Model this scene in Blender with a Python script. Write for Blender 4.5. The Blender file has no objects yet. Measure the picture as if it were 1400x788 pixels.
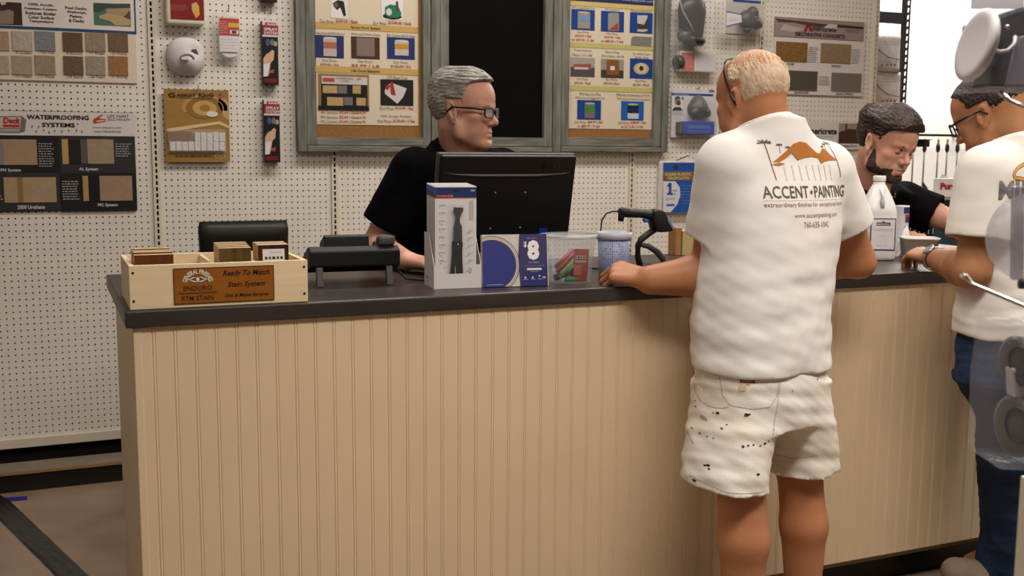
import bpy, bmesh, math, random
import numpy as np
from mathutils import Vector, Matrix, Euler
from mathutils.bvhtree import BVHTree
SC = bpy.context.scene
COL = SC.collection
rnd = random.Random(7)

# ------------------------------------------------------------------ camera
CAM = np.array([-0.43774868, -4.78083118, 1.35546338])
RC = np.array([[0.9176889313, -0.3972379054, 0.0070051276],
               [-0.0444352594, -0.1201425201, -0.9917617066],
               [0.3948069567, 0.9098174660, -0.1279048302]])      # rows: right, down, forward
FPX = 1474.7004
cd = bpy.data.cameras.new('camera')
cam = bpy.data.objects.new('camera', cd)
COL.objects.link(cam)
m = Matrix(((RC[0][0], -RC[1][0], -RC[2][0], CAM[0]),
            (RC[0][1], -RC[1][1], -RC[2][1], CAM[1]),
            (RC[0][2], -RC[1][2], -RC[2][2], CAM[2]), (0, 0, 0, 1)))
cam.matrix_world = m
cd.sensor_fit = 'HORIZONTAL'
cd.sensor_width = 36.0
cd.lens = FPX / 1400 * 36.0
cd.clip_start = 0.05
cd.clip_end = 60
cd.dof.use_dof = True
cd.dof.focus_distance = 2.75
cd.dof.aperture_fstop = 9.0
SC.camera = cam

# ------------------------------------------------------------------ world, lights, exposure
SC.view_settings.view_transform = 'Standard'
SC.view_settings.look = 'None'
SC.view_settings.exposure = 0.0
SC.view_settings.gamma = 1.0
SC.view_settings.use_curve_mapping = False
w = bpy.data.worlds.new('store_ambient')
SC.world = w
w.use_nodes = True
w.node_tree.nodes['Background'].inputs[0].default_value = (1.0, 0.93, 0.84, 1)
w.node_tree.nodes['Background'].inputs[1].default_value = 0.10


def area(name, loc, sx, sy, power, color=(1.0, 0.955, 0.90), target=None, spread=180):
    ld = bpy.data.lights.new(name, 'AREA')
    ld.shape = 'RECTANGLE'
    ld.size, ld.size_y = sx, sy
    ld.energy = power
    ld.color = color
    ld.spread = math.radians(spread)
    o = bpy.data.objects.new(name, ld)
    o.location = loc
    if target is not None:
        d = Vector(target) - Vector(loc)
        o.rotation_euler = d.to_track_quat('-Z', 'Y').to_euler()
    COL.objects.link(o)
    return o


# ceiling fluorescent fixtures (out of frame overhead)
area('ceiling_light_front', (0.9, -3.9, 3.15), 2.4, 0.5, 74, spread=146)
area('ceiling_light_counter', (1.5, -1.15, 3.15), 3.0, 0.4, 70)
area('ceiling_light_aisle', (2.9, -3.4, 3.15), 0.5, 2.2, 44, spread=128)
area('ceiling_light_left', (-2.6, -2.6, 3.15), 0.5, 1.8, 22)
area('ceiling_light_back', (5.6, 1.0, 3.3), 2.4, 2.4, 190, (1.0, 0.97, 0.93))


# ------------------------------------------------------------------ pixel <-> place (1400x788 frame)
def ray(u, v):
    return RC.T @ np.array([(u - 700) / FPX, (v - 394) / FPX, 1.0])


def atY(u, v, y):
    d = ray(u, v)
    return Vector(CAM + d * (y - CAM[1]) / d[1])


def atZ(u, v, z):
    d = ray(u, v)
    return Vector(CAM + d * (z - CAM[2]) / d[2])


def atD(u, v, depth):
    return Vector(CAM + ray(u, v) * depth)


def wz(u, v, y=0.0):
    p = atY(u, v, y)
    return p.x, p.z


# ------------------------------------------------------------------ materials
def lin(c):
    if isinstance(c, str):
        c = tuple(int(c[i:i + 2], 16) / 255 for i in (0, 2, 4))
    return tuple(x / 12.92 if x <= 0.04045 else ((x + 0.055) / 1.055) ** 2.4 for x in c)


MATS = {}


def mat(name, color, rough=0.6, metal=0.0, noise=0.0, nscale=20.0, stretch=None, bump=0.0, bscale=60.0,
        color2=None, spec=0.4, trans=0.0, alpha=1.0, ior=1.45, sss=0.0, emit=None, detail=4.0, thin=False,
        bstretch=None):
    if name in MATS:
        return MATS[name]
    mt = bpy.data.materials.new(name)
    mt.use_nodes = True
    nt = mt.node_tree
    b = nt.nodes['Principled BSDF']
    c = lin(color)
    b.inputs['Base Color'].default_value = (*c, 1)
    b.inputs['Roughness'].default_value = rough
    b.inputs['Metallic'].default_value = metal
    b.inputs['Specular IOR Level'].default_value = spec
    b.inputs['IOR'].default_value = ior
    b.inputs['Transmission Weight'].default_value = trans
    b.inputs['Alpha'].default_value = alpha
    if sss:
        b.inputs['Subsurface Weight'].default_value = sss
        b.inputs['Subsurface Radius'].default_value = (0.012, 0.005, 0.003)
    if emit:
        b.inputs['Emission Color'].default_value = (*lin(emit[0]), 1)
        b.inputs['Emission Strength'].default_value = emit[1]
    tc = nt.nodes.new('ShaderNodeTexCoord')
    if noise or color2:
        mp = nt.nodes.new('ShaderNodeMapping')
        mp.inputs['Scale'].default_value = stretch or (1, 1, 1)
        nz = nt.nodes.new('ShaderNodeTexNoise')
        nz.inputs['Scale'].default_value = nscale
        nz.inputs['Detail'].default_value = detail
        nt.links.new(tc.outputs['Object'], mp.inputs[0])
        nt.links.new(mp.outputs[0], nz.inputs['Vector'])
        rp = nt.nodes.new('ShaderNodeValToRGB')
        c2 = lin(color2) if color2 else tuple(x * (1 - noise) for x in c)
        c1 = c if color2 else tuple(min(1, x * (1 + noise * 0.6)) for x in c)
        rp.color_ramp.elements[0].position = 0.32
        rp.color_ramp.elements[1].position = 0.68
        rp.color_ramp.elements[0].color = (*c2, 1)
        rp.color_ramp.elements[1].color = (*c1, 1)
        nt.links.new(nz.outputs['Fac'], rp.inputs[0])
        nt.links.new(rp.outputs[0], b.inputs['Base Color'])
    if bump:
        n2 = nt.nodes.new('ShaderNodeTexNoise')
        n2.inputs['Scale'].default_value = bscale
        n2.inputs['Detail'].default_value = 5
        mp2 = nt.nodes.new('ShaderNodeMapping')
        mp2.inputs['Scale'].default_value = bstretch or stretch or (1, 1, 1)
        nt.links.new(tc.outputs['Object'], mp2.inputs[0])
        nt.links.new(mp2.outputs[0], n2.inputs['Vector'])
        bp = nt.nodes.new('ShaderNodeBump')
        bp.inputs['Strength'].default_value = bump
        bp.inputs['Distance'].default_value = 0.01
        nt.links.new(n2.outputs['Fac'], bp.inputs['Height'])
        nt.links.new(bp.outputs[0], b.inputs['Normal'])
    MATS[name] = mt
    return mt


def clear_plastic(name, tint='ffffff', op=0.22, rough=0.12):
    """thin clear plastic film: mostly see-through, some gloss"""
    if name in MATS:
        return MATS[name]
    mt = bpy.data.materials.new(name)
    mt.use_nodes = True
    nt = mt.node_tree
    for n in list(nt.nodes):
        nt.nodes.remove(n)
    out = nt.nodes.new('ShaderNodeOutputMaterial')
    tr = nt.nodes.new('ShaderNodeBsdfTransparent')
    tr.inputs[0].default_value = (0.97, 0.97, 0.97, 1)
    pb = nt.nodes.new('ShaderNodeBsdfPrincipled')
    pb.inputs['Base Color'].default_value = (*lin(tint), 1)
    pb.inputs['Roughness'].default_value = rough
    tc = nt.nodes.new('ShaderNodeTexCoord')
    nz = nt.nodes.new('ShaderNodeTexNoise')
    nz.inputs['Scale'].default_value = 35
    nt.links.new(tc.outputs['Object'], nz.inputs['Vector'])
    bp = nt.nodes.new('ShaderNodeBump')
    bp.inputs['Strength'].default_value = 0.35
    bp.inputs['Distance'].default_value = 0.006
    nt.links.new(nz.outputs['Fac'], bp.inputs['Height'])
    nt.links.new(bp.outputs[0], pb.inputs['Normal'])
    mx = nt.nodes.new('ShaderNodeMixShader')
    mx.inputs[0].default_value = op
    nt.links.new(tr.outputs[0], mx.inputs[1])
    nt.links.new(pb.outputs[0], mx.inputs[2])
    nt.links.new(mx.outputs[0], out.inputs[0])
    MATS[name] = mt
    return mt


def C_(hexcol, rough=0.55):
    """plain printed / painted colour"""
    return mat('ink_' + hexcol, hexcol, rough=rough, noise=0.04, nscale=30)


# ------------------------------------------------------------------ object bookkeeping
def tag(o, label=None, cat=None, group=None, kind=None):
    if label:
        o['label'] = label
    if cat:
        o['category'] = cat
    if group:
        o['group'] = group
    if kind:
        o['kind'] = kind
    return o


def thing(name, label, cat, loc, group=None):
    o = bpy.data.objects.new(name, None)
    o.empty_display_size = 0.05
    o.location = loc
    COL.objects.link(o)
    return tag(o, label, cat, group)


def root_loc(p):
    while p.parent:
        p = p.parent
    return Vector(p.location)


def copy_tree(o, parent=None):
    c = o.copy()
    COL.objects.link(c)
    if parent:
        c.parent = parent
    for ch in list(o.children):
        copy_tree(ch, c)
    return c


def link_mesh(me, name, parent=None, org=None, smooth=False):
    """mesh is in world coordinates; moved to its thing's (or its own) origin"""
    off = root_loc(parent) if parent else Vector(org if org is not None else (0, 0, 0))
    me.transform(Matrix.Translation(-off))
    o = bpy.data.objects.new(name, me)
    COL.objects.link(o)
    if parent:
        o.parent = parent
    else:
        o.location = off
    if smooth:
        for p in me.polygons:
            p.use_smooth = True
    return o


class MB:
    def __init__(s):
        s.bm = bmesh.new()
        s.mats = []
        s.M = Matrix.Identity(4)

    def mi(s, m):
        if m is None:
            return 0
        if m not in s.mats:
            s.mats.append(m)
        return s.mats.index(m)

    def _merge(s, b2, m, smooth=False):
        i = s.mi(m)
        mp = {}
        for v in b2.verts:
            mp[v] = s.bm.verts.new(s.M @ v.co)
        for f in b2.faces:
            try:
                nf = s.bm.faces.new([mp[v] for v in f.verts])
                nf.material_index = i
                nf.smooth = smooth
            except ValueError:
                pass
        b2.free()

    def box(s, lo, hi, m=None, bev=0.0, seg=2):
        b = bmesh.new()
        bmesh.ops.create_cube(b, size=1)
        for v in b.verts:
            v.co = Vector([(lo[i] + hi[i]) / 2 + v.co[i] * (hi[i] - lo[i]) for i in range(3)])
        if bev:
            bmesh.ops.bevel(b, geom=b.edges[:], offset=bev, segments=seg, affect='EDGES', profile=0.5)
        s._merge(b, m, smooth=False)
        return s

    def tube(s, pts, r, m=None, n=10, caps=True, smooth=True):
        pts = [Vector(p) for p in pts]
        rs = r if isinstance(r, (list, tuple)) else [r] * len(pts)
        b = bmesh.new()
        rings = []
        up = Vector((0.13, 0.27, 0.95)).normalized()
        for i, p in enumerate(pts):
            t = (pts[min(i + 1, len(pts) - 1)] - pts[max(i - 1, 0)]).normalized()
            a = t.cross(up)
            if a.length < 1e-3:
                a = t.cross(Vector((1, 0, 0)))
            a.normalize()
            c = t.cross(a)
            rings.append([b.verts.new(p + (a * math.cos(2 * math.pi * k / n) + c * math.sin(2 * math.pi * k / n)) * rs[i])
                          for k in range(n)])
        for i in range(len(rings) - 1):
            for k in range(n):
                b.faces.new((rings[i][k], rings[i][(k + 1) % n], rings[i + 1][(k + 1) % n], rings[i + 1][k]))
        if caps:
            b.faces.new(rings[0][::-1])
            b.faces.new(rings[-1])
        bmesh.ops.recalc_face_normals(b, faces=b.faces[:])
        s._merge(b, m, smooth)
        return s

    def lathe(s, prof, c, m=None, n=28, ax=None, smooth=True, sx=1.0, sy=1.0):
        """prof: [(radius, height)], about the vertical through c (or the axis matrix ax)"""
        b = bmesh.new()
        rings = []
        for (r, h) in prof:
            if r < 1e-6:
                rings.append([b.verts.new((0, 0, h))])
            else:
                rings.append([b.verts.new((r * sx * math.cos(2 * math.pi * k / n), r * sy * math.sin(2 * math.pi * k / n), h))
                              for k in range(n)])
        for i in range(len(rings) - 1):
            A, B = rings[i], rings[i + 1]
            for k in range(n):
                q = [A[k % len(A)], A[(k + 1) % len(A)], B[(k + 1) % len(B)], B[k % len(B)]]
                q2 = []
                for v in q:
                    if v not in q2:
                        q2.append(v)
                if len(q2) > 2:
                    b.faces.new(q2)
        T = Matrix.Translation(Vector(c)) @ (ax.to_4x4() if ax is not None else Matrix.Identity(4))
        for v in b.verts:
            v.co = T @ v.co
        bmesh.ops.recalc_face_normals(b, faces=b.faces[:])
        s._merge(b, m, smooth)
        return s

    def prism(s, poly, d, m=None, bev=0.0, smooth=False):
        """poly: 3-D points of a flat outline; d: extrusion vector"""
        b = bmesh.new()
        d = Vector(d)
        A = [b.verts.new(Vector(p)) for p in poly]
        Bv = [b.verts.new(Vector(p) + d) for p in poly]
        n = len(A)
        b.faces.new(A)
        b.faces.new(Bv[::-1])
        for k in range(n):
            b.faces.new((A[k], Bv[k], Bv[(k + 1) % n], A[(k + 1) % n]))
        bmesh.ops.recalc_face_normals(b, faces=b.faces[:])
        if bev:
            bmesh.ops.bevel(b, geom=b.edges[:], offset=bev, segments=2, affect='EDGES', profile=0.5)
        s._merge(b, m, smooth)
        return s

    def loft(s, rings, m=None, caps=True, smooth=True, closed=True):
        b = bmesh.new()
        R = [[b.verts.new(Vector(p)) for p in r] for r in rings]
        n = len(R[0])
        for i in range(len(R) - 1):
            for k in range(n if closed else n - 1):
                b.faces.new((R[i][k], R[i][(k + 1) % n], R[i + 1][(k + 1) % n], R[i + 1][k]))
        if caps and closed:
            b.faces.new(R[0][::-1])
            b.faces.new(R[-1])
        bmesh.ops.recalc_face_normals(b, faces=b.faces[:])
        s._merge(b, m, smooth)
        return s

    def ball(s, c, r, m=None, n=16):
        b = bmesh.new()
        bmesh.ops.create_uvsphere(b, u_segments=n, v_segments=max(8, n // 2), radius=1)
        rr = r if isinstance(r, (list, tuple)) else (r, r, r)
        for v in b.verts:
            v.co = Vector(c) + Vector((v.co.x * rr[0], v.co.y * rr[1], v.co.z * rr[2]))
        s._merge(b, m, True)
        return s

    def build(s, name, m=None, parent=None, org=None):
        me = bpy.data.meshes.new(name)
        s.bm.to_mesh(me)
        s.bm.free()
        mats = s.mats if s.mats else [m]
        for x in mats:
            me.materials.append(x)
        return link_mesh(me, name, parent, org)


# ------------------------------------------------------------------ flat printing on a board, lettering
_TXT = {}


def text_mesh(sx, bold=0.0, shear=0.0, space=1.0):
    key = (sx, bold, shear, space)
    if key in _TXT:
        return _TXT[key]
    cu = bpy.data.curves.new('t', 'FONT')
    cu.body = sx
    cu.size = 1
    cu.resolution_u = 2
    cu.offset = bold
    cu.shear = shear
    cu.space_character = space
    o = bpy.data.objects.new('t', cu)
    COL.objects.link(o)
    dg = bpy.context.evaluated_depsgraph_get()
    dg.update()
    me = bpy.data.meshes.new_from_object(o.evaluated_get(dg))
    vs = [tuple(v.co) for v in me.vertices]
    fs = [tuple(p.vertices) for p in me.polygons]
    bpy.data.objects.remove(o)
    bpy.data.curves.remove(cu)
    bpy.data.meshes.remove(me)
    _TXT[key] = (vs, fs)
    return vs, fs


class Print(MB):
    """flat artwork on a plane: origin o, unit axes ux (right), uy (up), n towards the viewer"""

    def __init__(s, o, ux, uy, n, step=0.0004):
        super().__init__()
        s.o, s.ux, s.uy, s.n, s.step = Vector(o), Vector(ux), Vector(uy), Vector(n), step

    def at(s, x, y, l):
        return s.o + s.ux * x + s.uy * y + s.n * (l * s.step)

    def poly(s, pts, c, l=1):
        vs = [s.bm.verts.new(s.at(x, y, l)) for x, y in pts]
        f = s.bm.faces.new(vs)
        f.normal_update()
        if f.normal.dot(s.n) < 0:
            f.normal_flip()
        f.material_index = s.mi(C_(c) if isinstance(c, str) else c)

    def rect(s, x0, y0, x1, y1, c, l=1):
        s.poly([(x0, y0), (x1, y0), (x1, y1), (x0, y1)], c, l)

    def disc(s, x, y, rx, ry, c, l=1, n=24, a0=0, a1=360):
        pts = [(x + rx * math.cos(math.radians(a0 + (a1 - a0) * k / n)), y + ry * math.sin(math.radians(a0 + (a1 - a0) * k / n)))
               for k in range(n + (0 if a1 - a0 >= 360 else 1))]
        s.poly(pts, c, l)

    def ring(s, x, y, r0, r1, c, l=1, n=32, sy=1.0, a0=0, a1=360):
        for k in range(n):
            t0, t1 = [math.radians(a0 + (a1 - a0) * (k + j) / n) for j in (0, 1)]
            s.poly([(x + r0 * math.cos(t0), y + r0 * sy * math.sin(t0)), (x + r1 * math.cos(t0), y + r1 * sy * math.sin(t0)),
                    (x + r1 * math.cos(t1), y + r1 * sy * math.sin(t1)), (x + r0 * math.cos(t1), y + r0 * sy * math.sin(t1))], c, l)

    def line(s, x0, y0, x1, y1, wd, c, l=1):
        d = Vector((x1 - x0, y1 - y0))
        if d.length < 1e-9:
            return
        d.normalize()
        nx, ny = -d.y * wd / 2, d.x * wd / 2
        s.poly([(x0 + nx, y0 + ny), (x0 - nx, y0 - ny), (x1 - nx, y1 - ny), (x1 + nx, y1 + ny)], c, l)

    def text(s, t, x0, y0, x1, y1, c, l=2, bold=0.0, shear=0.0, arc=None, space=1.0):
        """fits the string's inked box to x0..x1, y0..y1"""
        vs, fs = text_mesh(t, bold, shear, space)
        if not vs:
            return
        ax, bx = min(v[0] for v in vs), max(v[0] for v in vs)
        ay, by = min(v[1] for v in vs), max(v[1] for v in vs)
        i = s.mi(C_(c) if isinstance(c, str) else c)
        out = []
        for v in vs:
            fx, fy = (v[0] - ax) / (bx - ax + 1e-9), (v[1] - ay) / (by - ay + 1e-9)
            if arc:                                   # (cx, cy, r, a0, a1) degrees, text runs a0 -> a1
                cx, cy, r, a0, a1 = arc
                a = math.radians(a0 + (a1 - a0) * fx)
                rr = r + (y1 - y0) * fy
                out.append(s.bm.verts.new(s.at(cx + rr * math.cos(a), cy + rr * math.sin(a), l)))
            else:
                out.append(s.bm.verts.new(s.at(x0 + (x1 - x0) * fx, y0 + (y1 - y0) * fy, l)))
        for f in fs:
            try:
                nf = s.bm.faces.new([out[k] for k in f])
                nf.normal_update()
                if nf.normal.dot(s.n) < 0:
                    nf.normal_flip()
                nf.material_index = i
            except ValueError:
                pass

    def lines(s, x0, y0, x1, y1, n, c, l=2, fill=0.45):
        """a block of n lines of print too small to read"""
        h = (y1 - y0) / n
        r = random.Random(int((x0 + 7 * y0) * 1e5))
        for k in range(n):
            y = y1 - (k + 0.5) * h
            x = x0
            end = x1 - (x1 - x0) * (r.random() * 0.25)
            while x < end:
                wd = min((x1 - x0) * (0.06 + 0.14 * r.random()), end - x)
                s.rect(x, y - h * fill / 2, x + wd, y + h * fill / 2, c, l)
                x += wd + h * 0.35


class WallPrint(Print):
    """artwork on a board hung parallel to the pegboard, laid out with the frame's pixel coordinates"""

    def __init__(s, y, step=0.0006):
        super().__init__((0, y, 0), (1, 0, 0), (0, 0, 1), (0, -1, 0), step)
        s.y = y

    def R(s, u0, v0, u1, v1):
        a, b, c, d = [wz(u, v, s.y) for u, v in ((u0, v0), (u1, v0), (u0, v1), (u1, v1))]
        return (a[0] + c[0]) / 2, (c[1] + d[1]) / 2, (b[0] + d[0]) / 2, (a[1] + b[1]) / 2

    def prect(s, u0, v0, u1, v1, c, l=1):
        s.rect(*s.R(u0, v0, u1, v1), c, l)

    def ptext(s, t, u0, v0, u1, v1, c, l=2, **k):
        s.text(t, *s.R(u0, v0, u1, v1), c, l, **k)

    def plines(s, u0, v0, u1, v1, n, c, l=2, fill=0.45):
        s.lines(*s.R(u0, v0, u1, v1), n, c, l, fill)

    def ppoly(s, pts, c, l=1):
        s.poly([wz(u, v, s.y) for u, v in pts], c, l)

    def pdisc(s, u, v, ru, rv, c, l=1, **k):
        x0, y0, x1, y1 = s.R(u - ru, v - rv, u + ru, v + rv)
        s.disc((x0 + x1) / 2, (y0 + y1) / 2, (x1 - x0) / 2, (y1 - y0) / 2, c, l, **k)

    def pline(s, u0, v0, u1, v1, wpx, c, l=1):
        a, b = wz(u0, v0, s.y), wz(u1, v1, s.y)
        s.line(*a, *b, wpx * 0.0034, c, l)

# ================================================================== THE SETTING
def struct(o):
    o['kind'] = 'structure'
    return o


M_CONC = mat('concrete_floor', '947f69', rough=0.55, color2='6f5a46', nscale=2.2, detail=8, bump=0.05, bscale=30)
M_WHITEWALL = mat('white_wall', 'f4f0ec', rough=0.7, noise=0.02, nscale=3)
M_CEIL = mat('ceiling_paint', 'd9d2c8', rough=0.9, noise=0.03, nscale=4)
M_PEG = mat('peg_white', 'e0d6c8', rough=0.5, noise=0.035, nscale=6, bump=0.02, bscale=200)
M_METALCREAM = mat('cream_steel', 'd6c8b2', rough=0.45, noise=0.04, nscale=8)
M_DARKBACK = mat('backing_shade', '17110c', rough=0.9, noise=0.1, nscale=10)
M_BLACK = mat('black_plastic', '141211', rough=0.42, noise=0.12, nscale=30, bump=0.02, bscale=300)
M_BLACKMAT = mat('black_matte', '100e0d', rough=0.7, noise=0.1, nscale=30)
M_STEEL = mat('bright_steel', 'b5b0aa', rough=0.28, metal=1.0, noise=0.05, nscale=40)

b = MB()
b.box((-4.5, -7.0, -0.05), (9.0, 4.0, 0.0))
struct(b.build('floor', M_CONC))
b = MB()
b.box((-4.5, -7.0, 3.35), (9.0, 4.0, 3.42))
struct(b.build('ceiling', M_CEIL))
b = MB()
b.box((-4.5, 1.70, 0.0), (9.0, 1.8, 3.35))
struct(b.build('wall_back', M_WHITEWALL))

# ------------------------------------------------------------------ pegboard shelving run
PITCH = 0.0254
Z0 = 0.174          # lowest hole row
NROW = 88
BAY = 30 * PITCH


def pegboard_mesh():
    """one hardboard panel with every hole cut through, local x 0..BAY, z absolute, front at y = 0"""
    vs, fs = [], []
    h, r = PITCH / 2, 0.0036
    ring = [(h, 0), (h, h), (0, h), (-h, h), (-h, 0), (-h, -h), (0, -h), (h, -h)]
    inner = [(r * math.cos(math.pi / 4 * k), r * math.sin(math.pi / 4 * k)) for k in range(8)]
    nc = 28
    for j in range(NROW):
        for i in range(nc):
            cx, cz = (1.5 + i) * PITCH, Z0 + j * PITCH
            o = len(vs)
            for (x, z) in ring:
                vs.append((cx + x, 0, cz + z))
            for (x, z) in inner:
                vs.append((cx + x, 0, cz + z))
            for (x, z) in inner:
                vs.append((cx + x, 0.005, cz + z))
            for k in range(8):
                k2 = (k + 1) % 8
                fs.append((o + k, o + 8 + k, o + 8 + k2, o + k2))
                fs.append((o + 8 + k, o + 16 + k, o + 16 + k2, o + 8 + k2))
    x0, x1 = 0.55 * PITCH, BAY - 0.55 * PITCH
    za, zb = 0.125, Z0 + (NROW + 0.6) * PITCH
    gx0, gx1 = 1.0 * PITCH, 29.0 * PITCH
    gz0, gz1 = Z0 - PITCH / 2, Z0 + (NROW - 0.5) * PITCH

    def q(ax, az, bx, bz):
        o = len(vs)
        vs.extend([(ax, 0, az), (bx, 0, az), (bx, 0, bz), (ax, 0, bz)])
        fs.append((o, o + 1, o + 2, o + 3))
    q(x0, za, gx0, zb)
    q(gx1, za, x1, zb)
    q(gx0, za, gx1, gz0)
    q(gx0, gz1, gx1, zb)
    o = len(vs)                       # edge of the sheet
    vs.extend([(x0, 0, za), (x1, 0, za), (x1, 0, zb), (x0, 0, zb), (x0, 0.005, za), (x1, 0.005, za), (x1, 0.005, zb), (x0, 0.005, zb)])
    for k in range(4):
        k2 = (k + 1) % 4
        fs.append((o + k, o + k2, o + 4 + k2, o + 4 + k))
    me = bpy.data.meshes.new('pegboard_panel')
    me.from_pydata(vs, [], fs)
    me.materials.append(M_PEG)
    return me


peg_labels = ['white pegboard panel behind the two sample posters at the far left',
              'white pegboard panel hung with the dust mask and the gasket card',
              'white pegboard panel behind the chalkboard and the grey-haired clerk',
              'white pegboard panel behind the right cork board and the black monitor',
              'white pegboard panel hung with the respirators and the blue drop cloth bag',
              'white pegboard panel behind the decorative concrete sample board']
pm = pegboard_mesh()
for i, lb in enumerate(peg_labels):
    o = bpy.data.objects.new('pegboard_panel', pm)
    COL.objects.link(o)
    o.location = ((i - 1) * BAY, 0, 0)
    tag(o, lb, 'pegboard', 'pegboard panels of the back wall shelving')


def upright_mesh():
    vs, fs = [], []
    hw, sw, sh = 0.0145, 0.0042, 0.0085
    y = -0.008
    n = NROW + 2
    for j in range(n):
        cz = Z0 + (j - 1) * PITCH + PITCH * 0.5
        h = PITCH / 2
        o = len(vs)
        for (x, z) in ((-hw, -h), (hw, -h), (hw, h), (-hw, h), (-sw, -sh), (sw, -sh), (sw, sh), (-sw, sh)):
            vs.append((x, y, cz + z))
        for (x, z) in ((-sw, -sh), (sw, -sh), (sw, sh), (-sw, sh)):
            vs.append((x, y + 0.003, cz + z))
        for k in range(4):
            k2 = (k + 1) % 4
            fs.append((o + k, o + k2, o + 4 + k2, o + 4 + k))
            fs.append((o + 4 + k, o + 4 + k2, o + 8 + k2, o + 8 + k))
    za, zb = Z0 - PITCH, Z0 + (n - 1) * PITCH
    za0 = 0.0
    o = len(vs)
    for x in (-hw, hw):
        vs.extend([(x, y, za), (x, 0.03, za), (x, 0.03, zb), (x, y, zb)])
    fs.append((o, o + 1, o + 2, o + 3))
    fs.append((o + 4, o + 7, o + 6, o + 5))
    # foot down to the floor
    o = len(vs)
    for z in (za0, za):
        vs.extend([(-hw, y, z), (hw, y, z), (hw, 0.03, z), (-hw, 0.03, z)])
    for k in range(4):
        k2 = (k + 1) % 4
        fs.append((o + k, o + k2, o + 4 + k2, o + 4 + k))
    me = bpy.data.meshes.new('slotted_upright')
    me.from_pydata(vs, [], fs)
    me.materials.append(M_METALCREAM)
    return me


um = upright_mesh()
up_labels = ['cream slotted steel upright right of the waterproofing poster',
             'cream slotted steel upright below the left cork board',
             'cream slotted steel upright behind the chalkboard and the black monitor',
             'cream slotted steel upright left of the blue drop cloth bag',
             'cream slotted steel upright left of the decorative concrete board',
             'cream slotted steel upright at the right end of the pegboard']
for i, lb in enumerate(up_labels):
    o = bpy.data.objects.new('slotted_upright', um)
    COL.objects.link(o)
    o.location = (i * BAY + 0.002, 0, 0)
    tag(o, lb, 'shelf upright', 'slotted uprights of the back wall shelving')

# back of the shelving run (added sheet, coloured dark for the shade behind holes and slots), bottom rail, base deck
b = MB()
b.box((-BAY, 0.035, 0.0), (5 * BAY + 0.014, 0.045, Z0 + (NROW + 0.6) * PITCH))
tag(b.build('back_panel', M_DARKBACK, org=(1.5, 0.04, 0)), 'dark backing sheet standing in for the shade behind the holes of the pegboard', 'backing board')
b = MB()
b.box((-BAY, -0.012, 0.118), (5 * BAY, -0.001, 0.158), bev=0.002)
tag(b.build('bottom_rail', M_METALCREAM, org=(1.5, 0, 0.1)), 'cream steel rail along the bottom of the pegboard', 'rail')
t = thing('base_deck', 'low dark shelf base on the floor under the pegboard', 'shelf base', (1.5, -0.1, 0))
M_DECKTOP = mat('deck_top', '6e6152', rough=0.5, noise=0.15, nscale=12)
M_DECKEDGE = mat('deck_edge', '8f6f45', rough=0.6, noise=0.12, nscale=30, stretch=(0.2, 1, 1))
b = MB()
b.box((-BAY, -0.235, 0.0), (5 * BAY, -0.11, 0.070))
b.build('kick_board', mat('kick_dark', '1b1511', rough=0.5, noise=0.15, nscale=9), t)
b = MB()
b.box((-BAY, -0.245, 0.0705), (5 * BAY, -0.11, 0.087), M_DECKTOP, bev=0.002)
b.build('deck', M_DECKTOP, t)
b = MB()
b.box((-BAY, -0.2485, 0.0735), (5 * BAY, -0.2455, 0.086), M_DECKEDGE)
b.build('edge_strip', M_DECKEDGE, t)

# ------------------------------------------------------------------ floor tape
M_TAPE = mat('black_tape', '191716', rough=0.33, noise=0.3, nscale=25, bump=0.5, bscale=22, bstretch=(1, 1, 1))


def floor_strip(pix_l, pix_r, wob, hgt):
    L = [atZ(u, v, 0.001) for u, v in pix_l]
    Rr = [atZ(u, v, 0.001) for u, v in pix_r]
    rings = []
    n = 40
    for i in range(n + 1):
        t_ = i / n
        a = L[0].lerp(L[1], t_)
        c = Rr[0].lerp(Rr[1], t_)
        row = []
        for k in range(9):
            p = a.lerp(c, k / 8)
            e = 1 - abs(k / 4 - 1)
            p = p + (c - a).normalized() * (wob * 0.5 * math.sin(i * 1.7 + (k > 4) * 2) if k in (0, 8) else 0)
            p.z = 0.0012 + hgt * (0.5 + 0.5 * math.sin(k * 1.9 + 2.2 * math.sin(i * 0.33))) * (1 if 0 < k < 8 else 0.1)
            row.append(p)
        rings.append(row)
    return rings


b = MB()
b.loft(floor_strip([(-60, 652), (78, 790)], [(12, 684), (150, 815)], 0.004, 0.006), M_TAPE, caps=False, closed=False)
tag(b.build('floor_tape', M_TAPE, org=atZ(60, 740, 0)), 'wide wrinkled black tape strip across the floor at lower left', 'tape')
M_BTAPE = mat('blue_tape', '20226b', rough=0.5, noise=0.1)
p = [atZ(u, v, 0.0) for u, v in ((-30, 684), (37, 679), (37, 684), (-30, 690))]
b = MB()
b.prism(p, (0, 0, 0.0015), M_BTAPE)
tag(b.build('blue_tape', M_BTAPE, org=p[0]), 'short strip of blue tape on the floor under the pegboard', 'tape')

# ================================================================== THE COUNTER
TOPZ = 0.9975
CF = -2.300        # front face of the body
CL = -0.266        # left end of the body
CR = 2.78
M_TOP = mat('grey_brown_laminate', '3c342f', rough=0.34, color2='2b2521', nscale=9, stretch=(0.25, 3, 3), detail=6, spec=0.5)
M_CREAM = mat('cream_beadboard', 'd6bc9a', rough=0.5, noise=0.03, nscale=5)
M_KICK = mat('black_base', '0d0a09', rough=0.35, noise=0.1, nscale=8)
t = thing('sales_counter', 'long cream beadboard sales counter with dark grey-brown laminate top', 'counter', (1.2, -1.95, 0))
b = MB()
b.box((-0.286, -2.311, 0.959), (CR, -1.567, TOPZ), M_TOP, bev=0.004)
b.build('worktop', M_TOP, t)
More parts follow.
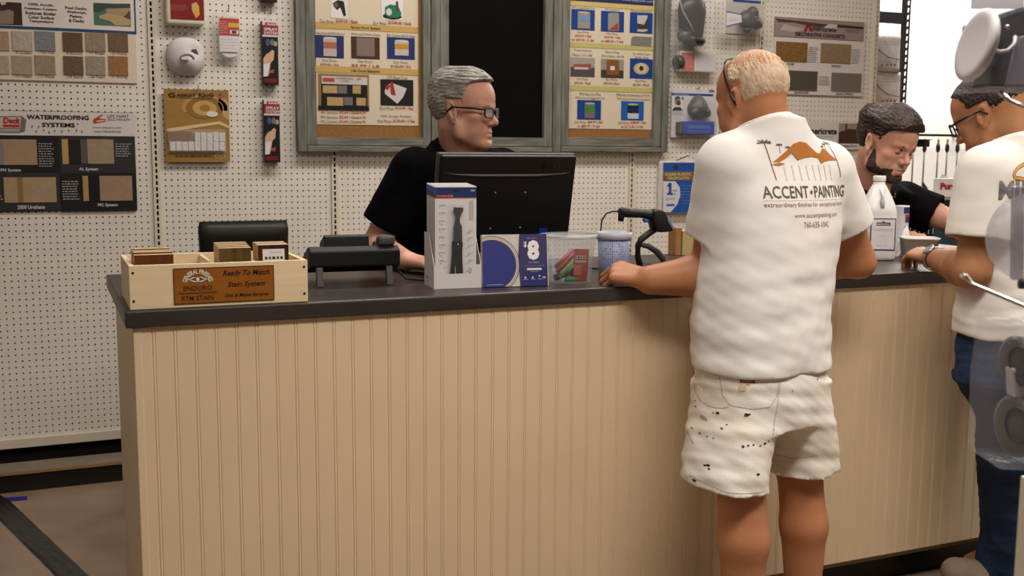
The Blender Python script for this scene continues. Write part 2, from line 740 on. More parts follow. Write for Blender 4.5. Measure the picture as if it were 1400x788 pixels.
# beadboard front: one continuous profile with a bead every 45 mm
SP = 0.0452
pts = [(CL, CF)]
x = CL + 0.036
while x < CR - 0.02:
    for dx, dy in ((-0.0030, 0), (-0.0018, 0.0014), (-0.0008, 0.0014), (0.0006, 0.0), (0.0022, -0.0006), (0.0036, 0.0), (0.0048, 0.0014), (0.0058, 0.0014), (0.0070, 0)):
        pts.append((x + dx, CF + dy))
    x += SP
pts.append((CR - 0.01, CF))
rings = [[Vector((px, py, z)) for px, py in pts] for z in (0.118, 0.5, 0.958)]
b = MB()
b.loft(rings, M_CREAM, caps=False, closed=False, smooth=False)
b.build('beadboard_front', M_CREAM, t)
b = MB()
b.box((CL, CF + 0.008, 0.118), (CL + 0.018, -1.60, 0.958), M_CREAM)
b.build('end_panel', M_CREAM, t)
b = MB()
b.box((CL - 0.004, CF - 0.001, 0.118), (CL + 0.0135, CF + 0.014, 0.9575), M_CREAM, bev=0.002)
b.build('corner_trim', M_CREAM, t)
b = MB()
b.box((CL + 0.03, CF + 0.012, 0.1), (CR - 0.02, -1.64, 0.955), mat('inside_board', '8a7455', rough=0.7))
b.build('carcass', None, t)
b = MB()
b.box((CL + 0.012, CF + 0.075, 0.0), (CR - 0.03, -1.66, 0.12), M_KICK, bev=0.003)
b.build('kick_base', M_KICK, t)

# ================================================================== WHAT HANGS ON THE PEGBOARD
M_HOOK = mat('hook_steel', '8d8a86', rough=0.3, metal=1.0)


def hook(parent, u, v, y_out, name='hook'):
    """wire peg hook whose tip shows at pixel u, v"""
    p = atY(u, v, -y_out)
    b = MB()
    b.tube([(p.x, -0.0006, p.z - 0.004), (p.x, -0.006, p.z - 0.004), (p.x, -y_out * 0.85, p.z - 0.004), (p.x, -y_out, p.z + 0.012)], 0.0022, M_HOOK, n=6)
    return b.build(name, M_HOOK, parent)


def wall_thing(name, label, cat, u0, v0, u1, v1, y=0.0, group=None):
    x, z = wz((u0 + u1) / 2, v1, y)
    return thing(name, label, cat, (x, y, z), group)


def board(parent, name, u0, v0, u1, v1, ya, yb, m, bev=0.0):
    """slab between depth ya (back) and yb (front), outline from pixels at the front"""
    p = WallPrint(-yb)
    x0, z0, x1, z1 = p.R(u0, v0, u1, v1)
    b = MB()
    b.box((x0, -yb, z0), (x1, -ya, z1), m, bev=bev)
    return b.build(name, m, parent)


# ---------------------------------------------------------- colour sample poster, top left
t = wall_thing('sample_poster', 'coating colour sample poster with a blue bordered head, top left on the pegboard', 'poster', -60, -90, 184, 111)
board(t, 'board', -60, -95, 184, 110.5, 0.001, 0.007, C_('d8c7ae'))
P = WallPrint(-0.0074)
P.prect(-60, -95, 184, 41.5, '27476f', 1)
P.prect(-60, -95, 181.5, 37.5, 'dccfc6', 2)
P.prect(-60, 1.5, 30, 33, '3b2a20', 3)
P.ppoly([(-60, 33), (-60, 20), (5, 15), (12, 13), (19, 16), (18, 33)], '8b7768', 4)
P.ppoly([(0, 3), (8, 2), (8, 6), (2, 7)], 'c9b8ae', 4)
for i, (tx, u0, u1) in enumerate((('100% Acrylic', 39, 73), ('Premium Coating', 33.5, 78), ('Reduces Similar', 35, 77), ('Color Surface', 38.5, 74), ('Temperature', 40, 73))):
    P.ptext(tx, u0, 4.8 + i * 5.7, u1, 9.3 + i * 5.7, '1e1c1c', 3, bold=0.03)
for i, (tx, u0, u1) in enumerate((('Pool Decks,', 89, 119), ('Walkways,', 91, 118), ('Patios,', 95.5, 113), ('& Decks', 94, 115))):
    P.ptext(tx, u0, 9.3 + i * 5.6, u1, 14 + i * 5.6, '1e1c1c', 3, bold=0.03)
P.prect(128, 5, 178.5, 35.5, '4d6e63', 3)
P.ppoly([(128, 5), (178, 5), (178, 12), (146, 11), (136, 17), (128, 16)], '39473a', 4)
P.ppoly([(135, 22), (146, 18), (178, 25), (178, 35), (158, 35), (150, 29), (136, 25)], 'b39a6e', 5)
P.ppoly([(145, 12), (178, 11), (178, 15), (169, 23), (146, 18)], 'a48b68', 5)
P.ppoly([(169, 23), (178, 14), (178, 27)], '5b4639', 6)
sw = [(-12, 43, 12, 69, 'a58c74', ''), (17, 43, 44, 69.5, 'b5a496', '-9 Cream'), (48, 43, 75.5, 69.5, '7d7f82', '-7 Med. Gray'),
      (86, 44.5, 113, 70.5, '65492d', '-4 Brown'), (117, 45, 144, 70.5, '957c69', '-15 Beige'), (148, 45, 175, 70.5, '70573f', '-20 Mocha'),
      (-12, 76, 12.5, 101, 'b09a80', ''), (16.5, 76.5, 44, 102, 'a5907c', '-16 Vegas'), (48, 76, 75.5, 102, '9a826c', '-17 Mesa'),
      (87, 77, 114, 102.5, '6a523d', '-19 Sand'), (118, 77, 144, 102.5, '988878', '-18 Pearl'), (148.5, 77, 175, 103, '94693c', '-21 Nutmeg')]
L = P
for (u0, v0, u1, v1, c, tx) in sw:
    mm = mat('stone_' + c, c, rough=0.6, noise=0.14, nscale=70, bump=0.25, bscale=130)
    o = board(t, 'colour_sample', u0, v0, u1, v1, 0.0074, 0.0105, mm)
    if tx:
        L.ptext(tx, u0 + 3, v1 + 0.8, u1 - 1, v1 + 4.6, '4a4038', 1)
P.build('printing', None, t)

# ---------------------------------------------------------- waterproofing poster
t = wall_thing('sample_poster', 'black and white waterproofing systems poster with beige sample patches', 'poster', -60, 152, 185, 290)
board(t, 'board', -60, 152, 185.5, 289, 0.001, 0.007, C_('1b1a1a'))
P = WallPrint(-0.0074)
P.prect(-60, 152.5, 184, 185.5, 'd3c8c0', 1)
P.prect(-60, 186, 81.5, 235.5, '171515', 1)
P.prect(82, 186, 185, 237, '2d2a2a', 1)
P.prect(-60, 236, 82, 289, '2d2a2a', 1)
P.prect(82.5, 238, 185, 289, '161413', 1)
P.ptext('WATERPROOFING', 36.5, 157.5, 121.5, 163.8, '151515', 3, bold=0.035)
P.ptext('SYSTEMS', 57, 168, 102.5, 174, '151515', 3, bold=0.035)
P.ppoly([(-40, 159.5), (30, 158.5), (36, 164), (34, 180), (26, 182), (-40, 181)], '6e6560', 2)
P.ppoly([(-40, 161), (29, 160), (28, 175), (-40, 175)], 'b9aea8', 3)
P.ppoly([(-40, 176), (28, 176), (26, 180.5), (-40, 180.5)], 'a0958e', 3)
P.ptext('Deck', 4, 160.8, 28.5, 169.3, 'b03022', 4, bold=0.06, shear=0.15)
P.prect(4, 170.5, 27, 174, 'b03022', 4)
for k, (u, v) in enumerate(((44, 173), (49.5, 180), (53, 173.5), (60, 178), (67, 181), (75, 179), (84.5, 180), (94, 178.5), (104.5, 178.5), (106.5, 169.5), (112, 180))):
    P.pdisc(u, v, 1.0, 1.8, '6f6a66', 3, n=10)
P.ppoly([(128, 163), (139, 156.5), (141, 157), (135, 162), (145, 163), (144, 166.5), (129, 169), (127, 166)], 'b53a24', 3)
P.ppoly([(131, 165.5), (143, 164), (143, 165.5), (133, 167)], 'd3c8c0', 4)
P.ptext('LIFE PAINT', 147, 157, 176, 161, '4a4544', 3)
P.ptext('(562) 944-6391', 147, 162, 178, 166, '4a4544', 3)
P.ptext('www.lifepaint.com', 126, 173, 166, 176.5, '4a4544', 3)
P.ptext('www.lifedeck.biz', 128, 178, 165, 181.3, '4a4544', 3)
P.plines(84 - 31, 195, 74, 229, 10, 'b9b0aa', 3, 0.32)
P.plines(158, 195.5, 180, 215, 6, 'b9b0aa', 3, 0.3)
P.plines(85.5, 246.5, 109, 274, 8, 'b9b0aa', 3, 0.32)
P.ptext('FM System', 1, 230.5, 28.5, 236, 'cfc7c1', 3, bold=0.02)
P.ptext('AL System', 108, 229, 134, 234.5, 'cfc7c1', 3, bold=0.02)
P.ptext('2000 Urethane', 24, 280.5, 61.5, 286, 'cfc7c1', 3, bold=0.02)
P.ptext('MC System', 134, 278, 160.5, 283.5, 'cfc7c1', 3, bold=0.02)
P.plines(-30, 262, 4, 279, 4, 'b9b0aa', 3, 0.32)
P.build('printing', None, t)
for (u0, v0, u1, v1, c) in ((-40, 190.5, 50.5, 225.5, 'a08264'), (119.5, 190.5, 155.5, 224, '9c8468'), (85, 190.5, 93.5, 224.5, 'b28e58'),
                            (110.5, 191, 119, 224, '57504c'), (94, 191, 110, 224, '1d1712'), (5.5, 242.5, 77, 277, 'a48a68'),
                            (113.5, 240.5, 121, 275, 'a58a52'), (121.5, 240.5, 136.5, 275, '100c08'), (136.5, 240.5, 181, 274.5, '9a7d64')):
    board(t, 'sample_patch', u0, v0, u1, v1, 0.0074, 0.010, mat('patch_' + c, c, rough=0.6, noise=0.08, nscale=50, bump=0.15, bscale=150))
board(t, 'sample_patch', 24, 242.5, 31.5, 277, 0.0101, 0.0106, C_('8a683c'))
board(t, 'sample_patch', -40, 190.5, 5, 225.5, 0.0101, 0.0106, C_('7d7a76'))

# ---------------------------------------------------------- the three framed boards
M_BARN = mat('weathered_wood', '7f7c70', rough=0.75, color2='56564e', nscale=16, stretch=(3, 3, 0.35), detail=8, bump=0.4, bscale=60, bstretch=(3, 3, 0.2))
M_BARN2 = mat('weathered_wood_rail', '827d70', rough=0.75, color2='595850', nscale=16, stretch=(0.35, 3, 3), detail=8, bump=0.4, bscale=60, bstretch=(0.2, 3, 3))
M_CORK = mat('cork', '8f6233', rough=0.85, noise=0.18, nscale=90, bump=0.3, bscale=220)
M_CHALK = mat('chalkboard', '080606', spec=0.1, rough=0.8, noise=0.3, nscale=5)
M_PAPER = mat('paper_cream', 'cfbfa6', rough=0.6, noise=0.015, nscale=6)
VTOP = -150


def framed(label, outer, inner, opening, panel_m, name):
    t = wall_thing(name, label, 'framed board', outer[0], VTOP, outer[1], outer[2])
    yf, yi = 0.046, 0.038
    po, pi_ = WallPrint(-yf), WallPrint(-yi)

    def xs(p, a, vm=100):
        return p.R(a[0], 0, a[1], vm)[0], p.R(a[0], 0, a[1], vm)[2]

    def zb(p, a):
        return wz((a[0] + a[1]) / 2, a[2], p.y)[1]
    zt = wz(700, VTOP, -yf)[1]
    ox0, ox1 = xs(po, outer)
    ix0, ix1 = xs(po, inner)
    px0, px1 = xs(pi_, opening)
    oz, iz, pz_ = zb(po, outer), zb(po, inner), zb(pi_, opening)
    g = 0.0012
    if ix0 - ox0 > 0.012:
        b = MB(); b.box((ox0, -yf, oz), (ix0 - g, -0.0085, zt), M_BARN, bev=0.003); b.build('stile', M_BARN, t)
    if ox1 - ix1 > 0.012:
        b = MB(); b.box((ix1 + g, -yf, oz), (ox1, -0.0085, zt), M_BARN, bev=0.003); b.build('stile', M_BARN, t)
    b = MB(); b.box((max(ix0, ox0) + 0.001, -yf + 0.001, oz), (min(ix1, ox1) - 0.001, -0.0085, iz - g), M_BARN2, bev=0.003); b.build('rail', M_BARN2, t)
    b = MB(); b.box((ix0 + g, -yi, iz + g), (px0, -0.0085, zt), M_BARN, bev=0.002); b.build('inner_stile', M_BARN, t)
    b = MB(); b.box((px1, -yi, iz + g), (ix1 - g, -0.0085, zt), M_BARN, bev=0.002); b.build('inner_stile', M_BARN, t)
    b = MB(); b.box((px0 + 0.0005, -yi + 0.0005, iz + g), (px1 - 0.0005, -0.0085, pz_), M_BARN2, bev=0.002); b.build('inner_rail', M_BARN2, t)
    b = MB(); b.box((px0 + 0.0005, -0.012, pz_ + 0.0005), (px1 - 0.0005, -0.0085, zt), panel_m); b.build('panel', panel_m, t)
    return t


fl = framed('weathered grey wood framed cork board left of the chalkboard, with a price sheet', (404.5, 602, 208), (418, 590, 199.5), (430.5, 578.5, 188), M_CORK, 'cork_board')
fm = framed('blank black chalkboard in the middle weathered frame behind the grey-haired clerk', (602.6, 768.5, 208), (602.6, 757.5, 200.5), (614, 745.5, 188), M_CHALK, 'chalkboard')
fr = framed('weathered grey wood framed cork board right of the chalkboard, with a price sheet', (769.2, 917, 208), (769.2, 908, 200.5), (779, 897, 188), M_CORK, 'cork_board')
YS = 0.0145
RED, BRN = 'a8462c', '63503f'


def price(P, a, bx, u0, v0, u1, v1, frac=0.42):
    m_ = u0 + (u1 - u0) * frac
    P.ptext(a, u0, v0, m_ - 1, v1, BRN, 3)
    P.ptext(bx, m_ + 1, v0, u1, v1, RED, 3, bold=0.02)


def can(P, u, v0, v1, w, body, band, lid, l=4):
    P.prect(u - w, v0 + 2, u + w, v1, body, l)
    P.prect(u - w, v0 + (v1 - v0) * 0.28, u + w, v0 + (v1 - v0) * 0.6, band, l + 1)
    P.pdisc(u, v0 + 2, w, 1.3, lid, l + 1, n=16)


# left price sheet
t = wall_thing('price_sheet', 'cream product price sheet pinned on the left cork board', 'paper sheet', 430, -130, 572, 171, -YS)
board(t, 'paper', 430.8, -130, 571.5, 171, 0.0125, YS - 0.0005, M_PAPER)
P = WallPrint(-YS)
P.prect(452, -30, 475, 25, 'd9d0cc', 2)
P.ppoly([(455, 4), (462, 0), (470, 2), (473, 21), (470, 23), (465, 10), (461, 14), (456, 9)], '1c1917', 3)
P.pdisc(459, 7, 3, 3.5, '5b5550', 4, n=12)
P.ppoly([(520, -30), (553, -30), (550, 27), (522, 27)], 'ddd5d0', 2)
P.pdisc(536, 22.5, 13, 4, '17110f', 3)
P.ppoly([(526, 10), (533, 6), (544, 8), (549, 19), (545, 24), (531, 24), (526, 20)], '12704a', 4)
P.pdisc(531.5, 16.5, 4, 5, 'c7c0bb', 5, n=16)
P.ppoly([(541, 2), (544, 2), (545, 15), (541, 15)], '5a3326', 5)
price(P, 'Our Price:', '$209.00 / Each', 437, 27, 489, 32, 0.4)
price(P, 'Our Price:', '$1549.00 / Each', 510, 29.5, 562, 34.5, 0.38)
P.prect(430.8, 33.5, 571.5, 42, 'bd9a58', 2)
P.ptext('Epoxy Floor System', 480, 36.5, 520, 41, '2c2013', 3, bold=0.02)
for (tx, u0, u1, v) in (('Versatol #3870 Epoxy', 432, 471, 44), ('Assorted Fleck Chips', 480, 520, 45.5), ('BD Coarse #910 Clear', 529, 568, 47)):
    P.ptext(tx, u0, v, u1, v + 4, '55483c', 3)
P.prect(431, 48.5, 470, 79, '1c2c5e', 2)
can(P, 451, 50, 77, 9, 'b7a49a', 'a3624a', 'cfc3bc')
P.prect(480, 50.5, 519, 80.5, '4a2416', 2)
P.prect(487.5, 52, 512, 77, '7a6a60', 3)
P.prect(529, 51.5, 567, 81, '1a2f66', 2)
can(P, 549, 54, 76, 9.5, 'bdb2a4', 'b8892e', 'd2c8b8')
for (a, bx, u0, u1, v) in (('Our Price:', '$79.00 / Kit', 438, 463, 81), ('Our Price:', '$3.99 / LB', 480, 519, 82.5), ('Our Price:', '$135.00 / Kit', 534, 562, 83.5)):
    P.ptext(a, (u0 + u1) / 2 - 10, v, (u0 + u1) / 2 + 10, v + 3.5, BRN, 3)
    P.ptext(bx, u0, v + 5.6, u1, v + 9.6, RED, 3, bold=0.02)
P.prect(430.8, 92.5, 571.5, 101, 'bd9a58', 2)
P.ptext('Life Deck Systems', 480, 95.5, 519, 100, '2c2013', 3, bold=0.02)
P.prect(435, 101.5, 504.5, 150.5, '8c6b3d', 2)
P.prect(439, 105, 502, 148, '14110f', 3)
P.prect(439.5, 105, 502, 115.5, 'c2b8b2', 4)
P.prect(441, 106.5, 457, 112, 'a8463a', 5)
P.ptext('WATERPROOFING', 458, 106.5, 483, 109, '2a2626', 5)
P.ptext('SYSTEMS', 464, 110, 477, 112.3, '2a2626', 5)
P.ppoly([(485, 110), (491, 106.5), (495, 109)], 'b5702f', 5)
for r_ in ((441, 117, 461, 127.5), (482, 117, 493, 128), (447, 133, 469, 144.5), (487, 134, 500, 144.5)):
    P.prect(*r_, 'b08f5e', 5)
for r_ in ((462, 117, 474, 128), (470, 133, 482, 144)):
    P.prect(*r_, '6d6763', 5)
P.prect(435, 145, 504.5, 150.8, '0e0b0a', 6)
P.ptext('LD3 Base Coat', 529, 104, 557, 108.5, BRN, 3)
P.prect(520, 109, 565, 144.5, '1a1513', 2)
P.ppoly([(526, 123), (534, 113), (556, 121), (551, 133), (543, 142), (526, 128)], 'c6bcb8', 3)
P.ppoly([(533, 113), (537, 112), (541, 131), (534, 129)], '9c2a1e', 4)
P.ppoly([(526, 120), (529, 116), (534, 117), (530, 124)], '9c2a1e', 4)
price(P, 'Our Price:', '$13.95 / Bag', 519, 146, 565, 150.5, 0.45)
price(P, 'AL System:', '$2.24 / Square Ft', 438.5, 152, 500, 156.5, 0.4)
price(P, 'FM System:', '$2.69 / Square Ft', 438.5, 158.5, 500, 163, 0.4)
price(P, 'MC System:', '$3.45 / Square Ft', 438.5, 164.5, 500, 169, 0.4)
P.ptext('1291 Acrylic Modifier', 521, 157.5, 563, 161.5, BRN, 3)
price(P, 'Our Price:', '$139.00 / 5 Gal', 516, 163.5, 567, 168, 0.4)
P.build('printing', None, t)

# right price sheet
t = wall_thing('price_sheet', 'cream paint price sheet pinned on the right cork board', 'paper sheet', 779, -130, 894, 177, -YS)
board(t, 'paper', 779.5, -130, 894.5, 176.5, 0.0125, YS - 0.0005, M_PAPER)
P = WallPrint(-YS)
P.prect(779.5, -130, 894.5, 4.5, '22284c', 2)
P.ptext('www.lifepaint.com', 850, -1, 893, 3.5, 'a9b3c8', 3)
P.prect(779.5, 4.7, 894.5, 11, 'c2aa6a', 2)
for (tx, u0, u1, v) in (('PPG SpeedHide Flat', 782, 813, 9.5), ('PPG Copolymer', 827, 847, 11.8), ('Weather Elastomeric', 862, 891, 13.8)):
    P.ptext(tx, u0, v, u1, v + 3.2, '55483c', 3)
B1 = '123a7c'
for (u0, v0, u1, v1) in ((781, 13, 813, 41), (821.5, 15.5, 853, 43.5), (861, 17.5, 892, 45.5)):
    P.prect(u0, v0, u1, v1, B1, 2)
can(P, 798, 15, 39, 8.5, '8f887e', '6e8aa6', 'b7a98a')
P.ppoly([(831, 19), (833, 17.5), (843, 17.5), (846, 19), (846, 42), (831, 42)], '8a877c', 4)
P.ppoly([(832, 41), (845, 31), (845, 41)], 'a8342a', 5)
P.ppoly([(871, 21), (885, 21), (885, 42), (880, 44), (871, 43)], 'b6b0aa', 4)
P.ppoly([(871, 32), (880, 34), (885, 24), (885, 40), (871, 40)], '3e3226', 5)
for (u, v, a, bx) in ((797, 42.5, '$10.95 / Gal', 'or $49.95 / 5 Gal'), (837, 44.5, '$18.95 / Gal', 'or $89.95 / 5 Gal')):
    P.ptext('Our Price:', u - 8, v, u + 8, v + 3, BRN, 3)
    P.ptext(a, u - 11, v + 5, u + 11, v + 8.5, RED, 3, bold=0.02)
    P.ptext(bx, u - 15, v + 10.5, u + 15, v + 14, RED, 3, bold=0.02)
P.ppoly([(863, 52), (866, 49.5), (891, 51), (890, 64), (862, 62)], '77726e', 4)
P.prect(779.5, 60.5, 894.5, 67, 'b6ab68', 2)
for (tx, u0, u1, v) in (('Trusty Painters', 784, 809, 67.5), ('Plastic - 12\' x 400\'', 783, 810, 73.5), ('Box of Rags', 828, 847, 70), ('White Knits - $15.00', 822, 853, 75.5), ('2in White Tape', 865, 888, 72.5), ('$2.95 / Roll', 868, 886, 77.5)):
    P.ptext(tx, u0, v, u1, v + 3.6, BRN, 3)
P.prect(780, 79, 813, 105, '4c443f', 2)
P.prect(780, 79, 813, 92, '9a9088', 3)
P.ppoly([(784, 87.5), (808, 87.5), (808, 95.5), (784, 95.5)], '96483e', 4)
P.prect(785, 92, 804, 95, 'b9b3b6', 5)
P.prect(821.5, 81, 852.5, 106.5, '3c352f', 2)
P.prect(821.5, 81, 852.5, 96, '8e857a', 3)
P.prect(829, 82, 846, 103, '7a4f20', 4)
P.prect(834, 90.5, 840, 96, 'cfc6c0', 5)
P.prect(861, 80.5, 892, 107.5, B1, 2)
P.pdisc(876.5, 94, 10.5, 8, 'b5a072', 3)
P.pdisc(876.5, 93.5, 6.5, 6.8, 'c8b98e', 4)
P.pdisc(876.5, 93.5, 3.2, 3.4, '3c2c22', 5)
for (u, v, a) in ((796, 107, '$32.95 / Roll'), (836, 107.5, '$35.95 / Box'), (876, 109.5, '$5.95 / Roll')):
    P.ptext('Our Price:', u - 8, v - 0.5, u + 8, v + 2.7, BRN, 3)
    P.ptext(a, u - 11, v + 5, u + 11, v + 8.5, RED, 3, bold=0.02)
P.prect(779.5, 118.5, 894.5, 125.5, 'b6ab68', 2)
for (tx, u0, u1, v) in (('PPG Pure Car Plus', 792, 821, 127), ('100% Acrylic Eggshell Flat', 786, 827, 132.5), ('PPG Pitt Performance F II H', 843, 887, 128.5), ('100% Acrylic Exterior Standard', 843, 888, 134)):
    P.ptext(tx, u0, v, u1, v + 3.6, BRN, 3)
P.prect(789, 137, 821.5, 163.5, B1, 2)
can(P, 806, 139.5, 161.5, 7, '6d6660', '3f7a2e', 'a9a59c')
P.prect(849, 138.5, 880, 164.5, '1a56a0', 2)
can(P, 865, 141, 162, 7.5, '141a3c', '1a2148', 'a9b06a')
P.prect(857.5, 155, 872.5, 162.5, 'b7bcc2', 6)
price(P, 'Our Price:', '$26.99 / Gal', 785, 165, 823.5, 168.7, 0.45)
P.ptext('or $85.75 / 5 Gal', 789, 170.7, 819.5, 174.5, RED, 3, bold=0.02)
price(P, 'Our Price:', '$28.49 / Gal', 845, 166, 883, 169.7, 0.42)
P.ptext('or $112.45 / 5 Gal', 849, 171.5, 879, 175.3, RED, 3, bold=0.02)
P.build('printing', None, t)

# ---------------------------------------------------------- coveralls bag
t = wall_thing('coverall_package', 'cream folded coverall in a bag with a dark red picture label, above the dust mask', 'package', 225, -60, 280, 36)
M_CLOTHBAG = mat('folded_white', 'd8cfb6', rough=0.6, noise=0.06, nscale=20, bump=0.4, bscale=25)
p = WallPrint(-0.05)
x0, z0, x1, z1 = p.R(226, -62, 279, 34)
b = MB(); b.box((x0, -0.05, z0), (x1, -0.004, z1), M_CLOTHBAG, bev=0.012, seg=3); b.build('folded_coverall', M_CLOTHBAG, t)
P = WallPrint(-0.0508)
P.prect(232, -60, 278, 27, '7d1a1c', 1)
P.ppoly([(262, 5), (268, 3), (272, 8), (273, 20), (268, 25), (266, 21), (263, 16), (262, 9)], 'd9a23e', 2)
P.ppoly([(263, 7), (265, 6), (266, 13), (264, 17), (262, 13)], 'c9a58c', 3)
P.plines(234, 6, 258, 15, 4, 'b06a5e', 2, 0.3)
P.build('label_print', None, t)

# ---------------------------------------------------------- dust mask
M_MASK = mat('mask_white', 'cfc5c4', rough=0.85, noise=0.03, nscale=30, bump=0.08, bscale=200)
t = wall_thing('dust_mask', 'white cup dust mask hanging alone above the gasket card', 'mask', 228, 50, 280, 106)
cx, cz = wz(254.5, 77, -0.03)
nr, na = 10, 36
rings = []
for i in range(nr + 1):
    a = math.pi / 2 * i / nr
    ring = []
    for k in range(na):
        th = 2 * math.pi * k / na
        rx, rz = 0.079, 0.086 + 0.006 * math.cos(th * 2)
        r_ = math.cos(a * 0.985)
        bulge = 0.055 * math.sin(a) ** 0.8
        px_, pz_ = rx * r_ * math.cos(th), rz * r_ * math.sin(th)
        dent = 0.012 * math.exp(-((px_ - 0.035) ** 2 + (pz_ - 0.02) ** 2) / 0.0006)
        ridge = -0.010 * math.exp(-((px_ - 0.01) ** 2 + (pz_ + 0.022) ** 2) / 0.0007)
        ring.append((cx + px_, -0.006 - bulge + dent + ridge, cz + pz_))
    rings.append(ring)
b = MB(); b.loft(rings, M_MASK); b.build('mask_shell', M_MASK, t)
b = MB()
b.tube([(cx + 0.0 + 0.026 * math.cos(a), -0.064, cz - 0.012 + 0.017 * math.sin(a)) for a in [math.pi * k / 12 for k in range(13)]], 0.0042, mat('mask_grey', '7f7877', rough=0.7), n=8)
b.build('valve_rim', None, t)
b = MB(); b.box((cx - 0.026, -0.079, cz - 0.02), (cx + 0.004, -0.066, cz - 0.008), M_MASK, bev=0.003); b.build('valve_tab', M_MASK, t)
b = MB(); b.prism([(cx + 0.02, -0.052, cz + 0.026), (cx + 0.038, -0.046, cz + 0.03), (cx + 0.05, -0.036, cz + 0.01), (cx + 0.046, -0.040, cz + 0.006)], (0, -0.006, 0), mat('mask_dark', '56504e', rough=0.6)); b.build('nose_clip', None, t)
hook(t, 253, 45, 0.035)

# ---------------------------------------------------------- clear pouch of white pads
t = wall_thing('pad_package', 'clear pouch of white pads with a red and yellow label, right of the dust mask', 'package', 293, 18, 330, 86)
M_CLEAR = clear_plastic('clear_film', op=0.09)
M_PAD = mat('white_pad', 'd9d4d2', rough=0.8, noise=0.04, nscale=40)
p = WallPrint(-0.03)
x0, z0, x1, z1 = p.R(300, 21.5, 327.5, 78.5)
prof = []
for k in range(24):
    a = 2 * math.pi * k / 24
    sx, sz = math.cos(a), math.sin(a)
    prof.append(((x0 + x1) / 2 + (x1 - x0) / 2 * sx * (abs(sx) ** -0.25 if abs(sx) > .1 else 1.7), (z0 + z1) / 2 + (z1 - z0) / 2 * math.copysign(abs(sz) ** 0.6, sz)))
b = MB(); b.prism([(max(x0, min(x1, px_)), -0.035, pz_) for px_, pz_ in prof], (0, 0.028, 0), M_PAD); b.build('pads', M_PAD, t)
x0, z0, x1, z1 = p.R(292, 18, 329, 85)
b = MB(); b.box((x0, -0.038, z0), (x1, -0.004, z1), M_CLEAR, bev=0.01, seg=3); b.build('pouch', M_CLEAR, t)
P = WallPrint(-0.0395)
P.prect(300, 25, 327, 48.5, 'b3463c', 1)
P.prect(312, 31.5, 327, 37.5, 'd5a83c', 2)
P.prect(314.5, 41.5, 326, 46.5, 'd8d0cc', 2)
P.prect(317, 42, 323, 45.8, '3a3432', 3)
P.plines(301, 28, 312, 46, 6, 'd9aaa2', 2, 0.35)
P.prect(300, 49, 326, 71, 'd5cfcd', 1)
P.plines(302, 52, 324, 68, 4, 'b3aeac', 2, 0.2)
P.build('label_print', None, t)
hook(t, 313, 11, 0.045)

# ---------------------------------------------------------- gasket card
t = wall_thing('gasket_card', 'gold card of white gaskets hanging below the dust mask', 'carded product', 225, 122, 314, 222)
M_GOLD = mat('gold_card', '9a7436', rough=0.5, noise=0.14, nscale=7, stretch=(0.5, 1, 2))
board(t, 'card', 225.5, 122.5, 313.5, 221.5, 0.016, 0.022, M_GOLD)
P = WallPrint(-0.0225)
P.ring(*[sum(x) / 2 for x in zip(wz(279, 147, -0.0225), wz(281, 149, -0.0225))], 0.022, 0.05, 'c19a55', 1, sy=0.62)
P.ring(*wz(280, 148, -0.0225), 0.052, 0.075, '8a662e', 1, sy=0.6)
P.ring(*wz(280, 148, -0.0225), 0.078, 0.094, 'b48c49', 1, sy=0.6, a0=-10, a1=200)
P.ppoly([(300, 128), (312, 140), (313, 165), (306, 160), (298, 142)], 'c09a58', 1)
P.ppoly([(228, 176), (300, 166), (313, 172), (313, 176), (299, 170), (228, 181)], 'd4b887', 2)
P.ppoly([(228, 180), (262, 180), (262, 197), (228, 197)], '7a5726', 2)
P.ptext('G', 230, 126.5, 239.5, 133, '201a12', 4, bold=0.02)
P.ptext('ASKET', 241, 128, 268, 132.3, '201a12', 4, bold=0.03)
P.ptext('KInG', 271.5, 127.5, 292, 132.5, '201a12', 4, bold=0.03)
P.prect(241, 134, 290, 134.6, '3a2c16', 3)
P.prect(300, 128, 307, 134, 'b0584c', 3)
P.prect(300, 128, 303, 131, '3c4470', 4)
P.pdisc(290, 156, 8, 4, 'd8d3cc', 4)
P.ring(*wz(301, 213.5, -0.0225), 0.019, 0.022, 'd2b780', 3, sy=0.55)
P.ptext('AC', 298, 212, 304, 215, 'd2b780', 3)
P.plines(240, 211, 290, 215.5, 1, '5b421c', 3, 0.35)
P.build('printing', None, t)
M_GASK = mat('white_gasket', 'd6d2cd', rough=0.55, noise=0.1, nscale=120, bump=0.5, bscale=180)
for (u0, v0, u1, v1) in ((266, 181, 308, 194), (232, 193.5, 308, 206.5)):
    n = 5 if u0 > 250 else 9
    for k in range(n):
        a, c = u0 + (u1 - u0) * k / n, u0 + (u1 - u0) * (k + 1) / n
        board(t, 'gasket', a + 0.3, v0 + rnd.random(), c - 0.3, v1, 0.0235, 0.034, M_GASK, bev=0.002)
p = WallPrint(-0.04)
x0, z0, x1, z1 = p.R(230, 177, 310, 209)
b = MB(); b.box((x0, -0.04, z0), (x1, -0.023, z1), M_CLEAR, bev=0.006); b.build('blister', M_CLEAR, t)
hook(t, 271, 120, 0.04)

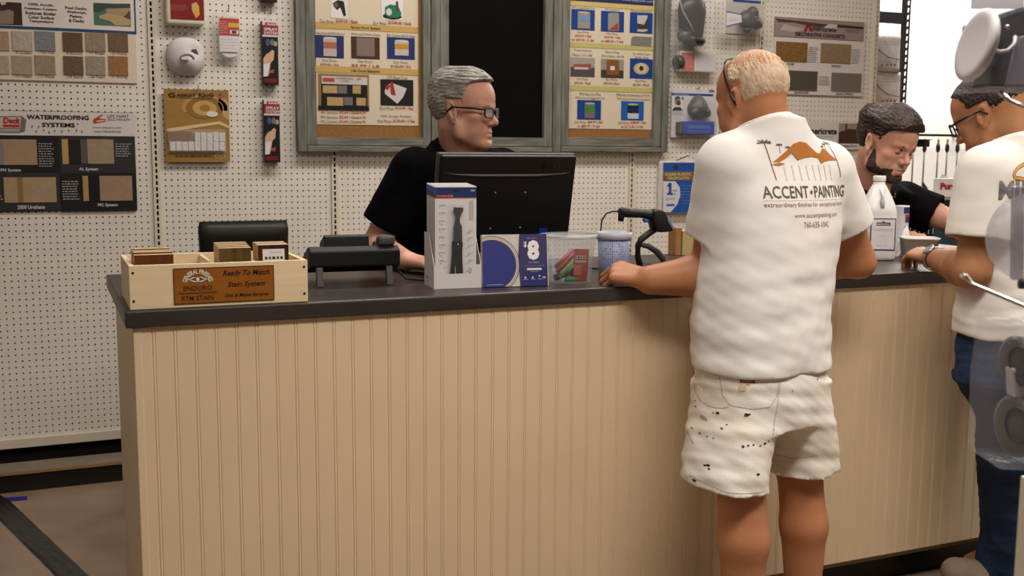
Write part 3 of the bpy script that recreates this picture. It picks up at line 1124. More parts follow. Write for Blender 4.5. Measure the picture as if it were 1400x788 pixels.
# ---------------------------------------------------------- spray kits: one kind, three copies
kit = thing('spray_kit_box', 'tall dark spray kit box with a red and white head, middle one of its column', 'boxed product', (*wz(369, 117, -0.03), 0)[:1] + (-0.03,) + wz(369, 117, -0.03)[1:], 'spray kits hanging in a column left of the cork board')
p = WallPrint(-0.042)
x0, z0, x1, z1 = p.R(358.5, 29, 380.5, 115.5)
M_SBOX = mat('spray_box', '221a18', rough=0.4, noise=0.1)
b = MB(); b.box((x0, -0.042, z0), (x1, -0.006, z1), M_SBOX, bev=0.0015); b.build('carton', M_SBOX, kit)
P = WallPrint(-0.0424)
P.prect(358.6, 29, 380.4, 34.5, 'cfc5c2', 1)
P.ppoly([(362, 31), (366, 30), (365, 34), (362, 34)], 'b3352c', 2)
P.ptext('PREVAL', 367, 30.8, 378, 33.6, 'b3352c', 2, bold=0.03)
P.prect(358.6, 34.5, 380.4, 48, '8c2e2c', 1)
P.ptext('SPRAY', 361, 38, 379.5, 42.4, 'dccfcb', 2, bold=0.02)
P.ptext('SYSTEM', 361, 43.3, 379.5, 47.3, 'dccfcb', 2, bold=0.02)
P.prect(358.6, 48, 380.4, 50.5, 'cfc5c2', 1)
P.prect(359.5, 51.5, 379.5, 106, '14100f', 1)
P.pdisc(366, 58, 3, 5, '3b4f78', 2, n=14)
P.pdisc(372, 58, 3, 4.5, '7d6a4c', 2, n=14)
P.pdisc(376.5, 60, 2.5, 3.5, 'a49a90', 2, n=14)
P.ppoly([(372, 68), (375, 70), (374, 82), (370, 86), (367, 104), (360, 105), (360, 80), (364, 74), (368, 72)], 'c6a184', 3)
P.ppoly([(360, 88), (369, 86), (366, 104), (360, 105)], 'd5cfca', 4)
P.ppoly([(368, 96), (375, 95), (374, 100), (368, 100)], 'a8483c', 3)
P.prect(361, 107, 378.5, 113, '6a1c1c', 1)
P.build('printing', None, kit)
x0, z0, x1, z1 = p.R(356, 24, 380.5, 29)
b = MB(); b.box((x0, -0.032, z0), (x1, -0.029, z1 - 0.001), M_CLEAR); b.build('hang_tab', M_CLEAR, kit)
hook(kit, 371, 15, 0.05)
dz = wz(369, 117, -0.03)[1] - wz(369, 223, -0.03)[1]
lo = copy_tree(kit); lo.location.z -= dz
lo['label'] = 'tall dark spray kit box with a red and white head, lowest of its column'
up = copy_tree(kit); up.location.z += dz + 0.015
up['label'] = 'spray kit box at the top edge of the photo, only its dark lower end showing'

# ---------------------------------------------------------- respirators
M_RUB = mat('respirator_rubber', '2b2726', rough=0.35, noise=0.12, nscale=20)
M_RUBG = mat('respirator_grey', '4a4645', rough=0.4, noise=0.1, nscale=20)
M_CLEAR2 = clear_plastic('clear_blister', op=0.06)
t = wall_thing('respirator_package', 'black full respirator in a clear bag right of the right cork board, top', 'respirator', 922, -20, 975, 70)
cx, cz = wz(947, 30, -0.06)
b = MB()
prof = [(0.0, -0.125), (0.035, -0.118), (0.058, -0.09), (0.066, -0.05), (0.07, 0.0), (0.075, 0.05), (0.07, 0.095), (0.04, 0.12), (0.0, 0.125)]
b.lathe(prof, (cx, -0.05, cz), M_RUB, n=28, sx=1.05, sy=0.6)
b.build('face_piece', M_RUB, t)
b = MB(); b.lathe([(0, 0), (0.05, 0), (0.054, 0.01), (0.054, 0.03), (0.046, 0.036), (0, 0.036)], (cx + 0.008, -0.06, cz - 0.10), M_RUB, ax=Euler((math.radians(25), math.radians(12), 0)).to_matrix()); b.build('filter', M_RUB, t)
b = MB(); b.lathe([(0, 0), (0.032, 0), (0.036, 0.008), (0.036, 0.022), (0, 0.026)], (cx - 0.045, -0.055, cz - 0.07), M_RUBG, ax=Euler((math.radians(80), 0, math.radians(-30))).to_matrix()); b.build('filter', M_RUBG, t)
b = MB(); b.tube([(cx - 0.075, -0.05, cz + 0.11), (cx - 0.07, -0.075, cz + 0.05), (cx - 0.03, -0.098, cz - 0.03), (cx - 0.008, -0.09, cz - 0.06)], 0.004, mat('strap_grey', '8a837d', rough=0.6), n=6); b.build('strap', None, t)
p = WallPrint(-0.1)
x0, z0, x1, z1 = p.R(924, -25, 971, 68)
b = MB(); b.box((x0, -0.112, z0), (x1, -0.004, z1), M_CLEAR2, bev=0.02, seg=3); b.build('bag', M_CLEAR2, t)

t = wall_thing('filter_package', 'clear pack of filters with a salmon and white label, under the black respirator', 'package', 921, 70, 978, 100)
p = WallPrint(-0.05)
x0, z0, x1, z1 = p.R(930, 71, 978, 98)
M_CARD = mat('white_card', 'd3cbc6', rough=0.6)
b = MB(); b.box((x0, -0.05, z0), (x1, -0.01, z1), M_CARD, bev=0.002); b.build('carton', M_CARD, t)
P = WallPrint(-0.0505)
P.prect(931.5, 72, 949.5, 97, 'bf5f56', 1)
P.prect(950, 72, 976, 97, 'cfc7c4', 1)
P.plines(952, 75, 974, 94, 7, 'b5aeab', 2, 0.25)
P.plines(934, 76, 947, 92, 5, 'd79c94', 2, 0.25)
P.build('printing', None, t)
cx, cz = wz(928, 85, -0.035)
b = MB(); b.lathe([(0, -0.018), (0.032, -0.018), (0.036, -0.01), (0.036, 0.01), (0.03, 0.018), (0, 0.018)], (cx, -0.035, cz), M_RUBG, ax=Euler((0, math.radians(80), 0)).to_matrix()); b.build('filter', M_RUBG, t)
x0, z0, x1, z1 = p.R(920, 69, 979, 101)
b = MB(); b.box((x0, -0.056, z0), (x1, -0.004, z1), M_CLEAR2, bev=0.008); b.build('blister', M_CLEAR2, t)

t = wall_thing('respirator_card', 'white card with grey half-mask respirator and blue box, above the drop cloth bag', 'respirator', 917, 122, 980, 189)
board(t, 'card', 918, 121.5, 979, 188.5, 0.012, 0.016, mat('card_white', 'cbc5c3', rough=0.5))
P = WallPrint(-0.0164)
P.prect(918.5, 128, 975, 131, '27418c', 1)
P.ptext('3M', 969, 122.5, 976.5, 126.5, 'b02a22', 1, bold=0.05)
P.ptext('Paint Project', 922, 128.4, 941, 130.6, 'c9ccd8', 2)
P.prect(918.5, 132, 933, 151, 'd6cfca', 1)
P.pdisc(926, 138, 4, 5.5, '8a5f48', 2, n=16)
P.ppoly([(922, 136), (923, 132.5), (928, 131.5), (930.5, 135), (926, 135)], '2a1c14', 3)
P.pdisc(928, 141, 2.5, 3.2, '23201f', 3, n=14)
P.ppoly([(919, 151), (922, 146.5), (930, 146.5), (933, 151)], '1d1918', 3)
P.pdisc(933, 134.5, 1.8, 2, '27418c', 2, n=12)
P.plines(919, 153, 938, 158, 3, '8d8986', 1, 0.25)
P.build('printing', None, t)
cx, cz = wz(958, 148, -0.05)
b = MB()
rings = []
for i in range(9):
    a = i / 8
    ring = []
    for k in range(24):
        th = 2 * math.pi * k / 24
        r_ = (1 - a ** 2.4) * 0.062 + 0.004
        px_, pz_ = r_ * math.cos(th) * 0.92, r_ * math.sin(th) * (1.05 if math.sin(th) > 0 else 0.85)
        px_ *= 1 - 0.35 * max(0, math.sin(th))
        ring.append((cx + px_, -0.018 - 0.062 * a, cz + pz_))
    rings.append(ring)
b.loft(rings, M_RUBG); b.build('half_mask', M_RUBG, t)
for sx in (-1, 1):
    b = MB(); b.lathe([(0, -0.012), (0.024, -0.012), (0.027, -0.006), (0.027, 0.008), (0.02, 0.014), (0, 0.014)], (cx + sx * 0.037, -0.05, cz - 0.018), M_RUB, ax=Euler((math.radians(70), 0, sx * math.radians(35))).to_matrix(), n=20); b.build('filter', M_RUB, t)
p = WallPrint(-0.055)
x0, z0, x1, z1 = p.R(929, 166, 977, 184)
M_BLUEBOX = mat('blue_band', '1d3f96', rough=0.35, noise=0.06)
b = MB(); b.box((x0 + 0.022, -0.055, z0), (x1, -0.017, z1), M_BLUEBOX, bev=0.003); b.build('blue_box', M_BLUEBOX, t)
P = WallPrint(-0.0555)
P.plines(940, 171, 974, 176, 2, '6f8ac6', 1, 0.35)
P.plines(940, 178, 972, 183, 3, '5b79bc', 1, 0.3)
P.build('box_print', None, t)
b = MB(); b.box((x0, -0.05, z0), (x0 + 0.021, -0.017, z1 - 0.004), M_RUBG, bev=0.004); b.build('filter_pack', M_RUBG, t)
x0, z0, x1, z1 = p.R(926, 131, 978, 186)
b = MB(); b.box((x0, -0.088, z0), (x1, -0.0165, z1), M_CLEAR2, bev=0.02, seg=3); b.build('blister', M_CLEAR2, t)
hook(t, 956, 120, 0.03)

t = wall_thing('respirator_package', 'grey respirator in a clear blister left of the decorative concrete board', 'respirator', 992, -10, 1046, 50)
p = WallPrint(-0.004)
board(t, 'card', 993, -14, 1046, 47, 0.002, 0.006, mat('card_grey', 'bdb3a8', rough=0.6))
P = WallPrint(-0.0065)
P.prect(1002, 0.5, 1044, 4, '27418c', 1)
P.build('printing', None, t)
cx, cz = wz(1024, 27, -0.06)
b = MB(); b.ball((cx, -0.05, cz), (0.055, 0.04, 0.05), M_RUBG, n=24); b.ball((cx + 0.025, -0.055, cz + 0.035), (0.032, 0.03, 0.035), M_RUBG, n=18); b.build('half_mask', M_RUBG, t)
b = MB(); b.lathe([(0, -0.02), (0.03, -0.02), (0.034, -0.01), (0.034, 0.012), (0.026, 0.02), (0, 0.02)], (cx + 0.05, -0.06, cz - 0.012), M_RUB, ax=Euler((math.radians(70), 0, math.radians(40))).to_matrix(), n=20); b.build('filter', M_RUB, t)
b = MB(); b.lathe([(0, -0.012), (0.018, -0.012), (0.02, 0.0), (0.02, 0.01), (0, 0.012)], (cx - 0.018, -0.07, cz - 0.055), M_RUB, n=16); b.build('valve', M_RUB, t)
P = WallPrint(-0.098)
P.ppoly([(993, 15), (1015, 19.5), (1016, 31), (993, 37.5)], '2b3f86', 1)
P.ppoly([(993, 17), (1013.5, 20.5), (1014, 30), (993, 35.5)], 'd8d2cc', 2)
P.plines(996, 24, 1008, 30, 3, '8d8986', 3, 0.25)
P.build('label_print', None, t)
p = WallPrint(-0.1)
x0, z0, x1, z1 = p.R(989, 2, 1043, 50)
b = MB(); b.box((x0, -0.105, z0), (x1, -0.007, z1), M_CLEAR2, bev=0.02, seg=3); b.build('blister', M_CLEAR2, t)

# ---------------------------------------------------------- drop cloth bag
t = wall_thing('drop_cloth_bag', 'blue and white bag of clear plastic drop cloth hanging on a long hook', 'package', 900, 221, 951, 292)
M_BAG = mat('milky_film', 'c9c0b6', rough=0.3, noise=0.05, nscale=30, bump=0.3, bscale=40)
p = WallPrint(-0.03)
x0, z0, x1, z1 = p.R(901.5, 220, 950.5, 291.5)
b = MB(); b.box((x0, -0.03, z0), (x1, -0.006, z1), M_BAG, bev=0.009, seg=3); b.build('bag', M_BAG, t)
P = WallPrint(-0.0305)
P.prect(906, 222.5, 948.5, 291, '1f4f9c', 1)
P.prect(907, 234.5, 948.5, 247, '7a5a34', 2)
P.ptext('CLEAR PLASTIC', 909, 236.3, 945, 240.4, 'cdbf9c', 3, bold=0.02)
P.ptext('DROPCLOTH', 913, 241.7, 942, 245.6, 'cdbf9c', 3, bold=0.02)
P.ppoly([(906.2, 248), (923, 248), (929, 256), (930, 267), (926, 279), (917, 290), (906.2, 290)], 'd2ccc8', 3)
P.ppoly([(911, 255), (914.5, 250), (918, 250.3), (917.6, 264), (919.5, 264.2), (919.4, 267), (911.6, 266.4), (911.7, 263.6), (913.8, 263.8), (914.2, 255.5)], '1f4f9c', 4)
P.ptext('mil', 919, 258.5, 925, 262.5, '3f64a8', 4)
P.ptext('thick', 918, 263.5, 924, 267, '3f64a8', 4)
P.plines(910, 270, 924, 274, 2, '5c7ab2', 4, 0.35)
P.prect(911, 279, 922, 282, '3f64a8', 4)
P.plines(931, 252, 946, 280, 7, '6d8fc8', 4, 0.22)
P.pdisc(923.5, 229, 4, 3, '24314e', 2)
P.build('printing', None, t)
pa, pb_ = atY(927, 222, -0.02), atY(943, 214, -0.075)
b = MB(); b.tube([(pa.x, 0.0, pa.z + 0.01), (pa.x, -0.02, pa.z + 0.012), (pb_.x - 0.01, -0.06, pb_.z), (pb_.x, -0.075, pb_.z + 0.006)], 0.003, M_HOOK, n=8); b.build('hook', M_HOOK, t)

# red striped strip half hidden by the customer
t = wall_thing('hang_strip', 'narrow red and white printed strip beside the customer with the palm tree shirt', 'package', 984, 172, 1001, 196)
board(t, 'strip', 984.5, 168, 1001, 215, 0.004, 0.012, mat('strip_white', 'd1c7c2', rough=0.5))
P = WallPrint(-0.0125)
P.prect(986.5, 168, 990.5, 215, 'b0302c', 1)
P.prect(994, 168, 996, 215, '8d8683', 1)
P.build('printing', None, t)

# ---------------------------------------------------------- decorative concrete boards
t = wall_thing('sample_board', 'decorative concrete sample board with four stone swatches, above the bearded clerk', 'sample board', 1057, 25, 1182, 135)
board(t, 'board', 1058, 26.5, 1181.5, 130, 0.002, 0.010, mat('board_white', 'd6cbc4', rough=0.5, noise=0.02))
P = WallPrint(-0.0105)
za = wz(1120, 31.5, -0.0105)[1]
P.prect(1058.4, 26.8, 1181.3, 53.5, '8d4f52', 1)
P.prect(1059, 27.4, 1180.7, 52.8, '98867f', 2)
P.ppoly([(1059, 25), (1135, 34), (1120, 38), (1085, 31), (1064, 30)], '4b3c3a', 3)
P.ppoly([(1072, 33), (1100, 40), (1085, 44), (1066, 41)], 'bba79f', 3)
P.ppoly([(1132, 33), (1144, 34), (1143, 41), (1125, 39)], 'c8bcb8', 4)
P.ppoly([(1145, 33.5), (1180, 37), (1180, 40), (1145, 37.5)], '3a302e', 4)
P.ppoly([(1098.5, 43.5), (1103, 31.5), (1106, 31.5), (1111, 43.5), (1107.5, 43.5), (1104.5, 37), (1102, 43.5)], '8c1f22', 5)
P.ptext('mericrete', 1110, 36.5, 1143, 43.2, '2b2322', 5, bold=0.02)
P.ptext('DECORATIVE CONCRETE', 1087, 45.8, 1155, 51, '201a1a', 5, bold=0.03)
P.ptext('www.americrete.com', 1154, 40, 1176, 42.4, '6a4540', 5)
P.ptext('(800) 772-9090', 1157, 43.5, 1173, 45.8, '6a4540', 5)
P.plines(1105, 64, 1119, 86, 8, '4d4745', 3, 0.3)
P.plines(1164.5, 67, 1176.5, 88, 8, '4d4745', 3, 0.3)
P.plines(1119.5, 104, 1135.5, 117, 5, '4d4745', 3, 0.3)
for tx, u0, u1, v in (('STAMP', 1076, 1086, 86.3), ('TEXTURE', 1136, 1149, 89.2), ('RESURFACER', 1086, 1105, 125.2), ('MICRO-TOPPING', 1143, 1166, 127.2)):
    P.ptext(tx, u0, v, u1, v + 2.8, '4d4745', 3, bold=0.02)
P.build('printing', None, t)
for (u0, v0, u1, v1, c, nz) in ((1061.5, 57.5, 1104, 84, '84602f', 0.3), (1122.5, 60, 1163.5, 86, '8f7757', 0.16), (1075.5, 97, 1117.5, 123.5, '554b40', 0.04), (1137, 100, 1177.5, 125, '766b5e', 0.05)):
    board(t, 'stone_swatch', u0, v0, u1, v1, 0.0105, 0.0145, mat('swatch_' + c, c, rough=0.6, noise=nz, nscale=70, bump=0.4 if nz > .1 else 0.05, bscale=110))

t = wall_thing('sample_board', 'lower concrete sample board with a dark floor picture, partly behind the bearded clerk', 'sample board', 1060, 166, 1182, 204)
board(t, 'board', 1060, 166, 1179, 204, 0.002, 0.010, mat('board_white', 'd6cbc4'))
P = WallPrint(-0.0105)
P.ppoly([(1088, 185), (1095, 168.5), (1099, 168.5), (1105, 185), (1101, 185), (1097, 176), (1092.5, 185)], '8c1f22', 3)
P.ptext('mericrete', 1106, 175.5, 1144, 183.6, '201b1b', 3, bold=0.03)
P.plines(1108, 186, 1143, 188, 1, '9a918c', 3, 0.3)
P.prect(1146.5, 169, 1175.5, 196, '4a2f27', 3)
P.ppoly([(1146.5, 169), (1175.5, 169), (1175.5, 178), (1160, 176), (1146.5, 181)], '9a8678', 4)
P.prect(1155, 169, 1158, 177, '5a463c', 5)
P.ptext('Orange Floor', 1149, 198.3, 1172, 201.5, '3d3533', 3, bold=0.02)
P.build('printing', None, t)

# ================================================================== ON AND BEHIND THE COUNTER
def frame(a, b_):
    """local frame: origin a, x towards b, y away from the camera, z up"""
    a, b_ = Vector(a), Vector(b_)
    x = (b_ - a); x.z = 0; x.normalize()
    y = Vector((-x.y, x.x, 0))
    M = Matrix(((x.x, y.x, 0, a.x), (x.y, y.y, 0, a.y), (0, 0, 1, a.z), (0, 0, 0, 1)))
    return M, (b_ - a).length


def local(M, p):
    return M.inverted() @ Vector(p)


def mb(M):
    b = MB(); b.M = M
    return b


TZ = TOPZ + 0.0006
M_PINE = mat('pale_birch', 'ddc49c', rough=0.55, noise=0.07, nscale=14, stretch=(0.25, 1, 3), bump=0.05, bscale=40)

# ---------------------------------------------------------- stain sample box
A, Bc = atZ(178.3, 425.1, TZ), atZ(421.9, 412.8, TZ)
A.y = Bc.y = -2.2995
M, W = frame(A, Bc)
H, D, TH = 0.098, 0.262, 0.012
t = thing('sample_box', 'pale wooden sample box with an orange stain plaque at the left end of the counter', 'sample box', A)
b = mb(M); b.box((0, 0, 0), (W, TH, H), M_PINE, bev=0.0012); b.build('front_board', M_PINE, t)
b = mb(M); b.box((0, D - TH, 0), (W, D, H), M_PINE, bev=0.0012); b.build('back_board', M_PINE, t)
for x0 in (0, W - TH):
    b = mb(M); b.box((x0, TH + 0.0003, 0), (x0 + TH, D - TH - 0.0003, H), M_PINE, bev=0.0012); b.build('side_board', M_PINE, t)
b = mb(M); b.box((TH, TH, 0), (W - TH, D - TH, 0.008), M_PINE); b.build('bottom', M_PINE, t)
for fx in (0.46, 0.70):
    b = mb(M); b.box((W * fx, TH + 0.0004, 0.0085), (W * fx + 0.009, D - TH - 0.0004, H - 0.004), M_PINE, bev=0.001); b.build('divider', M_PINE, t)
M_SCREW = mat('black_screw', '151210', rough=0.4)
for (fx, fz) in ((0.021, 0.84), (0.021, 0.2), (0.979, 0.84), (0.979, 0.2)):
    b = mb(M); b.lathe([(0, 0), (0.0028, 0), (0.0028, 0.0012), (0, 0.0014)], (W * fx, 0, H * fz), M_SCREW, n=12, ax=Euler((math.radians(90), 0, 0)).to_matrix()); b.build('screw', M_SCREW, t)
X = (M.to_3x3() @ Vector((1, 0, 0))); Y = (M.to_3x3() @ Vector((0, 1, 0)))
px0, px1, pz0, pz1 = W * 0.236, W * 0.801, H * 0.085, H * 0.905
b = mb(M); b.box((px0, -0.0016, pz0), (px1, -0.0001, pz1), mat('plaque_orange', '8f5317', rough=0.4, noise=0.1, nscale=30, stretch=(0.2, 1, 2)))
pl = b.build('plaque', None, t)
P = Print(M @ Vector((px0, -0.0019, pz0)), X, (0, 0, 1), -Y, 0.0003)
w_, h_ = px1 - px0, pz1 - pz0
for (a, c, d, e) in ((0, 0, 1, .018), (0, .982, 1, 1), (0, 0, .007, 1), (.993, 0, 1, 1)):
    P.rect(a * w_, c * h_, d * w_, e * h_, '2d1d0e', 1)
INK = '20150c'
P.text('Ready To Match', .485 * w_, .70 * h_, .955 * w_, .90 * h_, INK, 2, bold=0.012, shear=0.25)
P.text('Stain System', .53 * w_, .385 * h_, .905 * w_, .575 * h_, INK, 2, bold=0.012, shear=0.25)
P.text('Oak & Maple Samples', .50 * w_, .12 * h_, .94 * w_, .235 * h_, INK, 2, bold=0.012, shear=0.25)
P.text('ENDURO', .095 * w_, .37 * h_, .375 * w_, .50 * h_, '3b2712', 2, bold=0.01)
P.text('RTM STAIN', .075 * w_, .09 * h_, .385 * w_, .225 * h_, '3b2712', 2, bold=0.01)
P.rect(.04 * w_, .285 * h_, .42 * w_, .30 * h_, '4a3218', 2)
P.rect(.04 * w_, .325 * h_, .42 * w_, .332 * h_, '4a3218', 2)
cxl, cyl = .235 * w_, .60 * h_
P.text('GENERAL FINISHES', 0, 0, 1, .135 * h_, 'd9cfbb', 3, bold=0.03, arc=(cxl, cyl - .07 * h_, .30 * h_, 168, 12))
P.poly([(cxl - .095 * w_, cyl + .08 * h_), (cxl - .04 * w_, cyl + .15 * h_), (cxl, cyl + .12 * h_), (cxl + .04 * w_, cyl + .15 * h_), (cxl + .095 * w_, cyl + .08 * h_), (cxl + .04 * w_, cyl - .0 * h_), (cxl - .04 * w_, cyl - .0 * h_)], 'c9bfab', 2)
P.poly([(cxl - .07 * w_, cyl + .08 * h_), (cxl - .03 * w_, cyl + .12 * h_), (cxl + .03 * w_, cyl + .12 * h_), (cxl + .07 * w_, cyl + .08 * h_), (cxl, cyl + .02 * h_)], '4a4038', 3)
P.disc(cxl, cyl + .08 * h_, .016 * w_, .05 * h_, 'ded7cc', 4, n=14)
P.build('plaque_print', None, pl)


# sample blocks standing in the box: every block a thing
def grain(c1, c2):
    return mat('stain_%s' % c1, c1, rough=0.4, color2=c2, nscale=30, stretch=(2.2, 1, 0.35), detail=5)


M_RAW = mat('raw_maple', 'c9ab82', rough=0.6, noise=0.08, nscale=25, stretch=(0.3, 1, 1))


def block(x0, x1, y0, th, ztop, stain, label, group, sticker=False):
    o = M @ Vector(((x0 + x1) / 2, y0 + th / 2, 0.0088))
    tt = thing('stain_sample_block', label, 'sample block', o, group)
    b = mb(M); b.box((x0, y0 + 0.0012, 0.0088), (x1, y0 + th, ztop), M_RAW, bev=0.0008); b.build('block', M_RAW, tt)
    b = mb(M); b.box((x0 + 0.0004, y0, 0.0092), (x1 - 0.0004, y0 + 0.0010, ztop - 0.0006), stain); f = b.build('stained_face', stain, tt)
    if sticker:
        P = Print(M @ Vector((x0, y0 - 0.0003, 0)), X, (0, 0, 1), -Y, 0.0002)
        sx, sz = (x1 - x0), ztop
        P.rect(.15 * sx, sz - .040, .86 * sx, sz - .010, 'ddd5d0', 1)
        P.text('(888) 555 KILN DRY', .24 * sx, sz - .0335, .80 * sx, sz - .0275, '2c2624', 2, bold=.03) if False else P.lines(.22 * sx, sz - .036, .82 * sx, sz - .026, 1, '2c2624', 2, .6)
        P.lines(.4 * sx, sz - .020, .82 * sx, sz - .016, 1, '7c7470', 2, .3)
        P.build('sticker', None, tt)


S1 = grain('693713', '502708'); S2 = grain('6b4e22', '3f3513'); S3 = grain('47220f', '241008')
ords = ['front', 'second', 'third', 'fourth', 'rearmost']
for k in range(4):
    block(W * .035 + .001, W * .25, .033 + k * .0215 + (.012 if k > 1 else 0), .0195, .118 + .004 * (k > 0) + (.003 if k == 3 else 0), S1,
          '%s reddish-brown sample block at the left end of the sample box' % ords[k], 'sample blocks standing in the sample box')
for k in range(4):
    block(W * .503, W * .688, .033 + k * .0212, .0193, .128 + .0022 * k, S2,
          '%s olive-brown striped sample block in the middle of the sample box' % ords[k], 'sample blocks standing in the sample box')
for k in range(3):
    block(W * .735, W * .918, .052 + k * .0215 + .004 * (k == 2), .0195, .131 + .001 * k, S3,
          ['front dark walnut sample block with a white sticker, right in the sample box', 'second dark walnut sample block behind the stickered one',
           'rearmost dark walnut sample block behind the stickered one'][k], 'sample blocks standing in the sample box', sticker=(k == 0))

# ---------------------------------------------------------- black desk phone seen from behind
A, Bc = atZ(434, 393.8, TZ), atZ(540, 390, TZ)
M, W = frame(A, Bc)
t = thing('desk_phone', 'black desk phone seen from behind on two grey feet', 'phone', A)
M_PH = mat('phone_black', '1d1b1b', rough=0.45, spec=0.25, noise=0.08, nscale=30)
M_PHG = mat('phone_grey', '4a4846', rough=0.5, noise=0.06, nscale=30)
b = mb(M)
b.prism([(-.018, .012, .052), (-.018, .012, .092), (-.018, .04, .103), (-.018, .19, .045), (-.018, .19, .022), (-.018, .05, .034)], (W + .036, 0, 0), M_PH, bev=0.004)
b.build('body', M_PH, t)
b = mb(M)
b.prism([(.028, .045, .098), (.028, .05, .128), (.028, .062, .131), (.028, .13, .104), (.028, .13, .075)], (.118, 0, 0), M_PH, bev=0.003)
b.build('display', M_PH, t)
b = mb(M); b.prism([(.0, .014, .05), (.0, .03, .05), (.0, .024, .001), (.0, .002, .001)], (.017, 0, 0), M_PHG, bev=0.002); b.build('foot', M_PHG, t)
b = mb(M); b.prism([(W - .02, .014, .05), (W - .02, .03, .05), (W - .02, .024, .001), (W - .02, .002, .001)], (.017, 0, 0), M_PHG, bev=0.002); b.build('foot', M_PHG, t)
b = mb(M)
b.box((W - .036, .03, .101), (W + .010, .07, .128), M_PHG, bev=0.009, seg=3)
b.build('handset', M_PHG, t)
b = mb(M); b.box((W - .030, .07, .085), (W + .006, .15, .105), M_PH, bev=0.008, seg=2); b.build('handset_grip', M_PH, t)
b = mb(M); b.tube([(W + .02, .10, .05), (W + .04, .11, .02), (W + .05, .08, .006), (W + .09, .05, .0045), (W + .13, .06, .0045), (W + .2, .13, .0045), (W + .3, .2, .0045)], 0.003, M_BLACK, n=8); b.build('cord', M_BLACK, t)

# ---------------------------------------------------------- office chair
t = thing('office_chair', 'black padded office chair behind the counter, only its backrest showing', 'chair', (.31, -.42, 0))
M_LEA = mat('black_leather', '16130f', rough=0.42, spec=0.3, noise=0.1, nscale=40, bump=0.06, bscale=160)
a0, a1 = atY(270, 303.5, -.30), atY(394, 303.5, -.30)
xc, hw, zt = (a0.x + a1.x) / 2, (a1.x - a0.x) / 2, a0.z
rings = []
for i in range(13):
    s_ = i / 12
    z = zt - .42 + .42 * s_
    e = (1 - max(0, (abs(s_ - .5) - .42) / .08) ** 2) if abs(s_ - .5) > .42 else 1
    ww = hw * (0.93 + 0.07 * s_) * (0.965 + 0.035 * e)
    th = .035 * (0.35 + 0.65 * math.sqrt(max(0, e)))
    ring = []
    for k in range(32):
        th_ = 2 * math.pi * k / 32
        cx_, cy_ = math.cos(th_), math.sin(th_)
        ring.append((xc + ww * math.copysign(abs(cx_) ** .35, cx_), -.30 + .03 * (1 - s_) * 0 - .04 * (s_ - .5) * 0 + th * math.copysign(abs(cy_) ** .6, cy_), z))
    rings.append(ring)
b = MB(); b.loft(rings, M_LEA); b.build('backrest', M_LEA, t)
b = MB(); b.box((xc - .23, -.80, .45), (xc + .23, -.36, .53), M_LEA, bev=.035, seg=4); b.build('seat', M_LEA, t)
b = MB(); b.tube([(xc, -.30, zt - .38), (xc, -.31, .42), (xc, -.50, .42)], .02, M_BLACK, n=8); b.build('back_bracket', M_BLACK, t)
b = MB(); b.tube([(xc, -.58, .45), (xc, -.58, .09)], .025, M_BLACK, n=12); b.build('gas_column', M_BLACK, t)
for k in range(5):
    an = 2 * math.pi * k / 5 + .3
    ex, ey = xc + .27 * math.cos(an), -.58 + .27 * math.sin(an)
    b = MB(); b.tube([(xc, -.58, .10), (ex, ey, .075)], [.024, .016], M_BLACK, n=8); lg = b.build('leg', M_BLACK, t)
    b = MB(); b.lathe([(0, -.012), (.024, -.012), (.026, 0), (.024, .012), (0, .012)], (ex, ey, .027), M_BLACK, n=16, ax=Euler((math.radians(90), 0, an)).to_matrix()); b.build('caster', M_BLACK, lg)

# ---------------------------------------------------------- monitor, seen from behind
t = thing('monitor', 'black flat computer monitor seen from behind on the counter', 'monitor', (.84, -1.80, TZ))
M_MON = mat('monitor_black', '0e0c0b', rough=0.36, spec=0.3, noise=0.08, nscale=20)
M_MONE = mat('monitor_edge', '3a3735', rough=0.4)
TL, TR = atY(599.5, 209.5, -1.885), atY(787, 209, -1.885)
W, tl = TR.x - TL.x, math.radians(12)
Mm = Matrix.Translation(TL) @ Matrix.Rotation(tl, 4, 'X')
hM = .262
b = mb(Mm); b.box((0, 0, -hM), (W, .022, 0), M_MONE, bev=0.004); sc = b.build('bezel', M_MONE, t)
b = mb(Mm); b.box((.006, -.016, -hM + .006), (W - .002, -.0002, -.003), M_MON, bev=0.006); bk = b.build('back_shell', M_MON, t)
b = mb(Mm); b.tube([(.02, -.017, -.052), (.05, -.018, -.058), (.13, -.0185, -.061), (W - .13, -.0185, -.061), (W - .05, -.018, -.057), (W - .02, -.017, -.052)], [.0006, .0022, .0042, .0042, .0022, .0006], mat('gloss_line', '4d4a47', rough=0.15), n=8); b.build('ridge', None, bk)
for (fx, fz) in ((.41, .43), (.63, .43), (.395, .84), (.615, .84)):
    b = mb(Mm); b.lathe([(0, 0), (.003, 0), (.0028, .0016), (0, .002)], (W * fx, -.0162, -hM * fz), M_STEEL, n=10, ax=Euler((math.radians(90), 0, 0)).to_matrix()); b.build('screw', M_STEEL, bk)
R3 = Mm.to_3x3()
P = Print(Mm @ Vector((0, -.0166, 0)), R3 @ Vector((1, 0, 0)), R3 @ Vector((0, 0, 1)), R3 @ Vector((0, -1, 0)), .0002)
P.text('acer', W * .735, -hM * .17, W * .895, -hM * .075, mat('gloss_black', '030303', rough=0.12), 1, bold=.03)
P.build('logo', None, bk)
b = mb(Mm); b.box((W * .76, -.018, -hM * .985), (W * .825, -.0165, -hM * .85), mat('blue_film', '0c2a86', rough=0.3)); b.build('blue_sticker', None, bk)
b = MB(); b.box((.80, -1.80, TZ + .01), (.88, -1.765, TZ + .20), M_MON, bev=.006); b.build('stand_neck', M_MON, t)
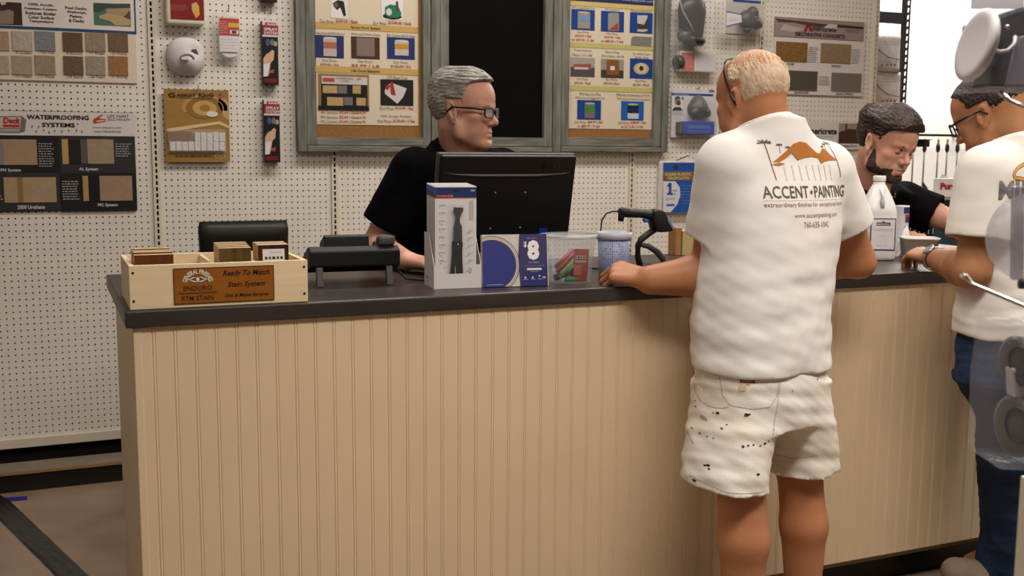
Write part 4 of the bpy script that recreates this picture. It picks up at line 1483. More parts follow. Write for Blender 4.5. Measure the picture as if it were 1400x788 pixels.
b = MB(); b.box((.72, -1.87, TZ), (.96, -1.72, TZ + .012), M_MON, bev=.005); b.build('stand_base', M_MON, t)

# ---------------------------------------------------------- tool display box with carded multi-tools
A, Bc = atZ(593.4, 395.7, TZ), atZ(658.1, 393.5, TZ)
M, W = frame(A, Bc)
X = M.to_3x3() @ Vector((1, 0, 0)); Y = M.to_3x3() @ Vector((0, 1, 0))
M_BOXW = mat('display_white', 'd3cbc6', rough=0.5, noise=0.02)
t = thing('display_box', 'white counter display box holding carded painter tools', 'display box', A)
DB = .105
HF, HB = .058, .140
n = 0.0012
cut = [(0, 0, 0), (W, 0, 0), (W, 0, .062), (W * .85, 0, .060), (W * .80, 0, .052), (W * .78, 0, .038), (W * .25, 0, .038), (W * .2, 0, .052), (W * .15, 0, .060), (0, 0, .062)]
b = mb(M); b.prism(cut, (0, .0015, 0), M_BOXW); b.build('front_panel', M_BOXW, t)
for xx, nm in ((0, 'side_panel'), (W - .0015, 'side_panel')):
    b = mb(M); b.prism([(xx, .0017, 0), (xx, DB, 0), (xx, DB, HB), (xx, DB * .55, HB), (xx, .0017, .062)], (.0015, 0, 0), M_BOXW); sp = b.build(nm, M_BOXW, t)
    if xx == 0:
        P = Print(M @ Vector((-.0003, DB, 0)), -Y, (0, 0, 1), -X, .0002)
        P.text('Warner', .022, .020, .048, .028, 'a03020', 1, bold=.02)
        P.lines(.024, .011, .055, .017, 1, '3a3434', 1, .5)
        P.build('side_print', None, sp)
b = mb(M); b.box((.0017, DB - .0015, 0), (W - .0017, DB, HB * .8), M_BOXW); b.build('back_panel', M_BOXW, t)
b = mb(M); b.box((.0017, .0017, 0.0002), (W - .0017, DB - .0017, .0015), M_BOXW); b.build('bottom_panel', M_BOXW, t)

M_TOOL = mat('tool_black', '161414', rough=0.45, noise=0.1, nscale=40)
M_BLADE = mat('tool_blade', '4a4642', rough=0.4, metal=.5, noise=0.1, nscale=60)
zc0, zc1, cw0, cw1 = .0022, .262, .006, W - .010
card = None
for k in range(6):
    y0 = .0135 + k * .0148
    if k == 0:
        o = M @ Vector((W / 2, y0, zc0))
        card = thing('carded_tool', 'front blue-topped carded painter tool in the white display box', 'carded product', o, 'carded painter tools in the display box')
        b = mb(M); b.box((cw0, y0, zc0), (cw1, y0 + .0022, zc1), mat('card_pale', 'cfc8c5', rough=0.45), bev=.0008); b.build('card', None, card)
        P = Print(M @ Vector((cw0, y0 - .0003, zc0)), X, (0, 0, 1), -Y, .00025)
        cw, ch = cw1 - cw0, zc1 - zc0
        P.rect(0.0, ch * .887, cw, ch * .988, '1b2f5c', 1)
        P.rect(0.0, ch * .880, cw, ch * .887, 'c4572f', 1)
        P.text('WARNER', cw * .03, ch * .894, cw * .45, ch * .914, 'd0603a', 2, bold=.05)
        P.poly([(cw * (.40 + .0), ch * .945), (cw * .45, ch * .965), (cw * .55, ch * .965), (cw * .62, ch * .945)], '0d1424', 2)
        P.rect(cw * .86, ch * .95, cw * .96, ch * .965, '9aa3b5', 2)
        r = random.Random(3)
        for j in range(9):
            yy = ch * (.80 - j * .078)
            P.ring(cw * .16, yy, .0045, .0055, 'aaa4a2', 2, n=12, a0=r.randint(0, 90), a1=r.randint(200, 330))
            P.line(cw * .08, yy + .004, cw * .26, yy + .006 * r.random(), .0007, 'a5a09e', 2)
            P.line(cw * (.1 + .1 * r.random()), yy - .008, cw * (.2 + .05 * r.random()), yy + .008, .0007, 'aea8a6', 2)
        for j in range(6):
            yy = ch * (.55 - j * .075)
            P.ring(cw * .84, yy, .004, .005, 'aaa4a2', 2, n=12, a0=r.randint(0, 90), a1=r.randint(200, 330))
            P.line(cw * .74, yy - .006, cw * .93, yy + .008 * r.random(), .0007, 'a5a09e', 2)
        for j in range(4):
            P.line(cw * (.83 + j * .03), ch * .66, cw * (.83 + j * .03), ch * .86, .0009, ('7f7a78', '7f7a78', 'b06a5a', '5b8a8a')[j], 2)
        P.build('card_print', None, card)
        # the tool: scraper blade and folding handle
        def to(px_, pz_):
            return (cw0 + cw * px_, y0 - .009, zc0 + ch * pz_)
        bl = [(.43, .795), (.66, .79), (.655, .755), (.60, .72), (.575, .68), (.585, .64), (.63, .60), (.635, .455), (.43, .455), (.435, .60), (.47, .66), (.48, .72), (.43, .77)]
        b = mb(M); b.prism([to(*q) for q in bl], (0, .003, 0), M_BLADE); b.build('blade', M_BLADE, card)
        hd = [(.40, .45), (.44, .47), (.62, .47), (.655, .44), (.64, .36), (.645, .25), (.665, .12), (.64, .04), (.60, .005), (.37, .005), (.33, .04), (.37, .2), (.40, .35)]
        b = mb(M); b.prism([to(*q) for q in hd], (0, .008, 0), M_TOOL, bev=.0015); hnd = b.build('handle', M_TOOL, card)
        for q in ((.53, .425), (.36, .025), (.62, .03)):
            b = mb(M); b.ball(to(*q), (.0026, .0018, .0026), M_STEEL, n=10); b.build('rivet', M_STEEL, hnd)
        b = mb(M); b.box((cw0 + cw * .455, y0 - .0098, zc0 + ch * .13), (cw0 + cw * .475, y0 - .0089, zc0 + ch * .21), C_('8d8a88')); b.build('handle_mark', None, hnd)
        b = mb(M); b.box((cw0 + cw * .30, y0 - .0115, zc0 + .002), (cw0 + cw * .70, y0 - .0004, zc0 + ch * .82), clear_plastic('tool_blister', op=.025, rough=.2), bev=.004); b.build('blister', MATS['tool_blister'], card)
    else:
        c = copy_tree(card)
        c.location = Vector(card.location) + Y * (.0148 * k) - X * (.0006 * k) + Vector((0, 0, .0012 * k))
        c['label'] = '%s carded painter tool in the white display box, mostly hidden behind the others' % ('', 'second', 'third', 'fourth', 'fifth', 'rearmost')[k]

# ---------------------------------------------------------- rebate leaflets
A, Bc = atZ(660.5, 393.5, TZ), atZ(750, 391, TZ)
M, W = frame(A, Bc)
tilt = math.radians(-7)
Ml = M @ Matrix.Rotation(tilt, 4, 'X')
hL = .137
t = thing('leaflet_stack', 'navy and white rebate leaflets standing between the display box and the clear tub', 'leaflet stack', A)
b = mb(Ml); b.box((0, 0.0, 0.001), (W, .016, hL), mat('leaflet_white', 'd8d2cd', rough=0.4), bev=.0006); b.build('leaflets', None, t)
R3 = Ml.to_3x3()
P = Print(Ml @ Vector((0, -.0003, 0.001)), R3 @ Vector((1, 0, 0)), R3 @ Vector((0, 0, 1)), R3 @ Vector((0, -1, 0)), .00025)
w_, h_ = W, hL - .001
P.rect(0, 0, w_, h_, 'c7bfb6', 1)


def clipdisc(cx, cy, r, c, l):
    pts = []
    for k in range(72):
        a = 2 * math.pi * k / 72
        pts.append((min(w_, max(0.0, cx + r * math.cos(a))), min(h_, max(0.0, cy + r * math.sin(a)))))
    out = []
    for q in pts:
        if not out or (Vector(q) - Vector(out[-1])).length > 1e-6:
            out.append(q)
    P.poly(out, c, l)


cx_, cy_, rr = w_ * .14, h_ * .42, h_ * .54
for f_, c, l in ((1.03, '5a4e48', 2), (1.0, 'c9bfb2', 3), (.955, '6e6158', 4), (.935, 'd6cdc2', 5), (.90, '4c4352', 6), (.845, '34357a', 7)):
    clipdisc(cx_, cy_, rr * f_, c, l)
P.poly([(w_ * .565, 0), (w_ * .985, 0), (w_ * .985, h_), (w_ * .565, h_), (w_ * .545, h_ * .6), (w_ * .55, h_ * .35)], '3b3560', 8)
P.poly([(w_ * .60, 0), (w_ * .985, 0), (w_ * .985, h_ * .4), (w_ * .60, h_ * .25)], '2b2e66', 9)
P.text('8', w_ * .68, h_ * .50, w_ * .865, h_ * .885, 'e6dfdc', 10, bold=.055)
P.text('$', w_ * .625, h_ * .74, w_ * .675, h_ * .86, 'd9d2d6', 10, bold=.03)
P.text('Save up to', w_ * .675, h_ * .905, w_ * .825, h_ * .935, 'b3a9bb', 10)
P.text('Per Gallon', w_ * .70, h_ * .44, w_ * .86, h_ * .475, 'b3a9bb', 10)
P.rect(w_ * .62, h_ * .385, w_ * .94, h_ * .392, '8f8bb0', 10)
P.rect(w_ * .67, h_ * .305, w_ * .895, h_ * .345, 'ddd6d6', 10)
P.rect(w_ * .72, h_ * .27, w_ * .84, h_ * .28, '8f8bb0', 10)
for k, u in enumerate((.63, .745, .85)):
    P.disc(w_ * (u + .01), h_ * (.165 if k < 2 else .19), .0025, .0025, 'd9d2d6', 10, n=12)
    P.rect(w_ * (u - .02), h_ * .125, w_ * (u + .05), h_ * .135, 'a9a4bd', 10)
P.disc(w_ * .93, h_ * .16, w_ * .028, h_ * .022, 'c98f92', 10, n=18)
P.rect(w_ * .05, h_ * .035, w_ * .30, h_ * .045, 'a9a7c8', 10)
P.build('leaflet_print', None, t)

# ---------------------------------------------------------- clear tub with odds and ends
M_TUB = clear_plastic('tub_plastic', tint='cfd2d6', op=0.17, rough=0.15)
ct = atZ(791, 389.5, TZ); ct.y += .062
t = thing('clear_tub', 'clear plastic tub half full of coloured odds and ends on the counter', 'tub', ct)
b = MB()
prof = [(0.0, .0018), (.058, .0015), (.062, .004), (.0745, .124), (.0775, .125), (.0775, .130), (.0735, .1305), (.0732, .125), (.0605, .005), (0.0, .0035)]
b.lathe(prof, (ct.x, ct.y, TZ), M_TUB, n=40); b.build('tub_wall', M_TUB, t)
b = MB(); b.lathe([(.0745, .122), (.0785, .1235), (.0785, .1310), (.0745, .1320)], (ct.x, ct.y, TZ), clear_plastic('rim_plastic', tint='d6d8da', op=0.45), n=40); b.build('rim', None, t)


def odd(name, label, cat, p0, p1, r, c, flat=False):
    b = MB()
    mm = mat('item_' + c, c, rough=0.35, noise=0.05)
    b.tube([p0, (Vector(p0) + Vector(p1)) / 2, p1], r, mm, n=10)
    o = b.build(name, mm, None, org=p0)
    tag(o, label, cat, 'small items in the clear tub')


cx_, cy_ = ct.x, ct.y
odd('marker', 'red marker leaning in the clear tub', 'marker', (cx_ - .045, cy_ - .022, TZ + .03), (cx_ + .008, cy_ - .02, TZ + .079), .006, '98302c')
odd('marker', 'pink marker leaning topmost in the clear tub', 'marker', (cx_ - .042, cy_ - .005, TZ + .042), (cx_ + .012, cy_ - .002, TZ + .088), .006, '9c4a52')
odd('marker', 'lime green marker leaning in the clear tub', 'marker', (cx_ - .042, cy_ - .034, TZ + .018), (cx_ + .006, cy_ - .038, TZ + .070), .0055, '6f8f3a')
odd('marker', 'bright green marker lying on the bottom of the clear tub', 'marker', (cx_ - .028, cy_ - .038, TZ + .012), (cx_ + .012, cy_ - .044, TZ + .013), .0065, '2f8f35')
odd('marker', 'dark grey marker in the middle of the clear tub', 'marker', (cx_ - .01, cy_ - .03, TZ + .022), (cx_ + .025, cy_ - .035, TZ + .062), .008, '2d2f36')
odd('marker', 'blue-grey marker lying behind the green ones in the clear tub', 'marker', (cx_ - .035, cy_ + .01, TZ + .012), (cx_ + .03, cy_ + .012, TZ + .03), .009, '3d4656')
fw = (Vector((CAM[0], CAM[1], 0)) - Vector((cx_, cy_, 0))).normalized()
sd = Vector((-fw.y, fw.x, 0))
tp = thing('packet', 'orange-red packet standing inside the clear tub', 'packet', (cx_, cy_, TZ + .006), None)
o_ = Vector((cx_, cy_, TZ + .006)) + fw * .042 + sd * .012
b = MB(); b.prism([o_, o_ + sd * .038, o_ + sd * .043 + Vector((0, 0, .088)), o_ + sd * .003 + Vector((0, 0, .088))], fw * -.008, mat('packet_orange', '9c3a1c', rough=0.4, noise=0.06)); b.build('pouch', None, tp)
P = Print(o_ + fw * .0004, sd, (0, 0, 1), fw, .0003)
P.rect(.006, .062, .037, .071, 'b8ab9c', 1)
P.lines(.007, .063, .036, .070, 1, '4a2a20', 2, .6)
P.rect(.005, .052, .036, .058, 'b99a86', 1)
P.rect(.003, .018, .024, .046, 'c05a44', 1)
P.lines(.005, .02, .022, .044, 4, 'd9a090', 2, .3)
P.rect(.026, .03, .036, .05, '8c5a30', 1)
P.rect(.003, .006, .02, .012, 'b8584a', 1)
P.build('packet_print', None, tp)

# ---------------------------------------------------------- blue-scaled measuring cup
cc = atZ(850, 382, TZ); cc.y += .048
t = thing('measuring_cup', 'milky mixing cup with blue measuring print behind the customer\'s hand', 'cup', cc)
M_CUP = mat('cup_plastic', '9a9fb8', rough=0.35, noise=0.05, nscale=30, trans=0.25)
M_CUPR = mat('cup_rim', 'b9b9c0', rough=0.35, trans=0.2)
b = MB()
b.lathe([(0, .001), (.040, .001), (.042, .004), (.0465, .112), (.0450, .112), (.0405, .004), (0, .003)], (cc.x, cc.y, TZ), M_CUP, n=40); cw_ = b.build('cup_wall', M_CUP, t)
b = MB(); b.lathe([(.0466, .108), (.0495, .109), (.0500, .128), (.0485, .128), (.0480, .112), (.0452, .1115)], (cc.x, cc.y, TZ), M_CUPR, n=40); b.build('rim', M_CUPR, t)
b = MB()
r = random.Random(5)
MI = mat('cup_ink', '4a5a9e', rough=0.4)
for k in range(22):
    th = math.radians(190 + k * 7.5)
    for j in range(14):
        if r.random() < .2:
            continue
        z = .010 + j * .0072
        rad = .042 + (.0465 - .042) * z / .112 + .0004
        dth = math.radians(2.6)
        hh = .0042 if r.random() < .5 else .0012
        b.loft([[Vector((cc.x + rad * math.cos(th), cc.y + rad * math.sin(th), TZ + z)), Vector((cc.x + rad * math.cos(th + dth), cc.y + rad * math.sin(th + dth), TZ + z))],
                [Vector((cc.x + rad * math.cos(th), cc.y + rad * math.sin(th), TZ + z + hh)), Vector((cc.x + rad * math.cos(th + dth), cc.y + rad * math.sin(th + dth), TZ + z + hh))]], MI, caps=False, closed=False)
b.build('measuring_print', MI, cw_)

# ---------------------------------------------------------- barcode scanner on its stand
sb = atZ(889, 371, TZ)
t = thing('barcode_scanner', 'black handheld barcode scanner resting on its stand', 'scanner', sb)
ys = sb.y + .02


def S(u, v, dy=0.0):
    return atY(u, v, ys + dy)


M_SCN = mat('scanner_black', '1a1817', rough=0.38, spec=0.35, noise=0.1, nscale=40)
M_SCG = mat('scanner_grey', '3f3c3a', rough=0.3)
b = MB()
pth = [S(847, 291), S(850, 290), S(862, 291.5), (S(876, 292)), S(888, 293.5), S(896, 297)]
b.tube(pth, [.011, .0145, .0140, .0130, .0150, .018], M_SCN, n=16)
b.tube([S(850, 288), S(849.5, 296), S(848.5, 303)], [.010, .010, .008], M_SCN, n=12)
b.build('handle', M_SCN, t)
b = MB()
hp = [S(889, 288), S(897, 285.5), S(904, 288), S(909, 298), S(917.5, 312), S(915, 316), S(898, 317.5), S(893, 315), S(889, 303)]
b.prism([q - Vector((0, .022, 0)) for q in hp], (0, .044, 0), M_SCN, bev=.006, smooth=True)
b.build('head', M_SCN, t)
b = MB()
b.prism([q - Vector((0, .0225, 0)) for q in (S(909.5, 299), S(917, 312), S(914.5, 313), S(907, 300))], (0, .001, 0), mat('scanner_window', '6a7aa0', rough=0.15)); b.build('window', None, t)
b = MB(); b.prism([q - Vector((0, .007, 0)) for q in (S(879, 299), S(886, 300.5), S(884, 304.5), S(881, 304))], (0, .014, 0), mat('trigger_blue', '1f5fc0', rough=0.4), bev=.001); b.build('trigger', None, t)
b = MB(); b.tube([S(895, 314), S(886, 320), S(876, 328), S(872, 336), S(872, 352), S(876, 366)], [.010, .010, .010, .009, .009, .010], M_SCN, n=12); b.build('stand_arm', M_SCN, t)
b = MB(); b.tube([S(876, 335), S(887, 337), S(898, 344), S(906, 354), S(909, 362)], [.006, .009, .010, .010, .006], M_SCG, n=12); b.build('cradle', M_SCG, t)
b = MB()
b.lathe([(0, 0), (.055, 0), (.058, .004), (.050, .012), (.018, .02), (0, .022)], (sb.x, sb.y + .03, TZ), M_SCN, n=32, sx=1.0, sy=.75); b.build('stand_base', M_SCN, t)
b = MB(); b.tube([S(848, 289.5), S(838, 289), S(829, 292), S(823, 301), S(821, 318), S(823, 350, .02), (S(826, 376, .05).x, ys + .05, TZ + .003), (S(826, 376, .05).x - .1, ys + .18, TZ + .003)], .0025, M_BLACK, n=8); b.build('cord', M_BLACK, t)

# ---------------------------------------------------------- wooden strip box at the back edge
wb = atZ(931, 349, TZ)
t = thing('wooden_box', 'small upright wooden box at the counter back behind the customer\'s forearm', 'box', wb)
p0, p1, p2 = atY(924.5, 312, wb.y), atY(932, 314, wb.y), atY(948, 316, wb.y)
M_TAN = mat('tan_board', '9a6d3d', rough=0.6, noise=0.1, nscale=20)
b = MB(); b.box((p0.x, wb.y, TZ), (p1.x, wb.y + .05, p0.z), M_TAN, bev=.001); b.build('end_board', M_TAN, t)
b = MB(); b.box((p1.x, wb.y + .004, TZ), (p1.x + .004, wb.y + .05, p0.z - .002), C_('1c120a')); b.build('gap_lining', None, t)
b = MB(); b.box((p1.x + .0042, wb.y, TZ), (p2.x, wb.y + .05, p2.z), mat('pale_board', 'b09a68', rough=0.6, noise=0.1, nscale=20)); b.build('front_board', None, t)

# ---------------------------------------------------------- gallon jug
jc = atZ(1211, 357.5, TZ); jc.y += .07
jc.x += .02
t = thing('gallon_jug', 'white plastic gallon jug with a purple bordered label between the two customers', 'jug', jc)
M_JUG = mat('jug_plastic', 'dcd9d4', rough=0.35, noise=0.02, sss=0.2)
K = 1.0


def rsq(hw, hd, z, p=4.0, n=40, c=jc):
    out = []
    for k in range(n):
        a = 2 * math.pi * k / n
        cx_, sx_ = math.cos(a), math.sin(a)
        out.append(Vector((hw * math.copysign(abs(cx_) ** (2 / p), cx_), hd * math.copysign(abs(sx_) ** (2 / p), sx_), z)))
    return out


ang = math.radians(-23)
Rj = Matrix.Translation(jc) @ Matrix.Rotation(ang, 4, 'Z')
rings = []
for (z, hw, p) in ((0, .049, 4), (.004, .053, 4), (.012, .055, 4.2), (.06, .055, 4.2), (.14, .055, 4.2), (.150, .0535, 4), (.156, .0545, 4), (.175, .0515, 3.6), (.20, .043, 3), (.225, .033, 2.4), (.245, .023, 2.1), (.252, .019, 2), (.258, .0185, 2)):
    rings.append(rsq(hw, hw, z, p))
b = mb(Rj); b.loft(rings, M_JUG); b.build('body', M_JUG, t)
b = mb(Rj); b.tube([(-.004, -.050, .175), (-.002, -.048, .20), (0, -.038, .228), (0, -.02, .246)], [.007, .0085, .0085, .006], M_JUG, n=12); b.build('handle', M_JUG, t)
b = mb(Rj); b.lathe([(0, .2585), (.0195, .2585), (.0205, .261), (.0205, .276), (.019, .278), (0, .278)], (0, 0, 0), M_JUG, n=32); b.build('cap', M_JUG, t)
R3 = Rj.to_3x3()
P = Print(Rj @ Vector((0, -.0556, 0)), R3 @ Vector((1, 0, 0)), (0, 0, 1), R3 @ Vector((0, -1, 0)), .0003)
P.rect(-.041, .034, .043, .140, '33285e', 1)
P.rect(-.0375, .038, .0395, .1365, 'd6cfd0', 2)
P.rect(-.022, .116, .024, .1265, '3a2f62', 3)
P.poly([(-.006, .1265), (.0, .132), (.008, .1265)], 'a03a34', 4)
P.lines(-.019, .1185, .021, .1235, 1, 'c9c2d2', 4, .7)
for yy, a, c in ((.104, -.034, .036), (.099, -.030, .032), (.082, -.012, .012), (.050, -.02, -.002), (.050, .006, .016)):
    P.rect(a, yy - .0006, c, yy + .0006, '9c94a2', 3)
P.build('label', None, t)

# paint can behind the jug
kc = atZ(1237, 347, TZ); kc.y += .02
t = thing('paint_can', 'white labelled can standing just behind the gallon jug', 'can', kc)
kt = atY(1237, 281, kc.y).z - TZ
M_CANW = mat('can_white', 'cfcaca', rough=0.4, noise=0.02)
rc = .030
b = MB(); b.lathe([(0, 0), (rc, 0), (rc + .001, .003), (rc, .006), (rc, kt - .006), (rc + .001, kt - .003), (rc, kt), (rc - .004, kt - .003), (0, kt - .003)], (kc.x - .012, kc.y, TZ), M_CANW, n=36); b.build('can_body', M_CANW, t)
b = MB()


def wrap(b, c, rad, a0, a1, z0, z1, m_):
    n = max(2, int((a1 - a0) / 6))
    rows = [[Vector((c[0] + rad * math.cos(math.radians(a0 + (a1 - a0) * k / n)), c[1] + rad * math.sin(math.radians(a0 + (a1 - a0) * k / n)), z)) for k in range(n + 1)] for z in (z0, z1)]
    b.loft(rows, m_, caps=False, closed=False)


c3 = (kc.x - .012, kc.y, 0)
wrap(b, c3, rc + .0008, 250, 330, TZ + kt * .84, TZ + kt * .97, C_('2b2f5e'))
wrap(b, c3, rc + .0010, 262, 310, TZ + kt * .66, TZ + kt * .82, C_('8f3a44'))
wrap(b, c3, rc + .0012, 270, 330, TZ + kt * .66, TZ + kt * .76, C_('2b2f5e'))
for z in (.2, .3, .38, .48, .56):
    wrap(b, c3, rc + .0008, 255, 320, TZ + kt * z, TZ + kt * z + .0016, C_('8d888a'))
b.build('can_label', None, t)

# white open tub on the counter in front of the bearded clerk
A, Bc = atZ(1246, 352, TZ), atZ(1303, 360, TZ)
uc = (A + Bc) / 2 + Vector((0, .06, 0))
t = thing('open_tub', 'white open plastic tub between the two men at the right end of the counter', 'tub', uc)
M_TUBW = mat('tub_white', 'c4bfb8', rough=0.45, noise=0.03)
Rt = Matrix.Translation(uc) @ Matrix.Rotation(math.radians(-30), 4, 'Z')
hw, hd, ht = .058, .05, .072
outer = [[Vector((hw * s_ * math.copysign(abs(math.cos(a)) ** .4, math.cos(a)), hd * s_ * math.copysign(abs(math.sin(a)) ** .4, math.sin(a)), z)) for a in [2 * math.pi * k / 36 for k in range(36)]]
         for (s_, z) in ((.86, 0.001), (.88, .003), (1.0, ht - .006), (1.05, ht - .006), (1.05, ht), (.98, ht), (.86, .006), (.5, .005))]
b = mb(Rt); b.loft(outer, M_TUBW); b.build('tub_wall', M_TUBW, t)
tb = thing('crumpled_paper', 'crumpled white paper sticking up behind the open tub', 'paper', uc + Vector((.0, .07, 0)))
b = MB()
r = random.Random(9)
pr = []
q0 = atY(1262, 325, uc.y + .075); q1 = atY(1280, 325, uc.y + .075); zq = atY(1270, 309, uc.y + .075).z
for i in range(7):
    s_ = i / 6
    row = []
    for k in range(16):
        a = 2 * math.pi * k / 16
        rr = (.026 * (1 - s_) ** .6 + .003) * (1 + .25 * (r.random() - .5))
        row.append((uc.x + .012 + .012 * s_ + rr * math.cos(a), uc.y + .085 + .6 * rr * math.sin(a), TZ + (zq - TZ) * s_))
    pr.append(row)
b.loft(pr, mat('paper_white', 'ddd8d4', rough=0.7), smooth=False); b.build('paper', None, tb)

# ================================================================== sculpting: signed distance fields -> one smooth surface
class SDF:
    def __init__(s, xs, ys, zs):
        s.xs, s.ys, s.zs = [np.asarray(a, np.float32) for a in (xs, ys, zs)]
        s.D = np.full((len(s.xs), len(s.ys), len(s.zs)), 1.0, np.float32)

    def win(s, lo, hi):
        sl = []
        for a, l, h in zip((s.xs, s.ys, s.zs), lo, hi):
            i0, i1 = np.searchsorted(a, l), np.searchsorted(a, h)
            sl.append(slice(max(0, i0 - 1), min(len(a), i1 + 1)))
        if any(q.stop - q.start < 1 for q in sl):
            return None, None
        X = s.xs[sl[0]][:, None, None]
        Y = s.ys[sl[1]][None, :, None]
        Z = s.zs[sl[2]][None, None, :]
        return tuple(sl), (X, Y, Z)

    def put(s, sl, d, k, op):
        D = s.D[sl]
        if op == 'sub':
            d = -d
        if k > 0:
            h = np.maximum(k - np.abs(D - d), 0) / k
            b = h * h * k * 0.25
        else:
            b = 0
        s.D[sl] = (np.minimum(D, d) - b) if op == 'add' else (np.maximum(D, d) + b)

    def cone(s, a, b, ra, rb, k=0.01, op='add', flat=None):
        """round cone from a to b; flat=(axis vector, factor) squashes it along an axis"""
        a, b = np.array(a, float), np.array(b, float)
        m = max(ra, rb) + k + 0.03
        sl, (X, Y, Z) = s.win(np.minimum(a, b) - m, np.maximum(a, b) + m)
        if sl is None:
            return s
        px, py, pz = X - a[0], Y - a[1], Z - a[2]
        d = b - a
        L2 = float(d @ d) + 1e-12
        t = np.clip((px * d[0] + py * d[1] + pz * d[2]) / L2, 0, 1)
        qx, qy, qz = px - t * d[0], py - t * d[1], pz - t * d[2]
        q2 = qx * qx + qy * qy + qz * qz
        if flat is not None:
            ax, f = np.array(flat[0], float), flat[1]
            ax = ax / np.linalg.norm(ax)
            c = qx * ax[0] + qy * ax[1] + qz * ax[2]
            q2 = q2 + c * c * (f * f - 1)
        s.put(sl, np.sqrt(q2) - (ra + (rb - ra) * t), k, op)
        return s

    def chain(s, pts, rs, k=0.01, op='add', flat=None):
        for i in range(len(pts) - 1):
            s.cone(pts[i], pts[i + 1], rs[i], rs[i + 1], k, op, flat)
        return s

    def ell(s, c, r, R=None, k=0.01, op='add'):
        """ellipsoid, R columns = local axes"""
        c, r = np.array(c, float), np.array(r, float)
        R = np.eye(3) if R is None else np.array(R)
        m = float(max(r)) + k + 0.02
        sl, (X, Y, Z) = s.win(c - m, c + m)
        if sl is None:
            return s
        px, py, pz = X - c[0], Y - c[1], Z - c[2]
        k0 = 0
        k1 = 0
        for i in range(3):
            q = (px * R[0][i] + py * R[1][i] + pz * R[2][i])
            k0 = k0 + (q / r[i]) ** 2
            k1 = k1 + (q / r[i] ** 2) ** 2
        k0 = np.sqrt(k0)
        k1 = np.sqrt(k1) + 1e-9
        s.put(sl, k0 * (k0 - 1) / k1, k, op)
        return s

    def loft(s, secs, k=0.01, op='add', p=2.3, yaw=0.0):
        """stack of ellipses (z, cx, cy, rx, ry) along the vertical"""
        S = np.array(secs, float)
        S = S[np.argsort(S[:, 0])]
        z = s.zs
        zt = np.clip(z, S[0, 0], S[-1, 0])
        # smooth (pchip-like) interpolation by oversampled linear + box blur
        zz = np.linspace(S[0, 0], S[-1, 0], 200)
        vals = []
        for c in range(1, 5):
            v = np.interp(zz, S[:, 0], S[:, c])
            pad = np.concatenate([np.full(12, v[0]), v, np.full(12, v[-1])])
            v = np.convolve(pad, np.ones(25) / 25, 'valid')
            vals.append(np.interp(zt, zz, v))
        cx, cy, rx, ry = [v.astype(np.float32) for v in vals]
        m = 0.06 + k
        lo = (min(S[:, 1] - np.maximum(S[:, 3], S[:, 4])) - m, min(S[:, 2] - np.maximum(S[:, 3], S[:, 4])) - m, S[0, 0] - 0.05 - k)
        hi = (max(S[:, 1] + np.maximum(S[:, 3], S[:, 4])) + m, max(S[:, 2] + np.maximum(S[:, 3], S[:, 4])) + m, S[-1, 0] + 0.05 + k)
        sl, (X, Y, Z) = s.win(lo, hi)
        if sl is None:
            return s
        zs_ = sl[2]
        cx, cy, rx, ry = cx[zs_], cy[zs_], rx[zs_], ry[zs_]
        dx, dy = X - cx, Y - cy
        if yaw:
            c_, s_ = math.cos(yaw), math.sin(yaw)
            dx, dy = dx * c_ + dy * s_, -dx * s_ + dy * c_
        k0 = (np.abs(dx / rx) ** p + np.abs(dy / ry) ** p) ** (1 / p)
        g = np.sqrt((dx / rx ** 2) ** 2 + (dy / ry ** 2) ** 2) + 1e-6
        d = np.where(k0 > 0.3, (k0 - 1) * np.maximum(k0, 1e-3) / g, -np.minimum(rx, ry) * (1 - k0))
        dz = np.maximum(S[0, 0] - Z, Z - S[-1, 0])
        s.put(sl, np.maximum(d, dz), k, op)
        return s

    def cut(s, p, n, k=0.0):
        """keep what lies on the side opposite to n"""
        n = np.array(n, float) / np.linalg.norm(n)
        d = (s.xs[:, None, None] - p[0]) * n[0] + (s.ys[None, :, None] - p[1]) * n[1] + (s.zs[None, None, :] - p[2]) * n[2]
        s.put((slice(None),) * 3, d, k, 'max')
        return s

    def warp(s, fn, band=0.03):
        idx = np.nonzero(np.abs(s.D) < band)
        x, y, z = s.xs[idx[0]], s.ys[idx[1]], s.zs[idx[2]]
        s.D[idx] += fn(x, y, z).astype(np.float32)
        return s

    def mesh(s, name, smooth_iter=1):
        D = s.D
        ins = D < 0
        n = np.zeros(tuple(a - 1 for a in D.shape), np.int8)
        for i in (0, 1):
            for j in (0, 1):
                for k in (0, 1):
                    n += ins[i:i + n.shape[0], j:j + n.shape[1], k:k + n.shape[2]]
        I, J, K = np.nonzero((n > 0) & (n < 8))
        idx = np.full(n.shape, -1, np.int32)
        idx[I, J, K] = np.arange(len(I))
        acc = np.zeros((len(I), 3))
        cnt = np.zeros(len(I))
        co = [(i, j, k) for i in (0, 1) for j in (0, 1) for k in (0, 1)]
        for a in co:
            for b in co:
                if sum(abs(a[q] - b[q]) for q in range(3)) == 1 and a < b:
                    da = D[I + a[0], J + a[1], K + a[2]]
                    db = D[I + b[0], J + b[1], K + b[2]]
                    m_ = (da < 0) != (db < 0)
                    t = np.where(m_, da / np.where(m_, da - db, 1), 0)
                    pa = np.stack([s.xs[I + a[0]], s.ys[J + a[1]], s.zs[K + a[2]]], 1)
                    pb = np.stack([s.xs[I + b[0]], s.ys[J + b[1]], s.zs[K + b[2]]], 1)
                    acc += np.where(m_[:, None], pa + t[:, None] * (pb - pa), 0)
                    cnt += m_
        V = acc / cnt[:, None]
        F = []
        sh = idx.shape
        # x edges
        A, B = ins[:-1], ins[1:]
